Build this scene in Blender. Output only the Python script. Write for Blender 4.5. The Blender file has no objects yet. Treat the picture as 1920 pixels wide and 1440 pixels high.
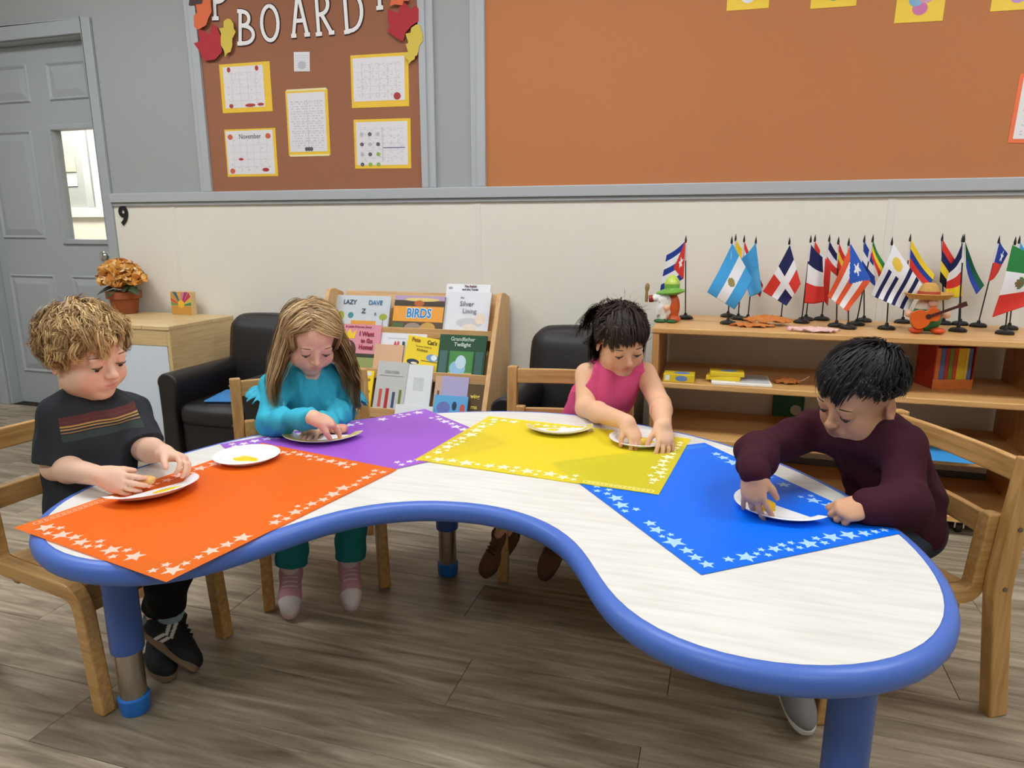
import bpy, bmesh, math, random
import numpy as np
from mathutils import Vector, Matrix, Euler

# ------------------------------------------------------------------ camera, light, exposure
FPX = 1300.0; PITCH = math.radians(12.6); YAW = math.radians(16.9); CAMZ = 1.06; YW = 3.09
SC = bpy.context.scene
COL = SC.collection
_fw = Vector((-math.sin(YAW) * math.cos(PITCH), math.cos(YAW) * math.cos(PITCH), -math.sin(PITCH)))
_rt = Vector((math.cos(YAW), math.sin(YAW), 0.0))
_up = _rt.cross(_fw)
_c = bpy.data.cameras.new('camera'); cam = bpy.data.objects.new('camera', _c); COL.objects.link(cam)
_c.sensor_width = 36.0; _c.lens = 36.0 * FPX / 1920.0; _c.clip_start = 0.02; _c.clip_end = 60
_m = Matrix((( _rt.x, _up.x, -_fw.x, 0), (_rt.y, _up.y, -_fw.y, 0), (_rt.z, _up.z, -_fw.z, CAMZ), (0, 0, 0, 1)))
cam.matrix_world = _m
SC.camera = cam
SC.view_settings.view_transform = 'Standard'; SC.view_settings.look = 'None'
SC.view_settings.gamma = 1.0; SC.view_settings.use_curve_mapping = False
SC.view_settings.exposure = 0.0
W = bpy.data.worlds.new('world'); SC.world = W; W.use_nodes = True
W.node_tree.nodes['Background'].inputs[0].default_value = (0.8, 0.85, 0.9, 1)
W.node_tree.nodes['Background'].inputs[1].default_value = 0.15
CEIL = 2.75
# (x, y) of the ceiling troffers of the classroom, and their radiance
LAMPS = [(-3.0, 1.60), (-0.75, 1.60), (1.5, 1.60), (-3.0, -0.9), (-0.75, -0.9), (1.5, -0.9)]
LAMP_E = 15.5
RX0, RX1, RY0 = -4.9, 2.9, -4.2

def _ray(x, y): return _fw + _rt * ((x - 960) / FPX) - _up * ((y - 720) / FPX)
def oz(x, y, z=0.0):
    d = _ray(x, y); t = (z - CAMZ) / d.z; return Vector((d.x * t, d.y * t, z))
def oy(x, y, Y=YW):
    d = _ray(x, y); t = Y / d.y; return Vector((d.x * t, Y, CAMZ + d.z * t))
def hr(x, y, R):
    d = _ray(x, y); t = R / math.hypot(d.x, d.y); return Vector((d.x * t, d.y * t, CAMZ + d.z * t))

# ------------------------------------------------------------------ materials
def lin(c):
    c = c / 255.0
    return c / 12.92 if c <= 0.04045 else ((c + 0.055) / 1.055) ** 2.4
def rgb(r, g, b): return (lin(r), lin(g), lin(b), 1.0)
_MC = {}
def nodes(m):
    m.use_nodes = True
    return m.node_tree, m.node_tree.nodes, m.node_tree.links
def M(name, col, rough=0.55, var=0.06, scale=30.0, bump=0.0, bscale=None, metal=0.0, spec=0.4, coat=0.0, sheen=0.0, stretch=None):
    """plain surface: a colour with a little noise in it, optional relief"""
    if name in _MC: return _MC[name]
    m = bpy.data.materials.new(name); nt, N, L = nodes(m)
    b = N['Principled BSDF']
    b.inputs['Roughness'].default_value = rough; b.inputs['Metallic'].default_value = metal
    b.inputs['Specular IOR Level'].default_value = spec
    b.inputs['Coat Weight'].default_value = coat; b.inputs['Sheen Weight'].default_value = sheen
    tc = N.new('ShaderNodeTexCoord'); mp = N.new('ShaderNodeMapping')
    L.new(tc.outputs['Object'], mp.inputs[0])
    if stretch: mp.inputs['Scale'].default_value = stretch
    n = N.new('ShaderNodeTexNoise'); n.inputs['Scale'].default_value = scale; n.inputs['Detail'].default_value = 4
    L.new(mp.outputs[0], n.inputs['Vector'])
    mx = N.new('ShaderNodeMix'); mx.data_type = 'RGBA'
    c = Vector(col[:3])
    mx.inputs['A'].default_value = (*(c * (1 - var)), 1); mx.inputs['B'].default_value = (*(c * (1 + var)), 1)
    L.new(n.outputs['Fac'], mx.inputs['Factor']); L.new(mx.outputs['Result'], b.inputs['Base Color'])
    if bump:
        n2 = N.new('ShaderNodeTexNoise'); n2.inputs['Scale'].default_value = bscale or scale * 4
        n2.inputs['Detail'].default_value = 3
        L.new(mp.outputs[0], n2.inputs['Vector'])
        bp = N.new('ShaderNodeBump'); bp.inputs['Strength'].default_value = bump; bp.inputs['Distance'].default_value = 0.01
        L.new(n2.outputs['Fac'], bp.inputs['Height']); L.new(bp.outputs[0], b.inputs['Normal'])
    _MC[name] = m
    return m
def Mwood(name, c1, c2, axis='x', rough=0.45, scale=1.0, coat=0.15):
    """grained wood: stretched noise bands"""
    if name in _MC: return _MC[name]
    m = bpy.data.materials.new(name); nt, N, L = nodes(m); b = N['Principled BSDF']
    b.inputs['Roughness'].default_value = rough; b.inputs['Coat Weight'].default_value = coat; b.inputs['Coat Roughness'].default_value = 0.3
    tc = N.new('ShaderNodeTexCoord'); mp = N.new('ShaderNodeMapping')
    s = {'x': (2, 34, 34), 'y': (34, 2, 34), 'z': (34, 34, 2)}[axis]
    mp.inputs['Scale'].default_value = [k * scale for k in s]
    L.new(tc.outputs['Object'], mp.inputs[0])
    n = N.new('ShaderNodeTexNoise'); n.inputs['Scale'].default_value = 2.2; n.inputs['Detail'].default_value = 6; n.inputs['Distortion'].default_value = 0.6
    L.new(mp.outputs[0], n.inputs['Vector'])
    cr = N.new('ShaderNodeValToRGB'); cr.color_ramp.elements[0].position = 0.32; cr.color_ramp.elements[1].position = 0.72
    cr.color_ramp.elements[0].color = c1; cr.color_ramp.elements[1].color = c2
    L.new(n.outputs['Fac'], cr.inputs[0]); L.new(cr.outputs[0], b.inputs['Base Color'])
    _MC[name] = m
    return m
def Memit(name, col, e):
    m = bpy.data.materials.new(name); nt, N, L = nodes(m)
    N.remove(N['Principled BSDF']); em = N.new('ShaderNodeEmission')
    em.inputs[0].default_value = col; em.inputs[1].default_value = e
    L.new(em.outputs[0], N['Material Output'].inputs[0])
    return m
def Mvc(name, rough=0.5, sss=0.0, spec=0.4, sheen=0.0, bump=0.0, bscale=400.0, radius=(0.010, 0.004, 0.002), var=0.05):
    """surface whose own colour comes from the mesh's Col attribute"""
    if name in _MC: return _MC[name]
    m = bpy.data.materials.new(name); nt, N, L = nodes(m); b = N['Principled BSDF']
    a = N.new('ShaderNodeAttribute'); a.attribute_name = 'Col'
    tc = N.new('ShaderNodeTexCoord'); n = N.new('ShaderNodeTexNoise'); n.inputs['Scale'].default_value = 90; n.inputs['Detail'].default_value = 3
    L.new(tc.outputs['Object'], n.inputs['Vector'])
    hs = N.new('ShaderNodeHueSaturation'); mr = N.new('ShaderNodeMapRange')
    mr.inputs['To Min'].default_value = 1 - var; mr.inputs['To Max'].default_value = 1 + var
    L.new(n.outputs['Fac'], mr.inputs['Value']); L.new(mr.outputs[0], hs.inputs['Value']); L.new(a.outputs['Color'], hs.inputs['Color'])
    L.new(hs.outputs[0], b.inputs['Base Color'])
    b.inputs['Roughness'].default_value = rough; b.inputs['Specular IOR Level'].default_value = spec; b.inputs['Sheen Weight'].default_value = sheen
    if sss:
        b.inputs['Subsurface Weight'].default_value = sss; b.inputs['Subsurface Radius'].default_value = radius; b.inputs['Subsurface Scale'].default_value = 0.6
    if bump:
        n2 = N.new('ShaderNodeTexNoise'); n2.inputs['Scale'].default_value = bscale; L.new(tc.outputs['Object'], n2.inputs['Vector'])
        bp = N.new('ShaderNodeBump'); bp.inputs['Strength'].default_value = bump; bp.inputs['Distance'].default_value = 0.002
        L.new(n2.outputs['Fac'], bp.inputs['Height']); L.new(bp.outputs[0], b.inputs['Normal'])
    _MC[name] = m
    return m

# ------------------------------------------------------------------ mesh helpers
class MB:
    """collects shapes and links them as ONE mesh object"""
    def __init__(s): s.v = []; s.f = []; s.mi = []; s.cm = 0
    def add(s, vs, fs):
        o = len(s.v); s.v += [tuple(p) for p in vs]; s.f += [tuple(i + o for i in f) for f in fs]; s.mi += [s.cm] * len(fs); return s
    def box(s, x0, x1, y0, y1, z0, z1, M_=None):
        vs = [Vector(p) for p in ((x0, y0, z0), (x1, y0, z0), (x1, y1, z0), (x0, y1, z0), (x0, y0, z1), (x1, y0, z1), (x1, y1, z1), (x0, y1, z1))]
        if M_ is not None: vs = [M_ @ p for p in vs]
        return s.add(vs, [(0, 3, 2, 1), (4, 5, 6, 7), (0, 1, 5, 4), (1, 2, 6, 5), (2, 3, 7, 6), (3, 0, 4, 7)])
    def prism(s, pts, a, b, plane='xy', M_=None):
        """closed 2d outline pushed from a to b along the third axis"""
        n = len(pts); vs = []
        for h in (a, b):
            for p in pts:
                q = {'xy': (p[0], p[1], h), 'xz': (p[0], h, p[1]), 'yz': (h, p[0], p[1])}[plane]
                vs.append(M_ @ Vector(q) if M_ is not None else q)
        fs = [tuple(range(n))[::-1], tuple(range(n, 2 * n))] + [(i, (i + 1) % n, n + (i + 1) % n, n + i) for i in range(n)]
        return s.add(vs, fs)
    def tube(s, path, rad, n=10, cap=True, sq=None):
        """round tube along points; rad a number or a list"""
        path = [Vector(p) for p in path]; m = len(path)
        rr = rad if isinstance(rad, (list, tuple)) else [rad] * m
        vs = []; fs = []; ref = None
        for i, p in enumerate(path):
            t = (path[min(i + 1, m - 1)] - path[max(i - 1, 0)])
            t = t.normalized() if t.length > 1e-9 else Vector((0, 0, 1))
            if ref is None: ref = t.orthogonal().normalized()
            u = (ref - t * ref.dot(t)); u = u.normalized() if u.length > 1e-6 else t.orthogonal().normalized()
            ref = u; w = t.cross(u)
            for k in range(n):
                a = 2 * math.pi * k / n; vs.append(p + (u * math.cos(a) + w * math.sin(a)) * rr[i])
        for i in range(m - 1):
            for k in range(n):
                k2 = (k + 1) % n; fs.append((i * n + k, i * n + k2, (i + 1) * n + k2, (i + 1) * n + k))
        if cap: fs += [tuple(range(n))[::-1], tuple(range((m - 1) * n, m * n))]
        return s.add(vs, fs)
    def lathe(s, prof, n=32, c=(0, 0, 0), a0=0.0, a1=2 * math.pi, M_=None):
        """profile of (radius, z) turned about z"""
        full = abs(a1 - a0 - 2 * math.pi) < 1e-6; m = n if full else n + 1; vs = []; fs = []
        for (r_, z_) in prof:
            for k in range(m):
                a = a0 + (a1 - a0) * k / n; q = Vector((c[0] + r_ * math.cos(a), c[1] + r_ * math.sin(a), c[2] + z_))
                vs.append(M_ @ q if M_ is not None else q)
        for i in range(len(prof) - 1):
            for k in range(n if full else n):
                k2 = (k + 1) % m
                if not full and k == n: continue
                fs.append((i * m + k, i * m + k2, (i + 1) * m + k2, (i + 1) * m + k))
        return s.add(vs, fs)
    def ball(s, c, r_, n=12, M_=None, sc=(1, 1, 1)):
        prof = [(r_ * math.sin(math.pi * i / n), -r_ * math.cos(math.pi * i / n)) for i in range(n + 1)]
        prof[0] = (r_ * 0.02, -r_); prof[-1] = (r_ * 0.02, r_)
        T = Matrix.Translation(Vector(c)) @ Matrix.Diagonal((*sc, 1))
        if M_ is not None: T = M_ @ T
        return s.lathe(prof, max(8, n + 4), (0, 0, 0), M_=T)
    def build(s, name, mat, parent=None, smooth=False, bevel=0.0, seg=2):
        me = bpy.data.meshes.new(name); me.from_pydata(s.v, [], s.f)
        mats = mat if isinstance(mat, (list, tuple)) else [mat]
        for m in mats: me.materials.append(m)
        if len(mats) > 1: me.polygons.foreach_set('material_index', s.mi)
        bm = bmesh.new(); bm.from_mesh(me); bmesh.ops.remove_doubles(bm, verts=bm.verts, dist=1e-6)
        bmesh.ops.recalc_face_normals(bm, faces=bm.faces); bm.to_mesh(me); bm.free()
        if smooth:
            me.polygons.foreach_set('use_smooth', [True] * len(me.polygons))
            if smooth != 'all': me.set_sharp_from_angle(angle=math.radians(40))
        me.update()
        o = bpy.data.objects.new(name, me); COL.objects.link(o)
        if parent is not None: o.parent = parent
        if bevel:
            md = o.modifiers.new('bevel', 'BEVEL'); md.width = bevel; md.segments = seg; md.limit_method = 'ANGLE'; md.angle_limit = math.radians(40)
            md.harden_normals = False
        return o
def tag(o, label, cat, group=None):
    o['label'] = label; o['category'] = cat
    if group: o['group'] = group
    return o
def thing(name, label, cat, loc=(0, 0, 0), rotz=0.0, group=None, rot=None):
    o = bpy.data.objects.new(name, None); COL.objects.link(o); o.empty_display_size = 0.05
    o.location = loc; o.rotation_euler = rot if rot else (0, 0, rotz)
    return tag(o, label, cat, group)
def struct(o): o['kind'] = 'structure'; return o
def link_mesh(name, me, parent=None, loc=(0, 0, 0), rot=(0, 0, 0)):
    o = bpy.data.objects.new(name, me); COL.objects.link(o); o.parent = parent; o.location = loc; o.rotation_euler = rot
    return o
_txtc = {}
def text_mesh(s, size, depth=0.0004, bold=0.0, xs=1.0):
    """flat lettering in Blender's own font as mesh data, centred, in the xz plane facing -y"""
    cu = bpy.data.curves.new('lettering', 'FONT'); cu.body = s; cu.size = size; cu.align_x = 'CENTER'; cu.align_y = 'CENTER'
    cu.extrude = depth; cu.offset = bold; cu.resolution_u = 3
    t = bpy.data.objects.new('lettering', cu); COL.objects.link(t)
    bpy.context.view_layer.update()
    me = bpy.data.meshes.new_from_object(t); bpy.data.objects.remove(t); bpy.data.curves.remove(cu)
    me.transform(Matrix.Rotation(math.pi / 2, 4, 'X') @ Matrix.Diagonal((xs, 1, 1, 1)))
    return me
def lettering(s, size, mat, parent, loc, bold=0.0, xs=1.0, rot=(0, 0, 0), name='lettering', depth=0.0004):
    me = text_mesh(s, size, depth, bold, xs); me.materials.clear(); me.materials.append(mat)
    return link_mesh(name, me, parent, loc, rot)
def smooth_closed(pts, n=8):
    """Catmull-Rom through closed 2d points"""
    out = []; m = len(pts)
    for i in range(m):
        p0, p1, p2, p3 = [Vector(pts[(i + k) % m][:2]) for k in (-1, 0, 1, 2)]
        for j in range(n):
            t = j / n
            out.append(0.5 * ((2 * p1) + (p2 - p0) * t + (2 * p0 - 5 * p1 + 4 * p2 - p3) * t * t + (3 * p1 - p0 - 3 * p2 + p3) * t ** 3))
    return out
RND = random.Random(7)
# ------------------------------------------------------------------ the setting
m_wall = M('wall_grey_paint', rgb(163, 166, 166), 0.6, 0.02, 60, 0.15, 300)
m_trim = M('trim_grey_paint', rgb(178, 182, 186), 0.4, 0.015, 40)
m_door = M('door_grey_paint', rgb(168, 173, 177), 0.42, 0.02, 40, 0.05, 200)
m_cream = M('cream_wainscot', rgb(232, 228, 216), 0.45, 0.02, 25, 0.12, 260)
m_strip = M('white_plastic_strip', rgb(228, 226, 218), 0.35, 0.01)
m_ceil = M('ceiling_tile', rgb(226, 226, 222), 0.8, 0.03, 90, 0.2)
m_base = M('rubber_base', rgb(104, 110, 118), 0.5, 0.05)
m_side = M('side_wall_paint', rgb(205, 203, 196), 0.6, 0.02)
m_fixture = M('fixture_white', rgb(235, 235, 235), 0.4, 0.01)
m_glow = Memit('troffer_diffuser', (0.95, 0.98, 1.0, 1), LAMP_E)
m_glow2 = Memit('troffer_diffuser_dimmed', (0.95, 0.98, 1.0, 1), LAMP_E * 0.75)

def mplank():
    m = bpy.data.materials.new('vinyl_plank'); nt, N, L = nodes(m); b = N['Principled BSDF']
    tc = N.new('ShaderNodeTexCoord'); oi = N.new('ShaderNodeObjectInfo'); va = N.new('ShaderNodeVectorMath'); va.operation = 'ADD'
    sc = N.new('ShaderNodeVectorMath'); sc.operation = 'SCALE'; sc.inputs['Scale'].default_value = 23.0
    cb = N.new('ShaderNodeCombineXYZ'); L.new(oi.outputs['Random'], cb.inputs[0]); L.new(oi.outputs['Random'], cb.inputs[1]); L.new(cb.outputs[0], sc.inputs[0])
    L.new(tc.outputs['Object'], va.inputs[0]); L.new(sc.outputs[0], va.inputs[1])
    mp = N.new('ShaderNodeMapping'); mp.inputs['Scale'].default_value = (1.6, 16, 1); L.new(va.outputs[0], mp.inputs[0])
    n = N.new('ShaderNodeTexNoise'); n.inputs['Scale'].default_value = 2.0; n.inputs['Detail'].default_value = 7; n.inputs['Roughness'].default_value = 0.62; n.inputs['Distortion'].default_value = 0.7
    L.new(mp.outputs[0], n.inputs['Vector'])
    cr = N.new('ShaderNodeValToRGB'); e = cr.color_ramp.elements
    e[0].position = 0.28; e[0].color = rgb(106, 93, 76); e[1].position = 0.8; e[1].color = rgb(200, 187, 166)
    k = cr.color_ramp.elements.new(0.5); k.color = rgb(154, 140, 119)
    L.new(n.outputs['Fac'], cr.inputs[0])
    hs = N.new('ShaderNodeHueSaturation'); mr = N.new('ShaderNodeMapRange'); mr.inputs['To Min'].default_value = 0.70; mr.inputs['To Max'].default_value = 1.18
    L.new(oi.outputs['Random'], mr.inputs['Value']); L.new(mr.outputs[0], hs.inputs['Value']); L.new(cr.outputs[0], hs.inputs['Color'])
    L.new(hs.outputs[0], b.inputs['Base Color']); b.inputs['Roughness'].default_value = 0.42; b.inputs['Specular IOR Level'].default_value = 0.35
    bp = N.new('ShaderNodeBump'); bp.inputs['Strength'].default_value = 0.12; bp.inputs['Distance'].default_value = 0.004
    L.new(n.outputs['Fac'], bp.inputs['Height']); L.new(bp.outputs[0], b.inputs['Normal'])
    return m
m_plank = mplank()
floor = struct(MB().box(RX0, RX1, RY0, YW, -0.08, -0.0035).build('floor', M('floor_joint', rgb(70, 62, 54), 0.8)))
PLW, PLL = 0.181, 1.22
_pm = MB().box(0.0006, PLL - 0.0006, 0.0006, PLW - 0.0006, -0.0035, 0.0).build('plank', m_plank, floor, bevel=0.0008, seg=1)
_first = True; row = 0; yy = YW - PLW
while yy > 0.1:
    xx = RX0 - RND.random() * PLL
    while xx < RX1:
        xr = xx
        if xr + PLL > RX0 - 0.3 and math.hypot(max(xr, min(0, xr + PLL)), yy) < 12 and xr > -6.3:
            if _first: p = _pm; _first = False
            else:
                p = _pm.copy(); COL.objects.link(p)
            p.location = (xr, yy, 0)
        xx += PLL
    yy -= PLW; row += 1
# back part of the floor, behind the camera, same planks past sight
MB().box(RX0, RX1, RY0, yy + PLW, -0.0035, -0.0003).build('plank', m_plank, floor)

# back wall with the door opening
DX0, DX1, DZ = -4.20, -3.245, 2.06
ZR0, ZR1 = 1.180, 1.246
wb = MB(); T = 0.14
wb.box(RX0, DX0, YW, YW + T, 0, CEIL).box(DX1, RX1, YW, YW + T, 0, CEIL).box(DX0, DX1, YW, YW + T, DZ, CEIL)
wall = struct(wb.build('wall_back', m_wall))
for x0, x1 in ((-3.195, -2.806), (-2.802, -1.102), (-1.098, 0.60), (0.604, 2.30), (2.304, RX1 - 0.005)):
    MB().box(x0, x1, YW - 0.006, YW, 0.0, ZR0 + 0.004).build('wainscot_panel', m_cream, wall)
for x in (-2.804, -1.10, 0.602, 2.302):
    MB().box(x - 0.013, x + 0.013, YW - 0.0085, YW - 0.004, 0.0, ZR0).build('panel_strip', m_strip, wall, bevel=0.0012)
bb = struct(MB().box(-3.195, RX1, YW - 0.016, YW - 0.005, 0, 0.10).build('baseboard_back', m_base, bevel=0.003))
rail = MB(); rail.box(-3.195, RX1, YW - 0.030, YW, ZR0 + 0.018, ZR1); rail.box(-3.195, RX1, YW - 0.018, YW, ZR0, ZR0 + 0.018)
struct(rail.build('trim_1', m_trim, bevel=0.004))
# vertical trims of the two boards (double stepped)
for i, (x0, x1, side) in enumerate(((-2.610, -2.534, 1), (-1.368, -1.300, -1), (-1.128, -1.056, 1))):
    t_ = MB(); t_.box(x0, x1, YW - 0.016, YW, ZR1, CEIL)
    if side > 0: t_.box(x0 + 0.030, x1, YW - 0.026, YW, ZR1, CEIL)
    else: t_.box(x0, x1 - 0.034, YW - 0.026, YW, ZR1, CEIL)
    struct(t_.build('trim_%d' % (i + 2), m_trim, bevel=0.004))
struct(MB().box(RX0 - 0.1, RX0, RY0, YW + T, 0, CEIL).build('wall_left', m_side))
struct(MB().box(RX1, RX1 + 0.1, RY0, YW + T, 0, CEIL).build('wall_right', m_side))
struct(MB().box(RX0, RX1, RY0 - 0.1, RY0, 0, CEIL).build('wall_front', m_side))
struct(MB().box(RX0, RX1, RY0, YW, CEIL, CEIL + 0.1).build('ceiling', m_ceil))
for i, (x, y) in enumerate(LAMPS):
    L_ = thing('ceiling_light', 'bright white ceiling light panel in the row nearer the boards' if y > 0 else 'dimmer white ceiling light panel in the row farther from the boards', 'ceiling light', (x, y, CEIL), 0, 'ceiling light panels')
    MB().box(-0.62, 0.62, -0.32, 0.32, -0.035, -0.0005).build('frame', m_fixture, L_, bevel=0.004)
    MB().box(-0.59, 0.59, -0.29, 0.29, -0.038, -0.0355).build('diffuser', m_glow if y > 0 else m_glow2, L_)

# door, casing, knob, glass
cs = MB(); cs.box(DX1 - 0.012, DX1 + 0.048, YW - 0.018, YW, 0, DZ + 0.06); cs.box(DX0 - 0.048, DX0 + 0.012, YW - 0.018, YW, 0, DZ + 0.06)
cs.box(DX0 + 0.012, DX1 - 0.012, YW - 0.018, YW, DZ - 0.012, DZ + 0.06)
cs.box(DX1 - 0.024, DX1, YW, YW + T, 0, DZ).box(DX0, DX0 + 0.024, YW, YW + T, 0, DZ).box(DX0 + 0.024, DX1 - 0.024, YW, YW + T, DZ - 0.02, DZ)
struct(cs.build('trim_5', m_door, bevel=0.004))
YD = YW + 0.062
lx0, lx1 = DX0 + 0.027, DX1 - 0.027
g0, g1 = oy(97, 243, YD), oy(200, 450, YD); gx0, gx1, gz0, gz1 = g0.x, lx1 - 0.035, g1.z, g0.z
d = MB(); d.box(lx0, gx0, YD, YD + 0.042, 0.006, DZ - 0.022); d.box(gx1, lx1, YD, YD + 0.042, 0.006, DZ - 0.022)
d.box(gx0, gx1, YD, YD + 0.042, 0.006, gz0); d.box(gx0, gx1, YD, YD + 0.042, gz1, DZ - 0.022)
door = struct(d.build('door_1', m_door))
def raised(x0, x1, z0, z1):
    b = MB(); y = YD
    ring = lambda i, yy: [(x0 + i, yy, z0 + i), (x1 - i, yy, z0 + i), (x1 - i, yy, z1 - i), (x0 + i, yy, z1 - i)]
    vs = ring(0, y - 0.0004) + ring(0.008, y - 0.010) + ring(0.020, y - 0.0015) + ring(0.055, y - 0.011)
    fs = [(i * 4 + k, i * 4 + (k + 1) % 4, i * 4 + 4 + (k + 1) % 4, i * 4 + 4 + k) for i in range(3) for k in range(4)] + [(12, 13, 14, 15)]
    b.add(vs, fs); b.build('door_panel', m_door, door)
pa = oy(85, 118, YD); pb = oy(158, 186, YD)
pl = oy(50, 125, YD)
raised(pa.x, lx1 - 0.06, pb.z, pa.z); raised(lx0 + 0.06, pl.x, pb.z, pa.z)
q0 = oy(40, 245, YD); q1 = oy(88, 448, YD); raised(lx0 + 0.06, q1.x, q1.z, q0.z)
q0 = oy(32, 514, YD); q1 = oy(105, 700, YD); q2 = oy(134, 516, YD)
raised(lx0 + 0.06, oy(103, 514, YD).x, q1.z, q0.z); raised(q2.x, lx1 - 0.06, q1.z, q0.z)
fr = MB(); k = 0.022
for (a, b, c_, e) in ((gx0 - k, gx0 + 0.004, gz0 - k, gz1 + k), (gx1 - 0.004, gx1 + k * 0.6, gz0 - k, gz1 + k), (gx0 + 0.004, gx1 - 0.004, gz0 - k, gz0 + 0.004), (gx0 + 0.004, gx1 - 0.004, gz1 - 0.004, gz1 + k)):
    fr.box(a, b, YD - 0.012, YD + 0.05, c_, e)
fr.build('window_frame', m_door, door, bevel=0.003)
def mglass():
    m = bpy.data.materials.new('door_glass'); nt, N, L = nodes(m); N.remove(N['Principled BSDF'])
    t = N.new('ShaderNodeBsdfTransparent'); g = N.new('ShaderNodeBsdfGlossy'); g.inputs['Roughness'].default_value = 0.02
    t.inputs[0].default_value = (0.97, 0.98, 0.97, 1)
    mx = N.new('ShaderNodeMixShader'); mx.inputs[0].default_value = 0.06
    L.new(t.outputs[0], mx.inputs[1]); L.new(g.outputs[0], mx.inputs[2]); L.new(mx.outputs[0], N['Material Output'].inputs[0]); return m
MB().box(gx0 + 0.004, gx1 - 0.004, YD + 0.018, YD + 0.023, gz0 + 0.004, gz1 - 0.004).build('window_pane', mglass(), door)
m_chrome = M('chrome', (0.72, 0.72, 0.73, 1), 0.16, 0.02, metal=1.0)
kp = oy(197, 481, YD - 0.04)
kb = MB(); Mk = Matrix.Translation(kp) @ Matrix.Rotation(math.pi / 2, 4, 'X')
kb.lathe([(0.001, -0.026), (0.030, -0.026), (0.032, -0.034), (0.012, -0.030), (0.011, -0.012), (0.022, -0.006), (0.029, 0.004), (0.026, 0.016), (0.014, 0.024), (0.001, 0.026)], 24, (0, 0, 0), M_=Mk)
kb.build('door_knob', m_chrome, door, smooth=True)
# the next room as seen through the door's glass
HX0, HX1, HY = -6.6, -2.2, 4.75
hw = MB(); hw.box(HX0, HX1, HY, HY + 0.1, 1.17, CEIL)
struct(hw.build('wall_corridor', m_wall))
struct(MB().box(HX0, HX1, HY - 0.006, HY + 0.1, 0, 1.17).build('wall_corridor_wainscot', m_cream))
struct(MB().box(HX0, HX1, HY - 0.03, HY, 1.155, 1.235).build('trim_6', m_strip, bevel=0.004))
struct(MB().box(HX0, HX1, YW + T, HY, -0.08, 0.0).build('floor_corridor', m_plank))
struct(MB().box(HX0, HX1, YW + T, HY, CEIL, CEIL + 0.1).build('ceiling_corridor', m_ceil))
struct(MB().box(HX0 - 0.1, HX0, YW + T, HY + 0.1, 0, CEIL).build('wall_corridor_left', m_side))
struct(MB().box(HX1, HX1 + 0.1, YW + T, HY + 0.1, 0, CEIL).build('wall_corridor_right', m_side))
e0 = oy(158, 300, HY); e1 = oy(176, 300, HY)
struct(MB().box(e0.x, e1.x - 0.03, HY - 0.03, HY, 1.235, 2.4).build('trim_7', m_trim, bevel=0.004))
struct(MB().box(e1.x - 0.02, e1.x + 0.25, HY - 0.02, HY, 1.235, 2.4).build('trim_8', m_strip, bevel=0.004))
c1 = thing('ceiling_light', 'white recessed ceiling light panel in the corridor beyond the door', 'ceiling light', (-4.9, 4.0, CEIL), 0, 'ceiling light panels')
MB().box(-0.62, 0.62, -0.32, 0.32, -0.035, -0.0005).build('frame', m_fixture, c1, bevel=0.004)
MB().box(-0.59, 0.59, -0.29, 0.29, -0.038, -0.0355).build('diffuser', Memit('corridor_diffuser', (1.0, 0.95, 0.85, 1), 55.0), c1)
pc = oy(129, 308, HY - 0.004)
o = MB().box(-0.070, 0.070, -0.003, 0.0, -0.060, 0.060).build('notice', M('pale_yellow_paper', rgb(240, 226, 170), 0.6)); o.location = pc; tag(o, 'pale yellow notice on the corridor wall behind the door glass', 'notice')
pc = oy(133, 339, HY - 0.004)
o = MB().box(-0.070, 0.070, -0.003, 0.0, -0.044, 0.044).build('notice', M('white_paper', rgb(240, 238, 232), 0.6)); o.location = pc; tag(o, 'white notice below a yellow one behind the door glass', 'notice')

# boards of the wall
m_boardl = M('brown_board_paper', rgb(156, 102, 74), 0.75, 0.03, 120, 0.12, 500)
m_boardr = M('tan_board_paper', rgb(190, 122, 76), 0.75, 0.03, 120, 0.12, 500)
o = MB().box(-2.5335, -1.3685, YW - 0.012, YW - 0.0003, ZR1 + 0.0005, CEIL - 0.15).build('bulletin_board', m_boardl); tag(o, 'brown paper bulletin board with schedules and white letters pinned on it', 'bulletin board')
BLY = YW - 0.012
o = MB().box(-1.0555, RX1 - 0.05, YW - 0.012, YW - 0.0003, ZR1 + 0.0005, CEIL - 0.15).build('bulletin_board', m_boardr); tag(o, 'wide tan bulletin board, mostly bare, above the flag shelf', 'bulletin board')
# ------------------------------------------------------------------ kidney table
TZ = 0.4965
_px = [(66,1000),(71,972),(93,951),(163,913),(231,887),(282,871),(342,851),(413,831),(498,812),(560,802),(642,791.6),(716,782),(770,777),(836,773.5),(935,771),(1051,774.5),(1110,782),(1200,797),(1300,817),(1388,843),(1447,863.6),(1519,893.5),(1590,931),(1657,977),(1693,1003),(1736,1046),(1770,1095),(1786,1135),(1788,1162),(1770,1196),(1732,1226),(1680,1247),(1605,1260),(1530,1258),(1455,1250.6),(1380,1241),(1290,1218),(1220,1185),(1160,1145),(1133,1113.5),(1121,1084),(1117,1063),(1108,1038),(1085,1010),(1044,980.6),(991,960),(943.6,946.6),(883,938.5),(802.6,935.7),(718,939),(645.5,950.6),(581,969),(500,999),(400,1035),(300,1060),(182,1059),(118,1046),(80,1029),(66,1013)]
def resample(pts, n):
    P = [Vector(p[:2]) for p in pts]; P.append(P[0]); d = [0]
    for a, b in zip(P, P[1:]): d.append(d[-1] + (b - a).length)
    out = []; j = 0
    for i in range(n):
        t = d[-1] * i / n
        while d[j + 1] < t: j += 1
        out.append(P[j].lerp(P[j + 1], (t - d[j]) / (d[j + 1] - d[j])))
    return out
_raw = [oz(x, y, TZ) for x, y in _px]
OUT = resample(smooth_closed(_raw, 6), 150)
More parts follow.
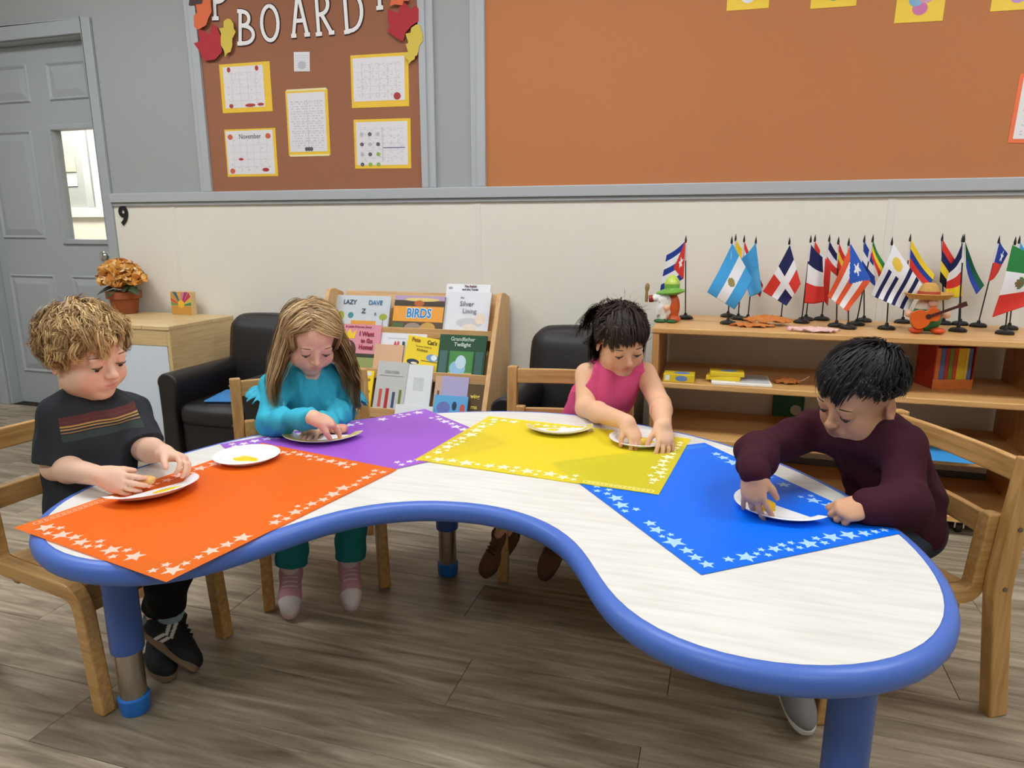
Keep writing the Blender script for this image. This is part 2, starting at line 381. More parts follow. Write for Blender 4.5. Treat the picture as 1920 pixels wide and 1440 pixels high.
for _ in range(14):
    OUT = [OUT[i] * 0.5 + (OUT[i - 1] + OUT[(i + 1) % len(OUT)]) * 0.25 for i in range(len(OUT))]
def offs(pts, d):
    n = len(pts); o = []
    for i in range(n):
        t = (pts[(i + 1) % n] - pts[i - 1]).normalized(); o.append(pts[i] + Vector((t.y, -t.x)) * d)
    return o
def area(p): return 0.5 * sum(p[i - 1].x * p[i].y - p[i].x * p[i - 1].y for i in range(len(p)))
if area(OUT) < 0: OUT.reverse()
table = thing('kidney_table', 'white kidney-shaped activity table with thick blue edge and blue legs', 'table', (-0.485, 1.45, 0))
tb = Vector((-0.485, 1.45))
OUTL = [p - tb for p in OUT]
def mtop():
    m = bpy.data.materials.new('white_laminate'); nt, N, L = nodes(m); b = N['Principled BSDF']
    tc = N.new('ShaderNodeTexCoord'); mp = N.new('ShaderNodeMapping'); mp.inputs['Scale'].default_value = (3, 30, 1); mp.inputs['Rotation'].default_value = (0, 0, 0.12)
    L.new(tc.outputs['Object'], mp.inputs[0]); n = N.new('ShaderNodeTexNoise'); n.inputs['Scale'].default_value = 2; n.inputs['Detail'].default_value = 6; n.inputs['Distortion'].default_value = 0.4
    L.new(mp.outputs[0], n.inputs['Vector']); cr = N.new('ShaderNodeValToRGB')
    cr.color_ramp.elements[0].position = 0.3; cr.color_ramp.elements[0].color = rgb(214, 212, 205); cr.color_ramp.elements[1].position = 0.62; cr.color_ramp.elements[1].color = rgb(227, 226, 220)
    L.new(n.outputs['Fac'], cr.inputs[0]); L.new(cr.outputs[0], b.inputs['Base Color']); b.inputs['Roughness'].default_value = 0.38; return m
MB().prism([tuple(p) for p in OUTL], TZ - 0.026, TZ).build('tabletop', mtop(), table)
m_rim = M('blue_edge_band', rgb(76, 112, 196), 0.38, 0.05, 12)
prof = [(-0.004, TZ - 0.040), (0.008, TZ - 0.043), (0.017, TZ - 0.038), (0.0225, TZ - 0.028), (0.0235, TZ - 0.018), (0.020, TZ - 0.007), (0.013, TZ - 0.0015), (0.004, TZ + 0.0008), (0.0005, TZ + 0.0006), (0.0, TZ - 0.002)]
e = MB(); n = len(OUTL); vs = []; fs = []
for d_, z_ in prof:
    for p in offs(OUTL, d_): vs.append((p.x, p.y, z_))
for i in range(len(prof) - 1):
    for k in range(n): fs.append((i * n + k, i * n + (k + 1) % n, (i + 1) * n + (k + 1) % n, (i + 1) * n + k))
e.add(vs, fs).build('edge_band', m_rim, table, smooth='all')
m_leg = M('blue_leg_paint', rgb(68, 100, 176), 0.35, 0.04, 20)
m_foot = M('blue_leg_foot', rgb(40, 118, 208), 0.4, 0.04)
m_tube = M('steel_tube', (0.50, 0.46, 0.41, 1), 0.24, 0.03, metal=1.0)
for lx, ly in ((-1.21, 1.062), (-0.775, 1.858), (-0.195, 1.858), (0.232, 1.062)):
    lg = MB().lathe([(0.001, 0.155), (0.0335, 0.155), (0.0345, 0.158), (0.0345, TZ - 0.062), (0.046, TZ - 0.050), (0.046, TZ - 0.027), (0.001, TZ - 0.027)], 28, (lx - tb.x, ly - tb.y, 0)).build('leg', m_leg, table, smooth=True)
    MB().lathe([(0.001, 0.012), (0.0275, 0.012), (0.0275, 0.165), (0.001, 0.165)], 28, (lx - tb.x, ly - tb.y, 0)).build('leg_tube', m_tube, lg, smooth=True)
    MB().lathe([(0.001, 0.0), (0.028, 0.0), (0.031, 0.005), (0.0325, 0.04), (0.0275, 0.043), (0.027, 0.038)], 28, (lx - tb.x, ly - tb.y, 0)).build('leg_foot', m_foot, lg, smooth=True)
    MB().box(lx - tb.x + 0.028, lx - tb.x + 0.046, ly - tb.y - 0.014, ly - tb.y + 0.014, TZ - 0.10, TZ - 0.05).build('clamp', m_leg, lg, bevel=0.003)

# ------------------------------------------------------------------ star mats
def mmat(name, col, tr=0.10, rough=0.42):
    m = bpy.data.materials.new(name); nt, N, L = nodes(m); b = N['Principled BSDF']
    b.inputs['Base Color'].default_value = col; b.inputs['Roughness'].default_value = rough; b.inputs['Specular IOR Level'].default_value = 0.3
    t = N.new('ShaderNodeBsdfTransparent'); t.inputs[0].default_value = col; mx = N.new('ShaderNodeMixShader'); mx.inputs[0].default_value = tr
    L.new(b.outputs[0], mx.inputs[1]); L.new(t.outputs[0], mx.inputs[2]); L.new(mx.outputs[0], N['Material Output'].inputs[0]); return m
def star_mat(name, label, O, X, Yv, z, colr, starc, tr, seed, text_corner):
    """a sheet with corner O, long edge O->X and short edge O->Yv, with printed stars along its borders"""
    O, X, Yv = [Vector(p[:2]) for p in (O, X, Yv)]
    ex = (X - O).normalized(); Lx = (X - O).length; ey = Vector((-ex.y, ex.x)); Ly = (Yv - O).length
    if ey.dot(Yv - O) < 0: ey = -ey
    root = thing(name, label, 'placemat', (O.x, O.y, z), math.atan2(ex.y, ex.x), 'star-bordered mats on the table')
    sg = 1 if (ex.x * ey.y - ex.y * ey.x) > 0 else -1
    th = 0.0005
    MB().add([(0, 0, th), (Lx, 0, th), (Lx, sg * Ly, th), (0, sg * Ly, th)], [(0, 1, 2, 3) if sg > 0 else (3, 2, 1, 0)]).build('sheet', mmat(name + '_' + str(seed), colr, tr), root)
    r_ = random.Random(seed); placed = []; sm_ = M('star_print_' + name + str(seed), starc, 0.5, 0.01)
    sme = bpy.data.meshes.new('printed_star')
    pts = [((1.0 if k % 2 == 0 else 0.45) * math.cos(k * math.pi / 5), (1.0 if k % 2 == 0 else 0.45) * math.sin(k * math.pi / 5), 0) for k in range(10)] + [(0, 0, 0)]
    sme.from_pydata(pts, [], [(k, (k + 1) % 10, 10) for k in range(10)]); sme.materials.append(sm_)
    def star(cx, cy, R):
        if not (R + 0.003 < cx < Lx - R - 0.003 and R + 0.003 < cy < Ly - R - 0.003) or text_corner(cx / Lx, cy / Ly): return
        if any(math.hypot(cx - a, cy - b) < (R + q) * 0.86 for a, b, q in placed): return
        placed.append((cx, cy, R))
        o = link_mesh('printed_star', sme, root, (cx, sg * cy, th + 0.00015), (0, 0, r_.uniform(0, 6.28))); o.scale = (R, R, 1)
    for (p0, dv, nv, ln) in (((0, 0), (1, 0), (0, 1), Lx), ((0, Ly), (1, 0), (0, -1), Lx), ((0, 0), (0, 1), (1, 0), Ly), ((Lx, 0), (0, 1), (-1, 0), Ly)):
        s_ = 0.012
        while s_ < ln - 0.01:
            if r_.random() < 0.58:
                R = r_.choice((0.015, 0.0175, 0.020, 0.024)); w = r_.uniform(0.022, 0.034)
                star(p0[0] + dv[0] * (s_ + R) + nv[0] * w, p0[1] + dv[1] * (s_ + R) + nv[1] * w, R); s_ += R * 1.9
            else:
                R = r_.choice((0.0085, 0.0105, 0.012))
                for w in ((0.018 + r_.uniform(-3, 3) * 0.001, 0.041 + r_.uniform(-3, 3) * 0.001) if r_.random() < 0.7 else (0.029,)):
                    q = s_ + R + r_.uniform(-3, 3) * 0.001
                    star(p0[0] + dv[0] * q + nv[0] * w, p0[1] + dv[1] * q + nv[1] * w, R)
                s_ += R * 2.1
    return root, Lx, Ly, sg
def pill(root, x0, x1, y, sg, mat, n=14, vertical=False, z=0.00072):
    """the printed strip of tiny letters near one corner: an outlined capsule with small marks"""
    b = MB(); h = 0.0085
    pts = [(x0 - h * math.cos(a) * -1 if False else x0 + h * math.cos(math.pi / 2 + a), h * math.sin(math.pi / 2 + a)) for a in [math.pi * k / 8 for k in range(9)]] + \
          [(x1 + h * math.cos(-math.pi / 2 + a), h * math.sin(-math.pi / 2 + a)) for a in [math.pi * k / 8 for k in range(9)]]
    inn = [((p[0] - (x0 + x1) / 2) * 0.975 + (x0 + x1) / 2, p[1] * 0.78) for p in pts]; m = len(pts)
    f3 = lambda p: ((p[0], sg * (y + p[1]), z) if not vertical else (y + p[1], sg * p[0], z))
    b.add([f3(p) for p in pts] + [f3(p) for p in inn], [(k, (k + 1) % m, m + (k + 1) % m, m + k) for k in range(m)])
    for k in range(n):
        cx = x0 + (x1 - x0) * (k + 0.5) / n; r_ = 0.0042
        o_ = [f3((cx + r_ * math.cos(a), r_ * math.sin(a))) for a in [2 * math.pi * q / 10 for q in range(10)]]
        i_ = [f3((cx + r_ * 0.5 * math.cos(a), r_ * 0.55 * math.sin(a))) for a in [2 * math.pi * q / 10 for q in range(10)]]
        b.add(o_ + i_, [(q, (q + 1) % 10, 10 + (q + 1) % 10, 10 + q) for q in range(10)])
    b.build('printed_strip', mat, root)
zl, zh = TZ + 0.0009, TZ + 0.0022
A, B, Cc = oz(25, 990, zh), oz(295, 1100, zh), oz(737, 884, zh); D_ = A + (Cc - B)
o_or = star_mat('placemat', 'bright orange sheet with pale pink star border hanging past the table end', A, D_, B, zh, rgb(255, 122, 32), rgb(255, 196, 178), 0.30, 11, lambda a, b: a < 0.36 and b < 0.12)
pill(o_or[0], 0.035, 0.19, 0.017, o_or[3], M('pill_orange', rgb(255, 178, 140), 0.5, 0.01))
P0, P1, P3 = oz(413, 833, zl), oz(797, 767, zl), None
ex_ = (P1 - P0).normalized(); nrm = Vector((ex_.y, -ex_.x, 0)); P3 = P0 + nrm * 0.457
o_pu = star_mat('placemat', 'purple sheet with white star border under the girl in blue', P0, P1, P3, zl, rgb(160, 92, 206), rgb(236, 226, 248), 0.05, 5, lambda a, b: False)
Y0, Y1, Y3 = oz(778, 862, zh), oz(1235, 928, zh), oz(912, 780, zh)
o_ye = star_mat('placemat', 'yellow sheet with cream star border in front of the girl in pink', Y0, Y1, Y3, zh, rgb(255, 236, 60), rgb(255, 246, 200), 0.40, 23, lambda a, b: a > 0.70 and b < 0.12)
pill(o_ye[0], 0.44, 0.585, 0.015, o_ye[3], M('pill_yellow', rgb(250, 240, 150), 0.5, 0.01))
B0, B1 = oz(1315, 1078, zl), oz(1690, 1000, zl); dB = (B1 - B0).normalized(); nB = Vector((-dB.y, dB.x, 0)); B2 = B0 + nB * 0.61
o_bl = star_mat('placemat', 'vivid blue sheet with light blue star border in front of the boy in maroon', B0, B2, B0 + dB * 0.452, zl, rgb(0, 108, 240), rgb(168, 210, 246), 0.015, 31, lambda a, b: a > 0.86 and b > 0.55)
pill(o_bl[0], 0.27, 0.43, 0.587, o_bl[3], M('pill_blue', rgb(96, 166, 244), 0.5, 0.01), vertical=True)

# ------------------------------------------------------------------ children's chairs
m_chair = Mwood('chair_wood', rgb(178, 132, 74), rgb(214, 170, 108), 'z', 0.4)
m_chairx = Mwood('chair_wood_rail', rgb(182, 136, 78), rgb(216, 172, 110), 'x', 0.4)
m_chairy = Mwood('chair_wood_side', rgb(178, 132, 74), rgb(212, 168, 106), 'y', 0.4)
m_bolt = M('bolt_steel', (0.25, 0.22, 0.18, 1), 0.35, 0.05, metal=0.9)
def ribbon_yz(path, w, x0, x1):
    """a bent board: path of (y, z) with thickness w, from x0 to x1"""
    P = [Vector(p) for p in path]; L_, R_ = [], []
    for i, p in enumerate(P):
        t = (P[min(i + 1, len(P) - 1)] - P[max(i - 1, 0)]).normalized(); n_ = Vector((-t.y, t.x)); L_.append(p + n_ * w / 2); R_.append(p - n_ * w / 2)
    return MB_strip(L_, R_, x0, x1)
def MB_strip(L_, R_, x0, x1):
    b = MB(); n = len(L_); vs = []
    for l, r_ in zip(L_, R_): vs += [(x0, l.x, l.y), (x1, l.x, l.y), (x1, r_.x, r_.y), (x0, r_.x, r_.y)]
    fs = [(0, 1, 2, 3), (4 * n - 1, 4 * n - 2, 4 * n - 3, 4 * n - 4)]
    for i in range(n - 1):
        for k in range(4): fs.append((i * 4 + k, i * 4 + (k + 1) % 4, i * 4 + 4 + (k + 1) % 4, i * 4 + 4 + k))
    return b.add(vs, fs)
def arc(c, r_, a0, a1, n=6): return [(c[0] + r_ * math.cos(a0 + (a1 - a0) * k / n), c[1] + r_ * math.sin(a0 + (a1 - a0) * k / n)) for k in range(n + 1)]
SEAT = 0.305
def make_chair(label, loc, face):
    """faces local +y; origin on the floor under the middle of the seat"""
    t = thing('childs_chair', label, 'chair', (loc[0], loc[1], 0), math.atan2(-face[0], face[1]), "children's wooden chairs at the table")
    yf, yb = 0.165, -0.155
    for s in (-1, 1):
        x0, x1 = sorted((s * 0.150, s * 0.182)); X0, X1 = sorted((s * 0.1825, s * 0.2155))
        fl = [(yf + 0.035, 0.0), (yf + 0.012, SEAT - 0.065)] + [(yf - 0.033 + 0.043 * math.cos(a), SEAT - 0.062 + 0.043 * math.sin(a)) for a in (0.25, 0.6, 0.95, 1.3, 1.57)] + [(yb + 0.05, SEAT - 0.020)] + \
             [(yb + 0.05 - 0.03 * math.sin(a), SEAT + 0.012 - 0.032 * math.cos(a)) for a in (0.4, 0.8, 1.2, 1.57)] + [(yb + 0.004, SEAT + 0.165)]
        ribbon_yz(fl, 0.036, x0, x1).build('side_frame', m_chairy, t, bevel=0.004)
        rl = [(yb - 0.048, 0.0), (yb - 0.008, SEAT - 0.01), (yb - 0.008, SEAT + 0.03), (yb - 0.036, 0.600)]
        lg = ribbon_yz(rl, 0.045, X0, X1).build('rear_leg', m_chair, t, bevel=0.004)
        for zz in (0.575, 0.45, SEAT + 0.01):
            yy = yb - 0.008 - 0.028 * max(0, (zz - SEAT - 0.03) / 0.265)
            b = MB(); b.lathe([(0.0005, 0.0), (0.0055, 0.0), (0.0055, 0.002), (0.0005, 0.0026)], 12, (0, 0, 0), M_=Matrix.Translation((s * 0.2155, yy, zz)) @ Matrix.Rotation(s * math.pi / 2, 4, 'Y'))
            b.build('bolt', m_bolt, lg)
    # seat board, slightly dished
    b = MB(); nx, ny = 8, 6; vs = []
    for h in (0, 1):
        for j in range(ny + 1):
            for i in range(nx + 1):
                x = -0.1485 + 0.297 * i / nx; y = yb + 0.03 + (yf - yb - 0.03) * j / ny
                vs.append((x, y, SEAT - 0.014 * (1 - h) - 0.006 * (1 - (2 * i / nx - 1) ** 2)))
    k = (nx + 1) * (ny + 1); fs = []
    for j in range(ny):
        for i in range(nx):
            a = j * (nx + 1) + i; fs += [(a + 1, a, a + nx + 1, a + nx + 2), (k + a, k + a + 1, k + a + nx + 2, k + a + nx + 1)]
    bd = list(range(nx + 1)) + [j * (nx + 1) + nx for j in range(1, ny + 1)] + [ny * (nx + 1) + i for i in range(nx - 1, -1, -1)] + [j * (nx + 1) for j in range(ny - 1, 0, -1)]
    for q in range(len(bd)): fs.append((bd[q], bd[(q + 1) % len(bd)], k + bd[(q + 1) % len(bd)], k + bd[q]))
    b.add(vs, fs).build('seat', m_chairx, t, bevel=0.003)
    MB().box(-0.150, 0.150, yf - 0.03, yf - 0.008, SEAT - 0.085, SEAT - 0.016).build('front_apron', m_chairx, t, bevel=0.003)
    MB().box(-0.150, 0.150, yb + 0.03, yb + 0.05, SEAT - 0.075, SEAT - 0.016).build('rear_apron', m_chairx, t, bevel=0.003)
    def slat(w, z0, z1, y0, nm, bow=0.012):
        b = MB(); n_ = 10; vs = []
        for i in range(n_ + 1):
            x = -w + 2 * w * i / n_; y = y0 - bow * (1 - (2 * i / n_ - 1) ** 2)
            vs += [(x, y - 0.009, z0), (x, y + 0.009, z0), (x, y + 0.009, z1), (x, y - 0.009, z1)]
        fs = [(0, 1, 2, 3), tuple(4 * n_ + q for q in (3, 2, 1, 0))]
        for i in range(n_):
            for q in range(4): fs.append((i * 4 + q, i * 4 + (q + 1) % 4, i * 4 + 4 + (q + 1) % 4, i * 4 + 4 + q))
        b.add(vs, fs).build(nm, m_chairx, t, bevel=0.003)
    slat(0.183, 0.542, 0.592, yb - 0.030, 'back_slat')
    slat(0.1505, SEAT + 0.108, SEAT + 0.158, yb + 0.004, 'back_slat')
    return t
def chair_from(front_mid, face):
    f = Vector(face).normalized(); fm = Vector(front_mid[:2]); return fm - f * 0.19, f
c1p, c1f = chair_from(((-1.288 - 1.22) / 2, (1.049 + 1.357) / 2), (0.985, -0.17))
c2p, c2f = chair_from(((-1.186 - 0.941) / 2, (1.52 + 1.738) / 2), (0.64, -0.765))
c3p, c3f = chair_from((-0.432, 1.897), (0.13, -0.99))
c4p, c4f = Vector((0.370, 1.708)), Vector((-0.902, -0.431))
make_chair('wooden chair holding the boy in the striped grey t-shirt', c1p, c1f)
make_chair('wooden chair holding the girl in blue, in front of the black armchair', c2p, c2f)
make_chair('wooden chair holding the girl in the sleeveless pink top', c3p, c3f)
make_chair('wooden chair holding the boy in maroon, its back towards the flag shelf', c4p, c4f)
# ------------------------------------------------------------------ smooth solids on a voxel grid (for bodies, clothes and hair)
class Vol:
    def __init__(s, lo, hi, h):
        s.lo = np.array(lo, np.float32); s.h = h; s.n = np.ceil((np.array(hi) - np.array(lo)) / h).astype(int) + 1
        s.F = np.full(s.n, 0.08, np.float32)
    def _blk(s, lo, hi):
        a = np.clip(np.floor((np.array(lo) - s.lo) / s.h).astype(int), 0, s.n); b = np.clip(np.ceil((np.array(hi) - s.lo) / s.h).astype(int) + 1, 0, s.n)
        if np.any(b <= a): return None, None
        ax = [(s.lo[i] + s.h * np.arange(a[i], b[i], dtype=np.float32)) for i in range(3)]
        P = np.stack(np.meshgrid(*ax, indexing='ij'), -1)
        return tuple(slice(a[i], b[i]) for i in range(3)), P
    def _put(s, sl, d, k, sub):
        A = s.F[sl]
        if sub:
            d = -d; m = np.maximum(A, d)
            if k > 0: q = np.maximum(k - np.abs(A - d), 0) / k; m = m + q * q * k * 0.25
        else:
            m = np.minimum(A, d)
            if k > 0: q = np.maximum(k - np.abs(A - d), 0) / k; m = m - q * q * k * 0.25
        s.F[sl] = m
    def ell(s, c, r, k=0.01, R=None, sub=False, wr=None):
        c = np.array(c, np.float32); r = np.array(r, np.float32); e = float(r.max()) + k + 4 * s.h
        sl, P = s._blk(c - e, c + e)
        if sl is None: return s
        p = P - c
        if R is not None: p = p @ np.array(R, np.float32)
        k0 = np.linalg.norm(p / r, axis=-1); k1 = np.linalg.norm(p / (r * r), axis=-1) + 1e-9
        d = k0 * (k0 - 1) / k1; d = np.where(k0 < 1e-4, -r.min(), d)
        if wr is not None: d = d + wr(P)
        s._put(sl, d, k, sub); return s
    def cap(s, a, b, ra, rb, k=0.01, sub=False, wr=None):
        a = np.array(a, np.float32); b = np.array(b, np.float32); e = max(ra, rb) + k + 4 * s.h
        sl, P = s._blk(np.minimum(a, b) - e, np.maximum(a, b) + e)
        if sl is None: return s
        ab = b - a; t = np.clip(((P - a) @ ab) / max(float(ab @ ab), 1e-12), 0, 1)
        d = np.linalg.norm(P - a - t[..., None] * ab, axis=-1) - (ra + (rb - ra) * t)
        if wr is not None: d = d + wr(P)
        s._put(sl, d, k, sub); return s
    def plane(s, c, n, k=0.0, lim=None):
        """cut away the side the normal points to; lim = (lo, hi) box the cut works in"""
        lo, hi = lim if lim else (s.lo, s.lo + s.h * s.n); sl, P = s._blk(lo, hi)
        if sl is None: return s
        n = np.array(n, np.float32); n = n / np.linalg.norm(n); d = (P - np.array(c, np.float32)) @ n
        s._put(sl, -d, k, True); return s
    def disp(s, fn, lim=None):
        lo, hi = lim if lim else (s.lo, s.lo + s.h * s.n); sl, P = s._blk(lo, hi); s.F[sl] = s.F[sl] + fn(P).astype(np.float32); return s
    def mesh(s, smooth=1):
        F = s.F; S = F < 0; n = np.array(F.shape) - 1; cnt = np.zeros(n, np.int8)
        for i in (0, 1):
            for j in (0, 1):
                for k in (0, 1): cnt += S[i:n[0] + i, j:n[1] + j, k:n[2] + k]
        act = (cnt > 0) & (cnt < 8); idx = np.argwhere(act); offs_ = np.array([(i, j, k) for i in (0, 1) for j in (0, 1) for k in (0, 1)])
        cv = np.stack([F[idx[:, 0] + o[0], idx[:, 1] + o[1], idx[:, 2] + o[2]] for o in offs_], 1)
        acc = np.zeros((len(idx), 3)); num = np.zeros(len(idx))
        for a in range(8):
            for b in range(a + 1, 8):
                if np.abs(offs_[a] - offs_[b]).sum() != 1: continue
                fa, fb = cv[:, a], cv[:, b]; m = (fa < 0) != (fb < 0); t = np.where(m, fa / np.where(m, fa - fb, 1), 0)
                acc += m[:, None] * (offs_[a] + t[:, None] * (offs_[b] - offs_[a])); num += m
        V = s.lo + s.h * (idx + acc / num[:, None])
        vid = np.full(n, -1, np.int32); vid[act] = np.arange(len(idx)); Q = []
        for ax in range(3):
            o1, o2 = [(1, 2), (2, 0), (0, 1)][ax]
            sa = [slice(None)] * 3; sb = [slice(None)] * 3; sa[ax] = slice(0, -1); sb[ax] = slice(1, None)
            ch = S[tuple(sa)] != S[tuple(sb)]; e = np.argwhere(ch)
            ok = (e[:, o1] > 0) & (e[:, o2] > 0) & (e[:, o1] < n[o1]) & (e[:, o2] < n[o2]); e = e[ok]
            ins = S[e[:, 0], e[:, 1], e[:, 2]]
            def g(d1, d2):
                q = e.copy(); q[:, o1] -= d1; q[:, o2] -= d2; return vid[q[:, 0], q[:, 1], q[:, 2]]
            f = np.stack([g(1, 1), g(0, 1), g(0, 0), g(1, 0)], 1); f[~ins] = f[~ins][:, ::-1]; Q.append(f)
        Q = np.concatenate(Q); Q = Q[(Q >= 0).all(1)]
        for _ in range(smooth):
            A = np.zeros_like(V); c = np.zeros(len(V))
            for i in range(4):
                np.add.at(A, Q[:, i], V[Q[:, (i + 1) % 4]]); np.add.at(c, Q[:, i], 1)
            V = V * 0.5 + 0.5 * A / np.maximum(c, 1)[:, None]
        return V, Q
def np_obj(name, V, Q, mat, parent, colr=None, smooth=True):
    me = bpy.data.meshes.new(name); k = Q.shape[1]
    me.vertices.add(len(V)); me.vertices.foreach_set('co', np.asarray(V, np.float32).ravel())
    me.loops.add(len(Q) * k); me.loops.foreach_set('vertex_index', np.asarray(Q, np.int32).ravel())
    me.polygons.add(len(Q)); me.polygons.foreach_set('loop_start', np.arange(0, len(Q) * k, k, dtype=np.int32)); me.polygons.foreach_set('loop_total', np.full(len(Q), k, np.int32))
    me.materials.append(mat); me.update(calc_edges=True); me.validate()
    me.polygons.foreach_set('use_smooth', [smooth] * len(me.polygons))
    if colr is not None:
        a = me.color_attributes.new('Col', 'FLOAT_COLOR', 'POINT'); c4 = np.ones((len(V), 4), np.float32); c4[:, :3] = colr; a.data.foreach_set('color', c4.ravel())
    o = bpy.data.objects.new(name, me); COL.objects.link(o); o.parent = parent; return o
def waves(seed, amp, freq, n=10, squash=(1, 1, 1)):
    """smooth random relief: a sum of sine waves"""
    g = np.random.default_rng(seed); K = g.normal(size=(n, 3)) * np.array(squash) * freq; ph = g.uniform(0, 6.28, n)
    K = K.astype(np.float32)
    def f(P):
        o = np.zeros(P.shape[:-1], np.float32)
        for i in range(n): o += np.sin(P @ K[i] + ph[i])
        return amp * o / math.sqrt(n)
    return f
def ribbons(P, wid, centre):
    """P: strands x points x 3 -> flat hair ribbons lying along the head (verts, quads)"""
    N, K, _ = P.shape; T = np.gradient(P, axis=1); T /= np.linalg.norm(T, axis=2, keepdims=True) + 1e-9
    nr = P - centre; U = np.cross(T, nr); U /= np.linalg.norm(U, axis=2, keepdims=True) + 1e-9
    V = np.stack([P - U * wid[..., None] * 0.5, P + U * wid[..., None] * 0.5], 2).reshape(-1, 3)
    i = np.arange(N)[:, None] * K * 2 + np.arange(K - 1)[None] * 2; Q = np.stack([i, i + 1, i + 3, i + 2], -1).reshape(-1, 4)
    return V, Q

# ------------------------------------------------------------------ children
def basis(yaw_vec, pitch, roll):
    """columns right, forward, up of a head facing yaw_vec (2d), nodding down by pitch, tilted by roll"""
    f = np.array([yaw_vec[0], yaw_vec[1], 0.0]); f /= np.linalg.norm(f); u = np.array([0, 0, 1.0]); r = np.cross(f, u)
    f2 = f * math.cos(pitch) - u * math.sin(pitch); u2 = u * math.cos(pitch) + f * math.sin(pitch)
    r3 = r * math.cos(roll) + u2 * math.sin(roll); u3 = u2 * math.cos(roll) - r * math.sin(roll)
    return np.stack([r3, f2, u3], 1)
def nrm_(v): v = np.array(v, float); return v / (np.linalg.norm(v) + 1e-12)
HS = dict(cran_c=(0, -0.012, 0.036), cran_r=(0.0735, 0.089, 0.077))
def head_solid(v, O, B, sc):
    g = lambda p: np.array(O) + B @ (np.array(p) * sc)
    def E(c, r, k=0.01, sub=False, Rl=None): v.ell(g(c), np.array(r) * sc, k * sc, B if Rl is None else B @ Rl, sub)
    E(HS['cran_c'], HS['cran_r'], 0.0)
    E((0, 0.026, 0.040), (0.061, 0.053, 0.052), 0.02)          # forehead
    E((0, 0.020, -0.024), (0.0605, 0.060, 0.070), 0.025)       # face
    E((0, 0.050, -0.080), (0.027, 0.025, 0.021), 0.028)        # chin
    for s in (-1, 1):
        E((s * 0.037, 0.045, -0.040), (0.029, 0.029, 0.031), 0.018)      # cheek
        E((s * 0.045, 0.005, -0.060), (0.020, 0.034, 0.026), 0.025)      # jaw
        E((s * 0.031, 0.093, 0.001), (0.019, 0.0125, 0.0105), 0.013, True)     # socket
        E((s * 0.031, 0.0705, 0.0015), (0.0150, 0.0125, 0.0115), 0.004)         # lid
        E((s * 0.030, 0.0745, 0.016), (0.019, 0.008, 0.0060), 0.012)              # brow ridge
    v.cap(g((0, 0.078, 0.004)), g((0, 0.0925, -0.024)), 0.0065 * sc, 0.0085 * sc, 0.011 * sc)
    E((0, 0.0955, -0.0265), (0.0098, 0.0095, 0.0088), 0.006)
    for s in (-1, 1):
        E((s * 0.0098, 0.0875, -0.029), (0.0066, 0.0085, 0.0062), 0.005)
        E((s * 0.0052, 0.0945, -0.0352), (0.0026, 0.004, 0.0022), 0.002, True)
    E((0, 0.074, -0.053), (0.024, 0.012, 0.016), 0.012)         # muzzle
    E((0, 0.0818, -0.0505), (0.0145, 0.0060, 0.0036), 0.005)    # upper lip
    E((0, 0.0802, -0.0588), (0.0130, 0.0062, 0.0042), 0.005)    # lower lip
    E((0, 0.0885, -0.0549), (0.0135, 0.0065, 0.0012), 0.0016, True)
    for s in (-1, 1): E((s * 0.0135, 0.0855, -0.0540), (0.0055, 0.0060, 0.0013), 0.0016, True)
    for s in (-1, 1):
        Rl = np.array(Matrix.Rotation(s * -0.30, 3, 'Z') @ Matrix.Rotation(0.2, 3, 'X'))
        E((s * 0.0735, -0.010, -0.012), (0.0075, 0.0175, 0.0275), 0.006, False, Rl)
        E((s * 0.0815, -0.004, -0.010), (0.0050, 0.0095, 0.0155), 0.004, True, Rl)
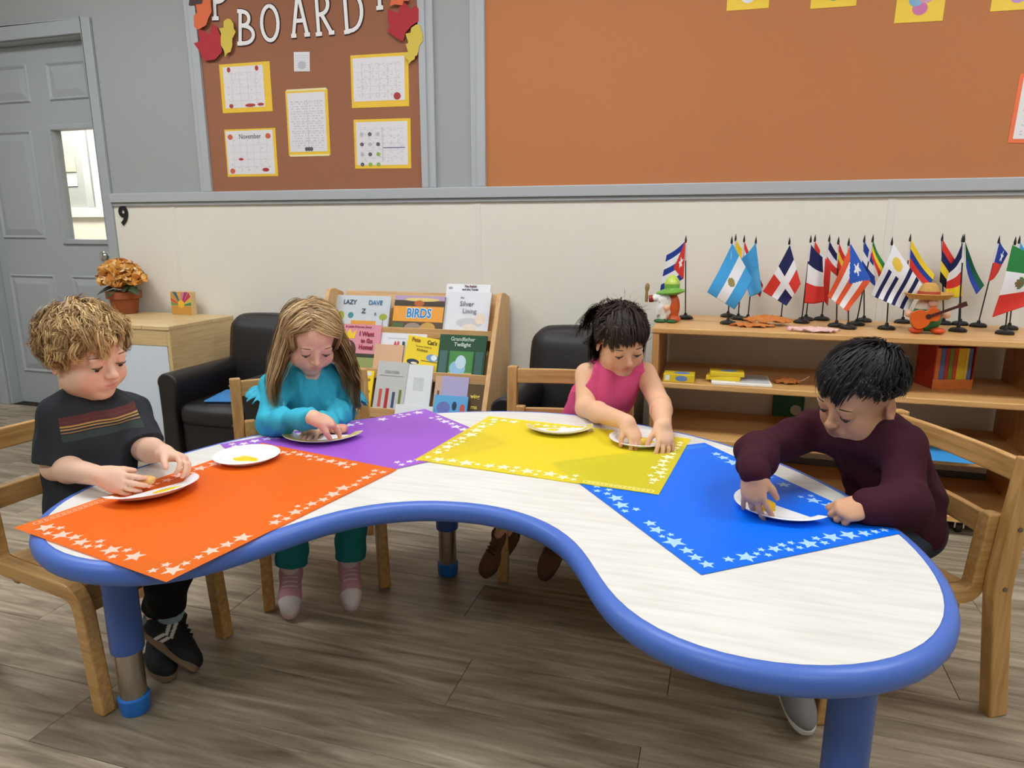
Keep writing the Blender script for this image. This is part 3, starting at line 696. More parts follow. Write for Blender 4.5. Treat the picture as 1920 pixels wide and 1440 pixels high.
def hand_solid(v, Wp, d, nrm, thumb_side, curls, spread=0.10, sc=1.0, thumb=(0.5, 0.35), tc=0.5, pal=None):
    """Wp wrist; d towards the fingers; nrm out of the back of the hand; thumb_side vector; curls = bend of each finger (index..little)"""
    d = nrm_(d); nrm = nrm_(np.array(nrm) - d * np.dot(nrm, d)); t = np.cross(d, nrm)
    if np.dot(t, thumb_side) < 0: t = -t
    Wp = np.array(Wp, float); tips = []
    R = np.stack([t, d, nrm], 1)
    pl = 0.050 * sc
    v.ell(Wp + d * 0.028 * sc, (0.0265 * sc, 0.034 * sc, 0.0125 * sc), 0.012, R)
    v.ell(Wp + d * 0.012 * sc + t * 0.012 * sc - nrm * 0.006 * sc, (0.0125 * sc, 0.022 * sc, 0.0115 * sc), 0.010, R)     # ball of the thumb
    fl = (0.044, 0.049, 0.045, 0.035); fx = (0.0185, 0.0065, -0.0062, -0.0180); fy = (0.048, 0.052, 0.049, 0.043); rr = (0.0066, 0.0067, 0.0064, 0.0057)
    for i in range(4):
        a = Wp + d * fy[i] * sc + t * fx[i] * sc; sd = nrm_(d + t * spread * (1.5 - i)); ang = 0.0; p = a
        seg = (0.43, 0.32, 0.27); c = curls[i]
        v.cap(a - sd * 0.018 * sc, a, rr[i] * sc * 1.08, rr[i] * sc * 1.08, 0.006)
        for j in range(3):
            ang += c * (0.85, 1.0, 0.7)[j]
            q = p + (sd * math.cos(ang) - nrm * math.sin(ang)) * fl[i] * sc * seg[j]
            v.cap(p, q, rr[i] * sc * (1.0, 0.94, 0.88)[j], rr[i] * sc * (0.94, 0.88, 0.78)[j], 0.0016); p = q
        tips.append(p)
    b0 = Wp + d * 0.014 * sc + t * 0.019 * sc - nrm * 0.004 * sc
    d1 = nrm_(d * math.cos(thumb[0]) + t * math.sin(thumb[0]) - nrm * thumb[1]); b1 = b0 + d1 * 0.026 * sc
    d2 = nrm_(d1 + (-t * 0.35 - nrm * 0.6 + d * 0.5) * tc); b2 = b1 + d2 * 0.021 * sc
    v.cap(b0, b1, 0.0092 * sc, 0.0080 * sc, 0.006); v.cap(b1, b2, 0.0078 * sc, 0.0062 * sc, 0.002)
    tips.append(b2)
    return tips
def arm_solid(v, sh, el, wr, r0=0.036, r1=0.029, r2=0.0205, k=0.012, grow=0.0, wrn=None):
    sh, el, wr = [np.array(p, float) for p in (sh, el, wr)]
    v.cap(sh, el, r0 + grow, r1 + grow, k, wr=wrn); m = el * 0.68 + wr * 0.32
    v.cap(el, m, r1 + grow, r1 * 1.02 + grow, k, wr=wrn); v.cap(m, wr, r1 * 1.0 + grow, r2 + grow, k, wr=wrn)
SKIN_TONES = {}
def skin_colour(V, O, B, sc, base, lip, blush, tips):
    L_ = ((V - np.array(O)) @ B) / sc; c = np.tile(np.array(base[:3]), (len(V), 1))
    def mixin(mask, col, w):
        m = np.clip(mask, 0, 1)[:, None] * w; return c * (1 - m) + np.array(col[:3]) * m
    def blob(p, r): return np.exp(-(((L_ - np.array(p)) / np.array(r)) ** 2).sum(1))
    for s in (-1, 1): c = mixin(blob((s * 0.040, 0.060, -0.036), (0.022, 0.03, 0.020)), blush, 0.55)
    c = mixin(blob((0, 0.097, -0.028), (0.014, 0.012, 0.012)), blush, 0.4)
    for s in (-1, 1): c = mixin(blob((s * 0.078, -0.01, -0.012), (0.014, 0.025, 0.03)), blush, 0.5)
    lm = 1.2 * np.exp(-((L_[:, 0] / 0.0165) ** 4) - ((L_[:, 2] + 0.0545) / (0.0084 - 0.15 * np.abs(L_[:, 0]))) ** 4) * (L_[:, 1] > 0.07)
    c = mixin(lm, lip, 0.75)
    for t in tips: c = mixin(np.exp(-(((V - np.array(t)) / 0.012) ** 2).sum(1)), blush, 0.55)
    return c
def strand_hair(O, B, sc, roots, dirs, K, seg, field, grav, stiff, colliders, jit, g, shell=None, zfree=-0.01):
    """grow strands: roots/dirs in head coordinates (unit head), kept out of the colliders and, above zfree, inside the shell"""
    P = [roots.copy()]; d = dirs.copy(); p = roots.copy(); down = B.T @ np.array([0, 0, -1.0])
    hi = None if shell is None else g.uniform(shell[0], shell[1], len(roots))
    for k in range(K - 1):
        f = field(p, k / (K - 1)); d = d * stiff + f + down * grav + g.normal(size=d.shape) * jit; d /= np.linalg.norm(d, axis=1, keepdims=True) + 1e-9
        p0 = p; p = p + d * (seg[:, None] if np.ndim(seg) else seg)
        for (c, r, off) in colliders:
            q = (p - c) / (np.array(r) + off); l = np.linalg.norm(q, axis=1); m = l < 1
            p[m] = c + (q[m] / l[m][:, None]) * (np.array(r) + off)
        if hi is not None:
            R_ = V3_(HS['cran_r'])[None] + hi[:, None]; q = (p - V3_(HS['cran_c'])) / R_; l = np.linalg.norm(q, axis=1); m = (l > 1) & (p[:, 2] > zfree)
            p[m] = V3_(HS['cran_c']) + (q[m] / l[m][:, None]) * R_[m]
        dd = p - p0; d = dd / (np.linalg.norm(dd, axis=1, keepdims=True) + 1e-9)
        P.append(p.copy())
    return np.stack(P, 1)
def V3_(p): return np.array(p, float)
def to_w(P, O, B, sc): return np.array(O) + (P * sc) @ B.T
V3 = lambda p: np.array(p, float)
def torso_solid(v, D, grow, wrn=None):
    T = D['tb']; pel, bel, che, nk = [V3(D[k]) for k in ('pelvis', 'belly', 'chest', 'neck')]; w = D.get('wide', 1.0)
    g = grow
    v.ell(pel, (0.092 * w + g, 0.075 + g, 0.075 + g), 0.0, T, wr=wrn)
    v.ell(bel, (0.088 * w + g, 0.078 + g, 0.090 + g), 0.04, T, wr=wrn)
    v.ell(che, (0.093 * w + g, 0.068 + g, 0.095 + g), 0.04, T, wr=wrn)
    v.cap(D['shR'], D['shL'], 0.034 + g, 0.034 + g, 0.035, wr=wrn)
    v.cap(V3(D['shR']) * 0.4 + nk * 0.6 + np.array([0, 0, -0.012]), V3(D['shL']) * 0.4 + nk * 0.6 + np.array([0, 0, -0.012]), 0.033 + g, 0.033 + g, 0.03, wr=wrn)
def leg_pts(D, s): return [V3(D[k + s]) for k in ('hip', 'knee', 'ankle')]
def shoe(root, ankle, fwd, up, col_fn, sole_col, name='shoe', length=1.0, sole_name='sole', laces=None):
    """a low shoe: upper grown on a grid, sole a shaped slab, laces; placed by its ankle point, toe direction and up"""
    v = Vol((-0.06, -0.105, -0.01), (0.06, 0.115, 0.125), 0.0025)
    v.ell((0, 0.035, 0.022), (0.033, 0.062, 0.031), 0.0); v.ell((0, -0.040, 0.030), (0.029, 0.042, 0.040), 0.03)
    v.cap((0, -0.040, 0.035), (0, -0.036, 0.080), 0.030, 0.0275, 0.02); v.cap((0, -0.02, 0.055), (0, 0.03, 0.038), 0.022, 0.02, 0.02)
    v.ell((0, -0.036, 0.092), (0.022, 0.022, 0.016), 0.004, sub=True)
    v.plane((0, 0, 0.012), (0, 0, -1)); V, Q = v.mesh(1)
    f = nrm_(fwd); u = nrm_(V3(up) - f * np.dot(up, f)); r = np.cross(f, u); R = np.stack([r, f, u], 1) * length
    org = V3(ankle) - R @ np.array([0, -0.036, 0.066]); loc = np.array(root.location)
    T4 = Matrix([[*R[0], org[0] - loc[0]], [*R[1], org[1] - loc[1]], [*R[2], org[2] - loc[2]], [0, 0, 0, 1]])
    o = np_obj(name, V @ R.T + org - loc, Q, Mvc('shoe_upper', 0.7, bump=0.2), root, col_fn(V))
    out = []
    for k in range(36):
        a = 2 * math.pi * k / 36; y = math.sin(a); x = math.cos(a)
        out.append((math.copysign(abs(x) ** 0.8, x) * (0.030 + 0.006 * (y > 0) * y), math.copysign(abs(y) ** 0.9, y) * 0.094 + 0.004))
    b = MB(); n = len(out)
    rings = [(0.90, 0.0), (1.0, 0.004), (1.0, 0.016), (0.96, 0.020)]
    vs = [tuple(T4 @ Vector((p[0] * q, p[1] * q, z))) for q, z in rings for p in out]
    fs = [tuple(range(n))[::-1], tuple(range(3 * n, 4 * n))] + [(i * n + k, i * n + (k + 1) % n, (i + 1) * n + (k + 1) % n, (i + 1) * n + k) for i in range(3) for k in range(n)]
    b.add(vs, fs).build(sole_name, sole_col, o, smooth=True)
    if laces is not None:
        b = MB()
        for i, y in enumerate((0.002, 0.014, 0.026)):
            z = 0.0735 - 0.38 * (y - 0.002)
            b.tube([T4 @ Vector(q) for q in ((-0.019, y, z - 0.008), (-0.008, y + 0.002, z), (0.008, y + 0.002, z), (0.019, y, z - 0.008))], 0.0028, 6)
        b.build('laces', laces, o, smooth=True)
    return o
def lashes_brows(root, O, B, sc, colr, open_=0.0, browc=None, browz=0.0):
    """eyeball slivers, lash lines and eyebrows"""
    loc = np.array(root.location); gl = lambda p: Vector(V3(O) + B @ (V3(p) * sc) - loc)
    me_ = M('eye_white', rgb(225, 218, 210), 0.25, 0.02); mi_ = M('eye_iris', rgb(46, 36, 32), 0.2, 0.05)
    ml_ = M('lash_' + str(colr), colr, 0.6, 0.05); mb_ = M('brow_' + str(browc or colr), browc or colr, 0.7, 0.1)
    for s in (-1, 1):
        e = MB().ball((0, 0, 0), 0.0100 * sc, 10).build('eye', me_, root, smooth='all'); e.location = gl((s * 0.031, 0.0702, -0.0062))
        i = MB().ball((0, 0, 0), 0.0062 * sc, 8).build('iris', mi_, e, smooth='all'); i.location = Vector(B @ V3((0, 0.0058, -0.0030)) * sc)
        b = MB(); path = []
        for k in range(9):
            t = -1 + 2 * k / 8; path.append(gl((s * (0.031 + 0.0140 * t), 0.0838 - 0.0062 * t * t, -0.0052 + 0.0016 * t * t)))
        b.tube(path, [0.0006 + 0.0011 * sc * (1 - abs(-1 + 2 * k / 8) ** 3) for k in range(9)], 6); b.build('eyelashes', ml_, root, smooth=True)
        b = MB(); path = []
        for k in range(9):
            t = -1 + 2 * k / 8; path.append(gl((s * (0.031 + 0.017 * t), 0.0842 - 0.006 * ((t + 0.3) ** 2) - 0.002, 0.0185 + browz + 0.003 * (1 - t * t) + 0.0005 * t)))
        b.tube(path, [0.0006 + 0.0009 * sc * (1 - abs(-1 + 2 * k / 8) ** 3) for k in range(9)], 6); b.build('eyebrow', mb_, root, smooth=True)
def child(label, D):
    root = thing('person', label, 'person', (D['base'][0], D['base'][1], 0), 0.0, 'children seated around the table')
    loc = np.array(root.location); O, B, sc = V3(D['O']), D['B'], D['sc']
    pts = [D[k] for k in ('shR', 'shL', 'elR', 'elL', 'wrR', 'wrL', 'hipR', 'hipL', 'kneeR', 'kneeL', 'ankleR', 'ankleL')] + [O + d for d in (0.16, -0.16)]
    pts = np.array([V3(p) for p in pts]); v = Vol(pts.min(0) - 0.105, pts.max(0) + 0.105, 0.00275)
    head_solid(v, O, B, sc)
    v.cap(O + B @ (V3((0, -0.022, -0.055)) * sc), V3(D['neck']) + np.array([0, 0, -0.01]), 0.0365 * sc, 0.040, 0.018)
    torso_solid(v, D, -0.006)
    tips = []
    for s in 'RL':
        arm_solid(v, D['sh' + s], D['el' + s], D['wr' + s], *(D.get('arm', (0.034, 0.0285, 0.0205))))
        h = D['hand' + s]; tips += hand_solid(v, D['wr' + s], h['d'], h['n'], h['t'], h['c'], h.get('spread', 0.10), h.get('sc', 0.95), h.get('thumb', (0.6, 0.35)), h.get('tc', 0.5))
        hp, kn, an = leg_pts(D, s); v.cap(hp, kn, 0.052, 0.040, 0.02); v.cap(kn, kn * 0.6 + an * 0.4, 0.038, 0.037, 0.015); v.cap(kn * 0.6 + an * 0.4, an, 0.036, 0.024, 0.015)
    D['tips'] = tips
    V, Q = v.mesh(1)
    np_obj('body', V - loc, Q, Mvc('skin', 0.5, sss=0.03, spec=0.35, var=0.03), root, skin_colour(V, O, B, sc, D['skin'], D['lip'], D['blush'], tips))
    return root
def cloth_obj(root, name, v, colr, mat, smooth=1):
    V, Q = v.mesh(smooth); c = colr(V) if callable(colr) else np.tile(np.array(colr[:3]), (len(V), 1))
    return np_obj(name, V - np.array(root.location), Q, mat, root, c)
m_cloth = Mvc('cotton_knit', 0.85, spec=0.15, sheen=0.0, bump=0.25, bscale=900, var=0.07)
m_hair = Mvc('hair_fibre', 0.55, spec=0.3, var=0.10)
def shirt_vol(D, h=0.003, grow=0.012, sleeves='long', seed=1, amp=0.0022, hem=None, f=60, fold=30):
    pts = [V3(D[k]) for k in ('shR', 'shL', 'elR', 'elL', 'wrR', 'wrL', 'pelvis', 'neck')]; pts = np.array(pts)
    v = Vol(pts.min(0) - 0.14, pts.max(0) + 0.12, h); w = waves(seed, amp, f, 12, (1, 1, 0.7))
    torso_solid(v, D, grow, w)
    for s in 'RL':
        sh, el, wr = [V3(D[k + s]) for k in ('sh', 'el', 'wr')]
        a = D.get('arm', (0.034, 0.0285, 0.0205))
        if sleeves == 'long':
            arm_solid(v, sh, el, wr * D.get('cuff', 0.93) + el * (1 - D.get('cuff', 0.93)), a[0], a[1], a[2] + 0.002, 0.02, 0.009, w)
        elif sleeves == 'short':
            e2 = sh + (el - sh) * 0.86; dd = nrm_(el - sh); v2 = Vol(np.minimum(sh, e2) - 0.09, np.maximum(sh, e2) + 0.09, h)
            v2.cap(sh, sh + (el - sh) * 1.2, a[0] + 0.015, a[1] + 0.020, 0.0, wr=w); v2.plane(sh + (el - sh) * 0.88, dd)
            # paste the cut sleeve into the shirt
            i0 = np.round((v2.lo - v.lo) / h).astype(int); sl = tuple(slice(max(0, i0[q]), max(0, min(v.n[q], i0[q] + v2.n[q]))) for q in range(3))
            so = tuple(slice(sl[q].start - i0[q], sl[q].stop - i0[q]) for q in range(3)); v._put(sl, v2.F[so], 0.016, False)
    w2 = waves(seed + 9, 1.0, fold, 7, (1, 1, 0.75))
    if fold: v.disp(lambda P: -0.0045 * np.exp(-(w2(P) * 2.0) ** 2) + 0.0012)
    if hem is not None: v.plane(V3(hem), (0, 0, -1))
    return v
def pants_vol(D, h=0.004, rad=(0.062, 0.050, 0.043), hemlen=0.8, seed=4):
    pts = np.array([V3(D[k + s]) for k in ('hip', 'knee', 'ankle') for s in 'RL']); v = Vol(pts.min(0) - 0.13, pts.max(0) + 0.13, h); w = waves(seed, 0.0022, 55, 10)
    v.ell(V3(D['pelvis']) - np.array([0, 0, 0.012]), (0.105, 0.088, 0.070), 0.0, D['tb'], wr=w)
    for s in 'RL':
        hp, kn, an = leg_pts(D, s); e = kn + (an - kn) * hemlen
        v.cap(hp, kn, rad[0], rad[1], 0.025, wr=w)
        v2 = Vol(np.minimum(kn, e) - 0.08, np.maximum(kn, e) + 0.08, h); v2.cap(kn, kn + (an - kn) * (hemlen + 0.3), rad[1], rad[2], 0, wr=w); v2.plane(e, an - kn)
        i0 = np.round((v2.lo - v.lo) / h).astype(int); sl = tuple(slice(max(0, i0[q]), max(0, min(v.n[q], i0[q] + v2.n[q]))) for q in range(3))
        so = tuple(slice(sl[q].start - i0[q], sl[q].stop - i0[q]) for q in range(3)); v._put(sl, v2.F[so], 0.02, False)
    v.plane(V3((0, 0, SEAT - 0.004)), (0, 0, -1), lim=(V3(D['pelvis']) - 0.12, V3(D['pelvis']) + 0.12))
    return v
def tbasis(face, lean=0.0, side=0.0): return basis(face, lean, side)
def ang2(deg): return (math.cos(math.radians(deg)), math.sin(math.radians(deg)))
N3 = lambda v: np.array([v.x, v.y, v.z], float)
def scalp(g, n, mask, off=0.0):
    """random points of the cranium where mask(direction) holds, head coordinates"""
    out = np.zeros((0, 3))
    while len(out) < n:
        d = g.normal(size=(n * 3, 3)); d /= np.linalg.norm(d, axis=1, keepdims=True); out = np.concatenate([out, d[mask(d)]])
    d = out[:n]; return V3(HS['cran_c']) + d * (V3(HS['cran_r']) + off), d
def hairline(front=0.50, side=-0.30, back=-0.75):
    def m(d):
        y = d[:, 1]; lim = np.where(y > 0, side + (front - side) * np.clip(y / 0.8, 0, 1) ** 1.3, side + (back - side) * (-y)); return d[:, 2] > lim
    return m
def cap_vol(D, grow, hl, h=0.003, lump=None, extra=None):
    O, B, sc = V3(D['O']), D['B'], D['sc']; v = Vol(O - 0.2, O + 0.2, h); c = O + B @ (V3(HS['cran_c']) * sc)
    v.ell(c, (V3(HS['cran_r']) + grow) * sc, 0.0, B)
    if extra: extra(v)
    if lump: v.disp(lump)
    def cut(P):
        q = ((P - c) @ B) / sc / (V3(HS['cran_r']) + grow); l = np.linalg.norm(q, axis=-1) + 1e-9; d = q / l[..., None]
        y = d[..., 1]; front, side, back = hl; lim = np.where(y > 0, side + (front - side) * np.clip(y / 0.8, 0, 1) ** 1.3, side + (back - side) * (-y))
        return (lim - d[..., 2]) * 0.09
    sl, P = v._blk(v.lo, v.lo + v.h * v.n); v.F = np.maximum(v.F, cut(P).astype(np.float32) - (0.0))
    return v
def hair_obj(root, D, capv, P, rad, cols, capcol, name='hair'):
    """cap and strands together as one mesh; P in world"""
    ok_ = np.linalg.norm(np.diff(P, axis=1), axis=2).min(1) > 4e-4; P, rad, cols = P[ok_], rad[ok_], cols[ok_]
    V1, Q1 = capv.mesh(1); V2, Q2 = ribbons(P, rad, V3(D['O']) + D['B'] @ (CRANC * D['sc'])); K = P.shape[1]
    c2 = np.repeat(cols, K * 2, axis=0); c1 = np.tile(np.array(capcol[:3]), (len(V1), 1))
    return np_obj(name, np.concatenate([V1, V2]) - np.array(root.location), np.concatenate([Q1, Q2 + len(V1)]), m_hair, root, np.concatenate([c1, c2]))
def pick_cols(g, n, a, b, pw=1.0):
    t = g.random(n)[:, None] ** pw; return np.array(a[:3]) * (1 - t) + np.array(b[:3]) * t
def clumps(g, P, per, spread, tip):
    """each guide strand becomes a lock of strands"""
    N, K, _ = P.shape; off = g.normal(size=(N, per, 1, 3)) * spread; w = np.linspace(1, tip, K)[None, None, :, None]
    Q = P[:, None] + off * w; return Q.reshape(N * per, K, 3)
CRANC, CRANR = V3(HS['cran_c']), V3(HS['cran_r'])
FACEC, FACER = V3((0, 0.020, -0.024)), V3((0.0605, 0.060, 0.070))

# ---- the boy with curly hair, striped t-shirt
D = {}
D['B'] = basis(ang2(-6), math.radians(13), math.radians(-3)); D['sc'] = 0.95; D['O'] = N3(hr(162, 664, 1.86))
D['tb'] = tbasis(ang2(-20), 0.10)
D['base'] = (-1.45, 1.24); D['pelvis'] = (-1.470, 1.250, 0.388); D['belly'] = (-1.458, 1.246, 0.475); D['chest'] = (-1.440, 1.242, 0.575)
D['neck'] = D['O'] + np.array([-0.030, 0.004, -0.105])
D['shR'] = N3(hr(118, 782, 1.86)); D['shL'] = N3(hr(243, 776, 1.94))
D['elR'] = N3(hr(104, 876, 1.85)); D['elL'] = N3(hr(272, 842, 1.86))
D['wrR'] = N3(oz(190, 893, 0.540)); D['wrL'] = N3(oz(308, 850, 0.560))
D['handR'] = dict(d=N3(oz(250, 915, 0.520)) - D['wrR'], n=(0.45, -0.85, 0.25), t=(0, 0, 1), c=(0.35, 0.40, 0.45, 0.5), thumb=(0.35, 0.25), tc=0.3, sc=0.98)
D['handL'] = dict(d=N3(oz(352, 862, 0.550)) - D['wrL'], n=(-0.1, 0.45, 0.85), t=(0.3, -0.9, 0), c=(0.75, 0.7, 0.65, 0.6), thumb=(0.7, 0.55), tc=0.5, sc=0.98)
D['hipR'] = (-1.440, 1.190, 0.365); D['hipL'] = (-1.430, 1.305, 0.365); D['kneeR'] = (-1.215, 1.165, 0.345); D['kneeL'] = (-1.205, 1.275, 0.345)
D['ankleR'] = N3(oz(322, 1160, 0.115)); D['ankleL'] = N3(oz(286, 1180, 0.085)); D['toeR'] = (0.85, 0.0, -0.46); D['toeL'] = (0.80, -0.45, -0.12)
D['skin'] = rgb(238, 196, 170); D['lip'] = rgb(214, 136, 124); D['blush'] = rgb(236, 164, 142)
kid1 = child('curly fair-haired boy in a dark grey t-shirt with a striped chest band', D)
lashes_brows(kid1, D['O'], D['B'], D['sc'], rgb(92, 66, 50), browc=rgb(140, 100, 70))
v = shirt_vol(D, 0.003, 0.014, 'short', 3, 0.0026, hem=(0, 0, 0.385))
def mtee():
    m = bpy.data.materials.new('striped_tee'); nt, N, L = nodes(m); b = N['Principled BSDF']; b.inputs['Roughness'].default_value = 0.85; b.inputs['Specular IOR Level'].default_value = 0.15
    a = N.new('ShaderNodeAttribute'); a.attribute_name = 'torso'; sp = N.new('ShaderNodeSeparateXYZ'); L.new(a.outputs['Vector'], sp.inputs[0])
    mr = N.new('ShaderNodeMapRange'); mr.inputs['From Min'].default_value = 0.000; mr.inputs['From Max'].default_value = 0.080; L.new(sp.outputs['Z'], mr.inputs['Value'])
    cr = N.new('ShaderNodeValToRGB'); cr.color_ramp.interpolation = 'CONSTANT'; E_ = cr.color_ramp.elements; base = rgb(52, 55, 60)
    E_[0].position = 0.0; E_[0].color = base; E_[1].position = 0.10; E_[1].color = rgb(62, 74, 72)
    for pos, c in ((0.30, base), (0.335, rgb(150, 122, 84)), (0.37, base), (0.42, rgb(186, 152, 96)), (0.46, rgb(70, 60, 58)), (0.50, rgb(190, 154, 96)), (0.545, rgb(98, 62, 62)), (0.64, rgb(112, 70, 66)), (0.665, rgb(98, 60, 60)), (0.80, base)):
        e = E_.new(pos); e.color = c
    L.new(mr.outputs[0], cr.inputs[0])
    def mt(op, x, y):
        n = N.new('ShaderNodeMath'); n.operation = op
        for i, q in enumerate((x, y)):
            if isinstance(q, (int, float)): n.inputs[i].default_value = q
            else: L.new(q, n.inputs[i])
        return n.outputs[0]
    ab = N.new('ShaderNodeMath'); ab.operation = 'ABSOLUTE'; L.new(sp.outputs['X'], ab.inputs[0])
    k = mt('MULTIPLY', mt('LESS_THAN', ab.outputs[0], 0.088), mt('GREATER_THAN', sp.outputs['Y'], 0.0))
    mx = N.new('ShaderNodeMix'); mx.data_type = 'RGBA'; mx.inputs['A'].default_value = base; L.new(k, mx.inputs['Factor']); L.new(cr.outputs[0], mx.inputs['B']); L.new(mx.outputs['Result'], b.inputs['Base Color'])
    tc = N.new('ShaderNodeTexCoord'); n2 = N.new('ShaderNodeTexNoise'); n2.inputs['Scale'].default_value = 900; L.new(tc.outputs['Object'], n2.inputs['Vector'])
    bp = N.new('ShaderNodeBump'); bp.inputs['Strength'].default_value = 0.25; bp.inputs['Distance'].default_value = 0.002; L.new(n2.outputs['Fac'], bp.inputs['Height']); L.new(bp.outputs[0], b.inputs['Normal'])
    return m
V_, Q_ = v.mesh(1); o = np_obj('t_shirt', V_ - np.array(kid1.location), Q_, mtee(), kid1)
at_ = o.data.attributes.new('torso', 'FLOAT_VECTOR', 'POINT'); at_.data.foreach_set('vector', ((V_ - V3(D['chest'])) @ D['tb'] - np.array([0.0, 0, 0.015])).astype(np.float32).ravel())
cloth_obj(kid1, 'trousers', pants_vol(D, 0.004, (0.060, 0.048, 0.040), 0.80, 5), rgb(24, 25, 28), m_cloth)
def vans_col(V):
    c = np.tile(np.array(rgb(24, 24, 28)[:3]), (len(V), 1)); yb_ = V[:, 1] - (V[:, 2] - 0.04) * np.where(V[:, 2] > 0.035, -0.5, 0.5)
    for a, b in ((-0.016, -0.008), (-0.002, 0.006)):
        m = (np.abs(V[:, 0]) > 0.012) & (yb_ > a) & (yb_ < b) & (V[:, 2] < 0.075); c[m] = rgb(222, 218, 208)[:3]
    return c
m_gum = M('tan_rubber_sole', rgb(122, 100, 78), 0.7, 0.06)
shoe(kid1, D['ankleR'], D['toeR'], (0.30, 0.70, 0.75), vans_col, m_gum, laces=M('black_lace', rgb(30, 30, 32), 0.8))
shoe(kid1, D['ankleL'], D['toeL'], (0.1, 0.1, 1), vans_col, m_gum, laces=M('black_lace', rgb(30, 30, 32), 0.8))
for s in 'RL':
    an, kn = V3(D['ankle' + s]), V3(D['knee' + s]); dd = nrm_(kn - an); lo_ = np.array(kid1.location)
    MB().tube([Vector(an + dd * t - lo_) for t in (-0.01, 0.01, 0.03, 0.034)], [0.030, 0.031, 0.032, 0.028], 20).build('sock', M('pale_blue_sock', rgb(150, 178, 186), 0.9, 0.08, 200, 0.3), kid1, smooth=True)
g = np.random.default_rng(3)
hl = (0.50, -0.30, -0.62)
roots, d0 = scalp(g, 420, hairline(*hl), 0.006)
def fld(p, t):
    away = p - V3((0.0, -0.045, 0.11)); away /= np.linalg.norm(away, axis=1, keepdims=True) + 1e-9; return away * 0.8
gd = strand_hair(D['O'], D['B'], D['sc'], roots, d0 * 0.8 + g.normal(size=d0.shape) * 0.35, 12, 0.0072 * g.uniform(0.75, 1.2, len(roots)), fld, 0.22, 0.75, [(CRANC, CRANR, 0.009), (FACEC, FACER, 0.010)], 0.42, g, shell=(0.010, 0.022), zfree=-0.05)
K = gd.shape[1]; tt = np.linspace(0, 1, K); ph = g.uniform(0, 6.28, len(gd)); fr_ = g.uniform(0.9, 1.7, len(gd)); am = g.uniform(0.003, 0.0075, len(gd))
e1 = g.normal(size=(len(gd), 3)); e2 = g.normal(size=(len(gd), 3)); arg = ph[:, None] + 6.28 * fr_[:, None] * tt[None]
gd = gd + (np.cos(arg) * am[:, None])[..., None] * e1[:, None] * 0.6 + (np.sin(arg) * am[:, None])[..., None] * e2[:, None] * 0.6
lk = clumps(g, gd, 14, 0.0050, 0.75)
hc = np.repeat(pick_cols(g, len(gd), rgb(146, 110, 68), rgb(230, 196, 140), 1.2), 14, axis=0) * g.uniform(0.82, 1.15, (len(lk), 1))
rad = np.tile(np.interp(tt, [0, 0.7, 1], [0.0026, 0.0022, 0.0006]) * D['sc'], (len(lk), 1))
capv = cap_vol(D, 0.011, hl, 0.003, waves(8, 0.005, 80, 12))
hair_obj(kid1, D, capv, to_w(lk, D['O'], D['B'], D['sc']), rad, hc, rgb(142, 108, 68))
D1 = D

# ---- the girl in the blue frilled top
D = {}
D['B'] = basis(ang2(-44), math.radians(30), math.radians(3)); D['sc'] = 0.92; D['O'] = N3(hr(582, 634, 2.08))
D['tb'] = tbasis(ang2(-46), 0.16)
D['base'] = (-1.21, 1.81); D['pelvis'] = (-1.222, 1.835, 0.385); D['belly'] = (-1.205, 1.815, 0.465); D['chest'] = (-1.186, 1.796, 0.560)
D['neck'] = D['O'] + np.array([-0.030, 0.030, -0.095])
D['shR'] = N3(hr(517, 722, 2.13)); D['shL'] = N3(hr(634, 722, 2.18))
D['elR'] = N3(hr(509, 792, 2.00)); D['elL'] = N3(hr(645, 772, 2.12))
D['wrR'] = N3(oz(588, 782, 0.578)); D['wrL'] = N3(oz(608, 798, 0.524))
D['handR'] = dict(d=N3(oz(634, 796, 0.545)) - D['wrR'], n=(0.1, -0.35, 0.9), t=(0.6, -0.6, -0.1), c=(0.38, 0.4, 0.42, 0.45), thumb=(0.5, 0.5), tc=0.4, sc=1.05)
D['handL'] = dict(d=N3(oz(580, 822, 0.503)) - D['wrL'] + np.array([0, 0, 0.015]), n=(0.1, -0.2, 1.0), t=(-0.8, -0.3, 0), c=(0.45, 0.45, 0.42, 0.4), thumb=(0.6, 0.5), tc=0.4, sc=0.92, spread=0.18)
D['hipR'] = (-1.245, 1.765, 0.362); D['hipL'] = (-1.155, 1.845, 0.362); D['kneeR'] = (-1.125, 1.585, 0.345); D['kneeL'] = (-0.985, 1.675, 0.345)
D['ankleR'] = N3(oz(545, 1062, 0.120)); D['ankleL'] = N3(oz(655, 1050, 0.120)); D['toeR'] = (0.42, -0.75, -0.48); D['toeL'] = (0.46, -0.72, -0.48)
D['arm'] = (0.030, 0.0245, 0.0185); D['cuff'] = 0.86
D['skin'] = rgb(234, 188, 162); D['lip'] = rgb(210, 134, 124); D['blush'] = rgb(228, 156, 134)
kid2 = child('girl with long straight fair hair in a turquoise frilled top', D)
lashes_brows(kid2, D['O'], D['B'], D['sc'], rgb(88, 62, 48), browc=rgb(120, 86, 60))
tq = rgb(62, 176, 204)
v = shirt_vol(D, 0.0036, 0.013, 'long', 12, 0.0040, hem=(0, 0, 0.36), f=62)
T_ = D['tb']; che_ = V3(D['chest'])
def pleat(P):
    L_ = (P - che_) @ T_; m = np.exp(-((L_[..., 0]) / 0.075) ** 4) * (L_[..., 1] > 0.01) * (np.abs(L_[..., 2]) < 0.14)
    return -0.0045 * np.abs(np.sin(L_[..., 0] * 95 + 0.5)) * m
v.disp(pleat)
cloth_obj(kid2, 'blouse', v, tq, m_cloth)
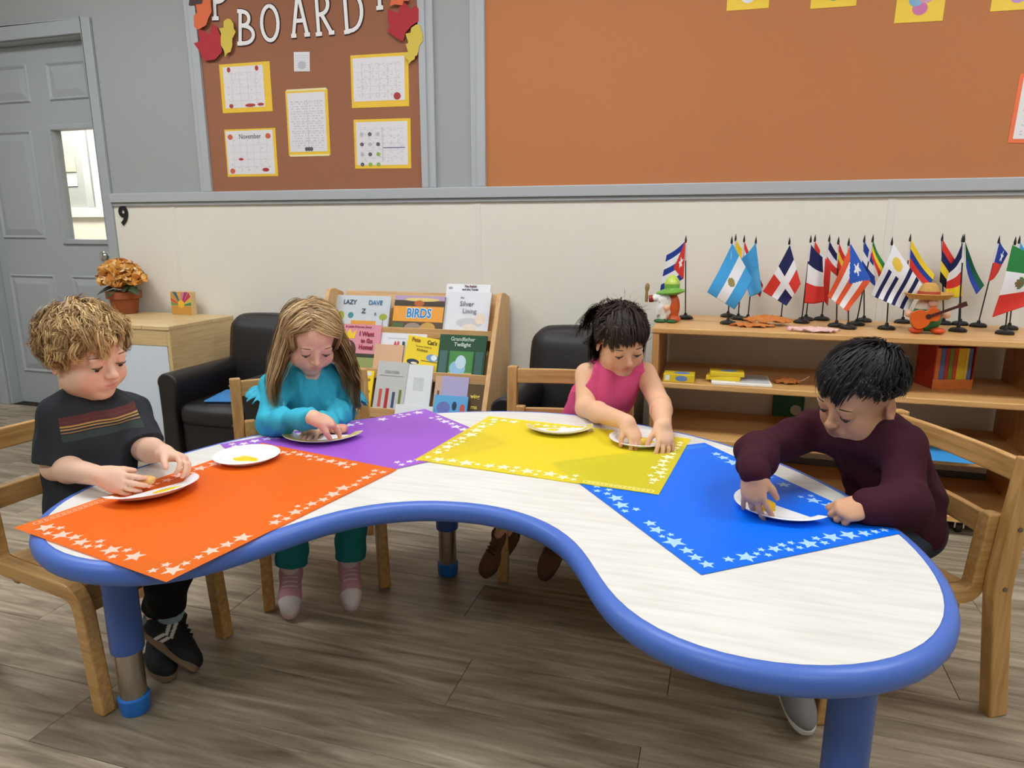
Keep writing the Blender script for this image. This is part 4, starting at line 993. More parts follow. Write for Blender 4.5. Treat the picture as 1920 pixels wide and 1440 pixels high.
# frills over the shoulders: wavy strips
for s, sg_ in (('R', 1), ('L', -1)):
    sh = V3(D['sh' + s]); el = V3(D['el' + s]); ax = nrm_(el - sh); lat = T_[:, 0] * sg_; fw_ = T_[:, 1]
    u_ = nrm_(np.cross(ax, fw_)); rows = []; n_ = 44
    for i in range(n_ + 1):
        a = -0.3 + 2.9 * i / n_; rad_ = 0.046; dirv = fw_ * math.cos(a) + nrm_(lat - ax * np.dot(lat, ax)) * math.sin(a)
        q0 = sh + ax * 0.012 + dirv * rad_ * 0.93; q1 = sh + ax * (0.056 + 0.012 * math.sin(i * 1.3)) + dirv * (rad_ + 0.022 + 0.012 * math.sin(i * 1.05))
        rows.append([q0, (q0 + q1) / 2 + dirv * 0.006, q1])
    b = MB(); lo_ = np.array(kid2.location); vs = [Vector(p - lo_) for r_ in rows for p in r_]
    b.add(vs, [(i * 3 + k, i * 3 + k + 1, i * 3 + 4 + k, i * 3 + 3 + k) for i in range(n_) for k in range(2)])
    o = b.build('shoulder_frill', M('turquoise_frill', tq, 0.85, 0.05, 200, 0.2), kid2, smooth='all'); md = o.modifiers.new('thickness', 'SOLIDIFY'); md.thickness = 0.002
cloth_obj(kid2, 'leggings', pants_vol(D, 0.004, (0.054, 0.042, 0.046), 0.97, 15), rgb(40, 132, 140), m_cloth)
def pinkshoe(V):
    c = np.tile(np.array(rgb(214, 160, 172)[:3]), (len(V), 1)); c[(V[:, 1] > 0.052) & (V[:, 2] > 0.018)] = rgb(232, 222, 220)[:3]; c[V[:, 2] > 0.075] = rgb(226, 205, 208)[:3]; return c
for s in 'RL': shoe(kid2, D['ankle' + s], D['toe' + s], (0.25, -0.3, 1), pinkshoe, M('pink_sole', rgb(226, 190, 198), 0.7), laces=M('pink_lace', rgb(230, 196, 204), 0.8), length=0.98)
g = np.random.default_rng(21)
hl = (0.56, -0.25, -0.70)
roots, d0 = scalp(g, 640, hairline(*hl), 0.002)
xp = 0.012
def fld2(p, t):
    s = np.where(p[:, 0] > xp, 1.0, -1.0)[:, None]; f = np.zeros_like(p); f[:, 0] = s[:, 0] * (0.6 if t < 0.3 else 0.0); f[:, 1] = -0.06 if t < 0.3 else 0.0; fr2 = (p[:, 1] > 0.02) & (np.abs(p[:, 0]) < 0.066) & (p[:, 2] < 0.085); f[fr2, 0] = s[fr2, 0] * 1.1; f[fr2, 1] = -0.25; sd2 = (p[:, 2] < 0.02) & (np.abs(p[:, 0]) < 0.10); f[sd2, 0] += s[sd2, 0] * 0.28
    return f
tor = lambda k, r, off: (D['B'].T @ (V3(k) - V3(D['O'])) / D['sc'], np.array(r) / D['sc'], off)
cols_ = [(CRANC, CRANR, 0.009), (FACEC, FACER + V3((0.004, -0.012, 0)), 0.004), tor(D['shR'], (0.05, 0.05, 0.05), 0.004), tor(D['shL'], (0.05, 0.05, 0.05), 0.004), tor(D['chest'], (0.085, 0.085, 0.105), 0.004)]
gd = strand_hair(D['O'], D['B'], D['sc'], roots, d0 * 0.1 + np.array([0, -0.05, 0.1]), 24, 0.0125 * g.uniform(0.80, 1.05, len(roots)), fld2, 0.50, 0.45, cols_, 0.04, g, shell=(0.010, 0.018), zfree=-0.03)
sr, sd = scalp(g, 150, lambda d: (np.abs(d[:, 0]) > 0.72) & (d[:, 2] > -0.45) & (d[:, 2] < 0.35) & (d[:, 1] > -0.55) & (d[:, 1] < 0.40), 0.006)
lock = strand_hair(D['O'], D['B'], D['sc'], sr, sd * 0.4, 24, 0.0122 * g.uniform(0.75, 1.05, len(sr)), lambda p, t: np.stack([np.sign(p[:, 0]) * (0.22 if t < 0.6 else -0.05), np.zeros(len(p)) + (0.05 if t > 0.3 else 0), np.zeros(len(p))], 1), 0.62, 0.5, cols_, 0.07, g)
gd = np.concatenate([gd, lock])
K = gd.shape[1]; lk = clumps(g, gd, 9, 0.0052, 0.9); tt = np.linspace(0, 1, K)
lk = lk + (np.sin(tt * 7 + g.uniform(0, 6.28, (len(lk), 1))) * 0.0020 * tt)[..., None] * g.normal(size=(len(lk), 1, 3))
hc = np.repeat(pick_cols(g, len(gd), rgb(146, 114, 78), rgb(216, 184, 136), 1.1), 9, axis=0) * g.uniform(0.85, 1.12, (len(lk), 1))
rad = np.tile(np.interp(tt, [0, 0.7, 1], [0.0028, 0.0024, 0.0006]) * D['sc'], (len(lk), 1))
def curtain(v):
    O, B, sc = V3(D['O']), D['B'], D['sc']; nk = V3(D['neck'])
    v.cap(O + B @ (V3((0, -0.055, 0.0)) * sc), nk + T_[:, 1] * -0.045 + np.array([0, 0, -0.03]), 0.058, 0.050, 0.02)
capv = cap_vol(D, 0.007, hl, 0.003, None)
hair_obj(kid2, D, capv, to_w(lk, D['O'], D['B'], D['sc']), rad, hc, rgb(138, 108, 74))
D2 = D

# ---- the girl in pink
D = {}
D['B'] = basis(ang2(-60), math.radians(27), math.radians(-4)); D['sc'] = 0.93; D['O'] = N3(hr(1164, 638, 2.13))
D['tb'] = basis(ang2(-70), 0.34, 0.12)
D['base'] = (-0.38, 2.15); D['pelvis'] = (-0.405, 2.185, 0.385); D['belly'] = (-0.385, 2.165, 0.465); D['chest'] = (-0.345, 2.135, 0.555)
D['neck'] = D['O'] + np.array([-0.030, 0.055, -0.085])
D['shR'] = N3(hr(1100, 702, 2.14)); D['shL'] = N3(hr(1209, 700, 2.19))
D['elR'] = N3(hr(1098, 765, 2.08)); D['elL'] = N3(hr(1238, 758, 2.06))
D['wrR'] = N3(oz(1176, 792, 0.560)); D['wrL'] = N3(oz(1243, 797, 0.560))
D['handR'] = dict(d=np.array([0.55, -0.45, -0.75]), n=(0.5, -0.35, 0.75), t=(-0.5, -0.8, 0), c=(0.40, 0.38, 0.38, 0.4), thumb=(0.5, 0.5), tc=0.4, sc=0.97)
D['handL'] = dict(d=np.array([0.20, -0.60, -0.62]), n=(0.35, -0.45, 0.8), t=(-1, -0.2, 0), c=(0.30, 0.33, 0.36, 0.4), thumb=(0.65, 0.5), tc=0.4, sc=0.97, spread=0.16)
D['hipR'] = (-0.455, 2.130, 0.362); D['hipL'] = (-0.340, 2.145, 0.362); D['kneeR'] = (-0.520, 1.940, 0.345); D['kneeL'] = (-0.385, 1.940, 0.345)
D['ankleR'] = N3(oz(940, 1005, 0.140)); D['ankleL'] = N3(oz(1042, 1005, 0.140)); D['toeR'] = (-0.45, -0.6, -0.62); D['toeL'] = (-0.25, -0.72, -0.62)
D['arm'] = (0.036, 0.0305, 0.0215)
D['skin'] = rgb(230, 182, 148); D['lip'] = rgb(196, 108, 98); D['blush'] = rgb(222, 150, 122)
kid3 = child('dark-haired girl in a sleeveless pink top reaching for a paper plate', D)
lashes_brows(kid3, D['O'], D['B'], D['sc'], rgb(52, 38, 32), browc=rgb(84, 62, 50))
v = shirt_vol(D, 0.003, 0.008, 'none', 22, 0.0022, hem=(0, 0, 0.36), f=50, fold=0)
T_ = D['tb']; che_ = V3(D['chest'])
def pleat3(P):
    L_ = (P - che_) @ T_; m = (L_[..., 1] > 0.0) * (np.abs(L_[..., 2] + 0.02) < 0.12); return -0.004 * np.abs(np.sin(L_[..., 0] * 60 + 0.9)) * m
v.disp(pleat3)
for s, sg_ in (('R', 1), ('L', -1)):      # arm holes
    sh = V3(D['sh' + s]); v.ell(sh + T_[:, 0] * sg_ * 0.022 + np.array([0, 0, 0.004]), (0.047, 0.060, 0.062), 0.004, T_, sub=True)
v.ell(V3(D['neck']) + T_[:, 1] * 0.018 + np.array([0, 0, 0.022]), (0.050, 0.052, 0.045), 0.006, T_, sub=True)
cloth_obj(kid3, 'sleeveless_top', v, rgb(214, 84, 130), m_cloth)
v = Vol((-0.60, 1.86, 0.30), (-0.22, 2.31, 0.47), 0.004)
for s in 'RL':
    hp, kn, an = leg_pts(D, s); v.cap(hp, hp * 0.25 + kn * 0.75, 0.062, 0.056, 0.03)
v.ell(V3(D['pelvis']) - np.array([0, 0, 0.012]), (0.105, 0.088, 0.070), 0.03, D['tb']); v.plane((0, 0, SEAT + 0.002), (0, 0, -1)); v.disp(waves(3, 0.002, 60, 10))
cloth_obj(kid3, 'shorts', v, rgb(196, 82, 120), m_cloth)
brn = lambda V: np.tile(np.array(rgb(112, 78, 58)[:3]), (len(V), 1))
for s in 'RL': shoe(kid3, D['ankle' + s], D['toe' + s], (0, -0.35, 1), brn, M('brown_sole', rgb(96, 72, 56), 0.7), laces=M('brown_lace', rgb(90, 62, 46), 0.8), length=0.95)
g = np.random.default_rng(31)
hl = (0.42, -0.40, -0.62)
roots, d0 = scalp(g, 420, hairline(*hl), 0.002)
crown = V3((0.0, -0.065, 0.115))
def fld3(p, t):
    a = p - crown; f = a / (np.linalg.norm(a, axis=1, keepdims=True) + 1e-9); back = (p[:, 1] < -0.005) | (np.abs(p[:, 0]) > 0.066)
    f[back] = V3((0, -0.6, 0.1)) * 0.6 + f[back] * 0.4
    return f
lenf = np.where(roots[:, 1] > -0.01, 0.0060 - 0.03 * np.clip(roots[:, 1], 0, 0.08), 0.0070) * g.uniform(0.8, 1.1, len(roots))
gd = strand_hair(D['O'], D['B'], D['sc'], roots, d0 * 0.3, 15, lenf, fld3, 0.15, 0.6, [(CRANC, CRANR, 0.011), (FACEC, FACER, 0.008)], 0.07, g, shell=(0.010, 0.016))
# loose tail: gathered high at the back, falling behind the neck, and a few flyaways
nt_ = 36; pr = np.tile(V3((0.045, -0.080, 0.070)), (nt_, 1)) + g.normal(size=(nt_, 3)) * 0.010
tail = strand_hair(D['O'], D['B'], D['sc'], pr, np.tile(V3((0.55, -0.5, 0.45)), (nt_, 1)) + g.normal(size=(nt_, 3)) * 0.25, 15, 0.0085 * g.uniform(0.6, 1.15, nt_), lambda p, t: np.tile(V3((0.06, -0.05, 0.0)), (len(p), 1)), 0.34, 1.0, [(CRANC, CRANR, 0.016)], 0.12, g)
fl_, dfl = scalp(g, 40, lambda d: (d[:, 2] > 0.5), 0.004); fly = strand_hair(D['O'], D['B'], D['sc'], fl_, dfl + g.normal(size=dfl.shape) * 0.4, 15, 0.0038 * g.uniform(0.6, 1.2, 40), lambda p, t: g.normal(size=p.shape) * 0.1, 0.05, 1.0, [], 0.1, g)
low, dlo = scalp(g, 90, lambda d: (d[:, 1] < -0.1) & (d[:, 2] < 0.0) & (d[:, 2] > -0.7), 0.004)
nape = strand_hair(D['O'], D['B'], D['sc'], low, dlo * 0.5, 15, 0.009 * g.uniform(0.7, 1.1, 90), lambda p, t: np.zeros_like(p), 0.5, 0.9, [(CRANC, CRANR, 0.008)], 0.1, g)
allg = np.concatenate([gd, tail, nape]); lk = np.concatenate([clumps(g, allg, 9, 0.0040, 0.7), fly])
K = 15; tt = np.linspace(0, 1, K); hc = pick_cols(g, len(lk), rgb(30, 24, 22), rgb(66, 50, 42), 1.6)
rad = np.tile(np.interp(tt, [0, 0.7, 1], [0.0028, 0.0024, 0.0006]), (len(lk), 1)); rad[-40:] *= 0.4
hair_obj(kid3, D, cap_vol(D, 0.008, hl, 0.003), to_w(lk, D['O'], D['B'], D['sc']), rad, hc, rgb(34, 27, 25))
D3 = D

# ---- the boy in maroon
D = {}
D['B'] = basis(ang2(-143), math.radians(24), math.radians(10)); D['sc'] = 0.95; D['O'] = N3(hr(1612, 742, 1.64))
D['tb'] = basis(ang2(-140), 0.26, 0.0)
D['base'] = (0.42, 1.70); D['pelvis'] = (0.430, 1.722, 0.388); D['belly'] = (0.405, 1.700, 0.470); D['chest'] = (0.362, 1.668, 0.560)
D['neck'] = D['O'] + np.array([0.050, 0.045, -0.100])
D['shR'] = N3(hr(1535, 805, 1.69)); D['shL'] = N3(hr(1684, 834, 1.60))
D['elR'] = N3(hr(1424, 840, 1.55)); D['elL'] = N3(hr(1702, 950, 1.50))
D['wrR'] = N3(oz(1412, 887, 0.590)); D['wrL'] = N3(oz(1622, 950, 0.530))
D['handR'] = dict(d=np.array([0.08, -0.30, -0.90]), n=(-0.35, -0.85, 0.3), t=(1, 0.3, 0), c=(0.30, 0.36, 0.55, 0.30), thumb=(0.6, 0.5), tc=0.6, sc=0.98, spread=0.2)
D['handL'] = dict(d=N3(oz(1560, 962, 0.522)) - D['wrL'], n=(0.3, -0.45, 0.85), t=(-0.5, 0.6, 0.5), c=(1.15, 1.2, 1.2, 1.15), thumb=(0.30, 0.45), tc=0.5, sc=1.0)
D['hipR'] = (0.360, 1.755, 0.365); D['hipL'] = (0.410, 1.650, 0.365); D['kneeR'] = (0.150, 1.655, 0.345); D['kneeL'] = (0.215, 1.560, 0.345)
D['ankleR'] = (0.140, 1.640, 0.11); D['ankleL'] = N3(oz(1482, 1238, 0.120)); D['toeR'] = (-0.9, -0.4, -0.2); D['toeL'] = (0.28, -0.86, -0.34)
D['arm'] = (0.034, 0.029, 0.021)
D['skin'] = rgb(206, 156, 122); D['lip'] = rgb(160, 96, 82); D['blush'] = rgb(200, 138, 108)
kid4 = child('black-haired boy in a maroon long-sleeved shirt', D)
lashes_brows(kid4, D['O'], D['B'], D['sc'], rgb(44, 32, 26), browc=rgb(62, 46, 38))
v = shirt_vol(D, 0.0036, 0.013, 'long', 33, 0.0036, hem=(0, 0, 0.36), f=55)
cloth_obj(kid4, 'long_sleeved_shirt', v, rgb(62, 26, 38), m_cloth)
cloth_obj(kid4, 'trousers', pants_vol(D, 0.004, (0.060, 0.048, 0.042), 0.88, 35), rgb(52, 56, 66), m_cloth)
gry = lambda V: np.tile(np.array(rgb(128, 126, 124)[:3]), (len(V), 1))
for s in 'RL': shoe(kid4, D['ankle' + s], D['toe' + s], (0, -0.1, 1), gry, M('white_sole', rgb(216, 212, 204), 0.6), laces=M('grey_lace', rgb(150, 148, 146), 0.8), length=1.02)
g = np.random.default_rng(41)
hl = (0.46, 0.04, -0.45)
roots, d0 = scalp(g, 620, hairline(*hl), 0.002)
crown4 = V3((-0.020, -0.070, 0.100))
def fld4(p, t):
    a = p - crown4; return a / (np.linalg.norm(a, axis=1, keepdims=True) + 1e-9)
lenf = np.where(roots[:, 1] > 0.0, 0.0056, 0.0042) * np.where((np.abs(roots[:, 0]) > 0.045) & (roots[:, 2] < 0.09), 0.35, 1.0) * g.uniform(0.8, 1.1, len(roots))
gd = strand_hair(D['O'], D['B'], D['sc'], roots, d0 * 0.4, 13, lenf, fld4, 0.12, 0.6, [(CRANC, CRANR, 0.011), (FACEC, FACER, 0.006)], 0.06, g, shell=(0.010, 0.017))
lk = clumps(g, gd, 9, 0.0040, 0.7); K = 13; tt = np.linspace(0, 1, K)
hc = pick_cols(g, len(lk), rgb(16, 16, 18), rgb(40, 40, 44), 2.0); rad = np.tile(np.interp(tt, [0, 0.7, 1], [0.0028, 0.0024, 0.0006]), (len(lk), 1))
hair_obj(kid4, D, cap_vol(D, 0.009, hl, 0.003), to_w(lk, D['O'], D['B'], D['sc']), rad, hc, rgb(18, 18, 20))
D4 = D
# ------------------------------------------------------------------ furniture along the wall
m_maple = Mwood('pale_maple', rgb(206, 174, 120), rgb(228, 200, 150), 'x', 0.45)
m_maplez = Mwood('pale_maple_side', rgb(204, 172, 118), rgb(226, 198, 148), 'y', 0.45)
m_white = M('whiteboard', rgb(222, 230, 240), 0.25, 0.01)
m_leather = M('black_leather', rgb(30, 26, 27), 0.34, 0.15, 60, 0.25, 420, spec=0.5)
m_shelf = Mwood('shelf_wood', rgb(206, 154, 92), rgb(230, 184, 120), 'x', 0.42)
m_shelfz = Mwood('shelf_wood_side', rgb(182, 128, 70), rgb(206, 154, 92), 'z', 0.42)
def rbox(x0, x1, y0, y1, z0, z1, rad, n=5, bul=0.0):
    """soft box: a subdivided box pushed towards rounded corners, bulged"""
    b = MB(); vs = {}; out = []; idx = {}
    c = Vector(((x0 + x1) / 2, (y0 + y1) / 2, (z0 + z1) / 2)); h = Vector(((x1 - x0) / 2, (y1 - y0) / 2, (z1 - z0) / 2)); N_ = 14
    def f(u):
        q = Vector((max(-h.x + rad, min(h.x - rad, u.x * h.x)), max(-h.y + rad, min(h.y - rad, u.y * h.y)), max(-h.z + rad, min(h.z - rad, u.z * h.z))))
        p = Vector((u.x * h.x, u.y * h.y, u.z * h.z)); d = p - q
        p = q + d.normalized() * rad if d.length > 1e-9 else p
        k = (1 - u.x ** 2) * (1 - u.y ** 2) + (1 - u.x ** 2) * (1 - u.z ** 2) + (1 - u.y ** 2) * (1 - u.z ** 2)
        nrm = Vector((u.x if abs(u.x) > 0.999 else 0, u.y if abs(u.y) > 0.999 else 0, u.z if abs(u.z) > 0.999 else 0))
        return c + p + nrm * bul * k
    fs = []; vl = []
    def vid(u):
        k = tuple(round(t, 4) for t in u)
        if k not in idx: idx[k] = len(vl); vl.append(f(u))
        return idx[k]
    sp = [-1 + 2 * i / N_ for i in range(N_ + 1)]; sp = [math.copysign(abs(t) ** 0.6, t) for t in sp]
    for ax in range(3):
        for s in (-1, 1):
            for i in range(N_):
                for j in range(N_):
                    q = []
                    for (a, e) in ((i, j), (i + 1, j), (i + 1, j + 1), (i, j + 1)):
                        u = [0, 0, 0]; u[ax] = s; u[(ax + 1) % 3] = sp[a]; u[(ax + 2) % 3] = sp[e]; q.append(vid(Vector(u)))
                    fs.append(tuple(q if s > 0 else q[::-1]))
    b.add(vl, fs); return b
def armchair(label, x, y, rotz):
    t = thing('leather_armchair', label, 'armchair', (x, y, 0), rotz, 'small leather armchairs')
    w, d = 0.262, 0.29
    rbox(-w + 0.09, w - 0.09, -d + 0.02, d - 0.10, 0.06, 0.235, 0.02).build('base', m_leather, t, smooth='all')
    rbox(-w + 0.092, w - 0.092, -d + 0.005, d - 0.14, 0.215, 0.315, 0.035, bul=0.010).build('seat_cushion', m_leather, t, smooth='all')
    bk = rbox(-w + 0.035, w - 0.035, -0.075, 0.075, 0.0, 0.46, 0.072, bul=0.014).build('backrest', m_leather, t, smooth='all')
    bk.location = (0, d - 0.135, 0.195); bk.rotation_euler = (-0.13, 0, 0)
    for s in (-1, 1):
        a = MB()
        pts = [(0.0, 0.05), (0.085, 0.05), (0.080, 0.24), (0.082, 0.36)] + [(0.035 + 0.052 * math.cos(q), 0.405 + 0.046 * math.sin(q)) for q in [-0.4 + k * 0.36 for k in range(11)]] + [(-0.012, 0.37), (0.004, 0.30)]
        pp = [(s * (w - 0.088 + p[0]) , p[1]) for p in pts]
        a.prism(pp, -d, d - 0.10, 'xz').build('arm', m_leather, t, smooth=True, bevel=0.010, seg=3)
    for sx in (-1, 1):
        for sy in (-1, 1): MB().lathe([(0.001, 0), (0.016, 0), (0.020, 0.06), (0.001, 0.06)], 12, (sx * (w - 0.07), (-0.05 + sy * (d - 0.10)), 0)).build('foot', M('dark_wood_foot', rgb(46, 32, 24), 0.5), t, smooth=True)
    return t
# cabinet with whiteboard front
CX0, CX1, CY0, CY1, CZ = -3.185, -2.46, 2.60, 3.055, 0.617
cab = thing('storage_cabinet', 'pale wood storage cabinet with a whiteboard front beneath the flower pot', 'cabinet', ((CX0 + CX1) / 2, (CY0 + CY1) / 2, 0))
cw, cd = (CX1 - CX0) / 2, (CY1 - CY0) / 2
MB().box(-cw + 0.005, cw - 0.02, -cd + 0.02, cd, 0.03, CZ - 0.02).build('carcass', m_maplez, cab, bevel=0.002)
MB().box(cw - 0.02, cw, -cd + 0.004, cd, 0.0, CZ - 0.02).build('side_panel', m_maplez, cab, bevel=0.002)
MB().box(-cw, -cw + 0.02, -cd + 0.004, cd, 0.0, CZ - 0.02).build('side_panel', m_maplez, cab, bevel=0.002)
MB().box(-cw, cw - 0.16, -cd, cd, CZ - 0.02, CZ).build('top_board', m_maple, cab, bevel=0.003)
MB().box(cw - 0.157, cw, -cd, cd, CZ - 0.02, CZ).build('top_board', m_maple, cab, bevel=0.003)
MB().box(-cw + 0.02, cw - 0.02, -cd + 0.004, -cd + 0.02, CZ - 0.095, CZ - 0.02).build('front_rail', m_maple, cab, bevel=0.002)
MB().box(-cw + 0.02, cw - 0.025, -cd + 0.006, -cd + 0.02, 0.05, CZ - 0.095).build('whiteboard', m_white, cab, bevel=0.002)
MB().box(-cw + 0.02, cw - 0.02, -cd + 0.012, -cd + 0.02, 0.0, 0.05).build('plinth', m_maple, cab, bevel=0.002)
# flower pot
pot = thing('flower_pot', 'terracotta pot of orange artificial flowers on the pale cabinet', 'plant', (-3.075, 2.965, CZ))
MB().lathe([(0.001, 0.0), (0.056, 0.0), (0.060, 0.004), (0.072, 0.080), (0.086, 0.082), (0.088, 0.118), (0.078, 0.120), (0.074, 0.105), (0.001, 0.105)], 28).build('pot', M('terracotta', rgb(150, 82, 46), 0.75, 0.12, 60, 0.3), pot, smooth=True)
petm = [M('petal_%d' % i, c, 0.6, 0.1, 60) for i, c in enumerate((rgb(226, 166, 80), rgb(240, 192, 116), rgb(212, 140, 62), rgb(246, 214, 160)))]
rp = random.Random(5)
def petal_mesh(nm, mt):
    b = MB(); n_ = 5; vs = []
    for i in range(n_ + 1):
        t = i / n_; w_ = 0.020 * math.sin(math.pi * (0.12 + 0.86 * t)) ** 0.7
        for j in (-1, 0, 1): vs.append((j * w_, t * 0.036, 0.010 * t * t + 0.006 * abs(j) * t + 0.004 * j * math.sin(5 * t)))
    b.add(vs, [(i * 3 + j, i * 3 + j + 1, i * 3 + 4 + j, i * 3 + 3 + j) for i in range(n_) for j in range(2)]); o = b.build(nm, mt, pot, smooth='all'); return o
protos = [petal_mesh('petal', m_) for m_ in petm]
def petal(i, p, nv, spin):
    o = protos[i]
    if protos_used[i]: o = protos[i].copy(); COL.objects.link(o)
    protos_used[i] = True; o.location = p; q = Vector(nv).to_track_quat('Y', 'Z'); o.rotation_mode = 'QUATERNION'; o.rotation_quaternion = q @ Euler((0, spin, 0)).to_quaternion()
protos_used = [False] * 4
for k in range(230):
    u = rp.uniform(-0.35, 1.0); a = rp.uniform(0, 6.283); r_ = math.sqrt(1 - u * u); nv = Vector((r_ * math.cos(a), r_ * math.sin(a), u))
    petal(rp.choice((0, 0, 1, 1, 2, 3)), Vector((-0.005, -0.005, 0.195)) + Vector((nv.x * 0.078, nv.y * 0.078, nv.z * 0.062)), nv, rp.uniform(0, 6.28))
for k in range(14):
    nv = Vector((rp.gauss(0, 1), rp.gauss(0, 1), rp.gauss(0.3, 0.8))).normalized(); petal(rp.choice((1, 2)), Vector((0.125, -0.01, 0.185)) + nv * 0.012, nv, rp.uniform(0, 6))
MB().ball((-0.005, -0.005, 0.19), 0.075, 12, sc=(1, 1, 0.8)).build('flower_core', petm[2], pot, smooth='all')
m_leafg = M('dark_leaf', rgb(62, 74, 48), 0.5, 0.15)
def leaf_big(p, dv, ln, wd):
    b = MB(); dv = Vector(dv).normalized(); sd = dv.cross(Vector((0, -0.6, 1))).normalized(); vs = []
    for i in range(8):
        t = i / 7; w_ = wd * math.sin(math.pi * min(1, 0.08 + 0.9 * t)) ** 0.8; c = Vector(p) + dv * ln * t + Vector((0, 0, -0.03 * t * t))
        for j in (-1, 0, 1): vs.append(c + sd * w_ * j + Vector((0, 0, 0.004 * abs(j))))
    b.add(vs, [(i * 3 + j, i * 3 + j + 1, i * 3 + 4 + j, i * 3 + 3 + j) for i in range(7) for j in range(2)]); o = b.build('leaf', m_leafg, pot, smooth='all'); md = o.modifiers.new('thickness', 'SOLIDIFY'); md.thickness = 0.0012
leaf_big((0.02, -0.02, 0.16), (0.9, -0.25, -0.15), 0.15, 0.026); leaf_big((-0.03, -0.03, 0.14), (-0.8, -0.4, -0.1), 0.085, 0.024); leaf_big((0.04, -0.02, 0.13), (0.5, -0.6, 0.2), 0.09, 0.024); leaf_big((0.03, 0, 0.17), (0.8, 0.0, 0.25), 0.11, 0.008)
leaf_big((0.0, -0.05, 0.13), (0.1, -0.9, -0.1), 0.06, 0.026)
# small wooden block with ray picture
blk = thing('wooden_block', 'small wooden picture block with colourful rays on the pale cabinet', 'picture block', (-2.735, 3.015, CZ))
MB().box(-0.066, 0.066, -0.018, 0.018, 0, 0.122).build('block', m_maple, blk, bevel=0.002)
rays = [rgb(80, 140, 90), rgb(214, 190, 80), rgb(200, 60, 90), rgb(170, 60, 120), rgb(220, 130, 150), rgb(216, 170, 60), rgb(60, 100, 130), rgb(196, 150, 60), rgb(206, 90, 60), rgb(120, 150, 80)]
for k in range(10):
    a0, a1 = math.pi * k / 10 + 0.02, math.pi * (k + 1) / 10 - 0.02
    def edge(a):
        dx, dz = math.cos(a), math.sin(a); t = min(0.064 / max(abs(dx), 1e-6), 0.072 / max(dz, 1e-6)); return (dx * t, -0.0188, 0.048 + dz * t)
    MB().add([(0, -0.0188, 0.048), edge(a0), edge(a1)], [(0, 1, 2)]).build('ray', M('ray_%d' % k, rays[k], 0.6, 0.02), blk)
MB().box(-0.064, 0.064, -0.0189, -0.018, 0.003, 0.047).build('lower_band', M('ray_gold', rgb(206, 150, 70), 0.6, 0.2, 80), blk)
MB().ball((0, -0.0185, 0.056), 0.022, 8, sc=(1, 0.05, 1)).build('sun', M('ray_sun', rgb(236, 190, 60), 0.6, 0.05), blk)
armchair('black leather armchair beside the pale cabinet', -2.078, 2.66, 0.0)
armchair('black leather armchair between the book rack and the flag shelf', -0.545, 2.66, 0.0)
sb = thing('picture_book', 'blue picture book lying on the armchair beside the cabinet', 'book', (-2.02, 2.56, 0.3235), 0.25)
MB().box(-0.15, 0.15, -0.11, 0.11, 0, 0.006).build('cover', M('book_blue', rgb(70, 140, 206), 0.4, 0.15, 20), sb, bevel=0.001)
MB().ball((0.02, 0.0, 0.0062), 0.05, 8, sc=(1, 0.8, 0.01)).build('cover_picture', M('book_olive', rgb(146, 150, 96), 0.5, 0.2, 60), sb)

# ------------------------------------------------------------------ book rack
RKX0, RKX1 = -1.800, -0.945
rack = thing('book_rack', 'wooden display rack full of picture books against the wall', 'book rack', ((RKX0 + RKX1) / 2, 2.85, 0))
rc = Vector(((RKX0 + RKX1) / 2, 2.85)); hw = (RKX1 - RKX0) / 2
m_rack = Mwood('rack_wood', rgb(204, 158, 104), rgb(226, 184, 130), 'z', 0.5); m_rackx = Mwood('rack_wood_x', rgb(204, 158, 104), rgb(226, 184, 130), 'x', 0.5)
sidep = [(0.19, 0.0), (-0.25, 0.0), (-0.25, 0.10), (0.060, 0.765), (0.075, 0.783), (0.115, 0.783), (0.19, 0.76)]
for s in (-1, 1): MB().prism(sidep, s * hw - 0.011, s * hw + 0.011, 'yz').build('side_panel', m_rack, rack, bevel=0.003)
TIERS = [(0.585, 2.945), (0.405, 2.845), (0.245, 2.755), (0.085, 2.665)]
for z, y in TIERS:
    MB().box(-hw + 0.0112, hw - 0.0112, y - 2.85 - 0.035, y - 2.85 + 0.05, z - 0.014, z).build('tier_shelf', m_rackx, rack, bevel=0.002)
    MB().box(-hw + 0.0112, hw - 0.0112, y - 2.85 - 0.045, y - 2.85 - 0.0352, z - 0.014, z + 0.03).build('tier_lip', m_rackx, rack, bevel=0.002)
    Mx = Matrix.Translation((0, y - 2.85 + 0.03, z)) @ Matrix.Rotation(-0.40, 4, 'X')
    MB().box(-hw + 0.0112, hw - 0.0112, 0.012, 0.020, 0.0, 0.20, Mx).build('back_panel', m_rackx, rack, bevel=0.001)
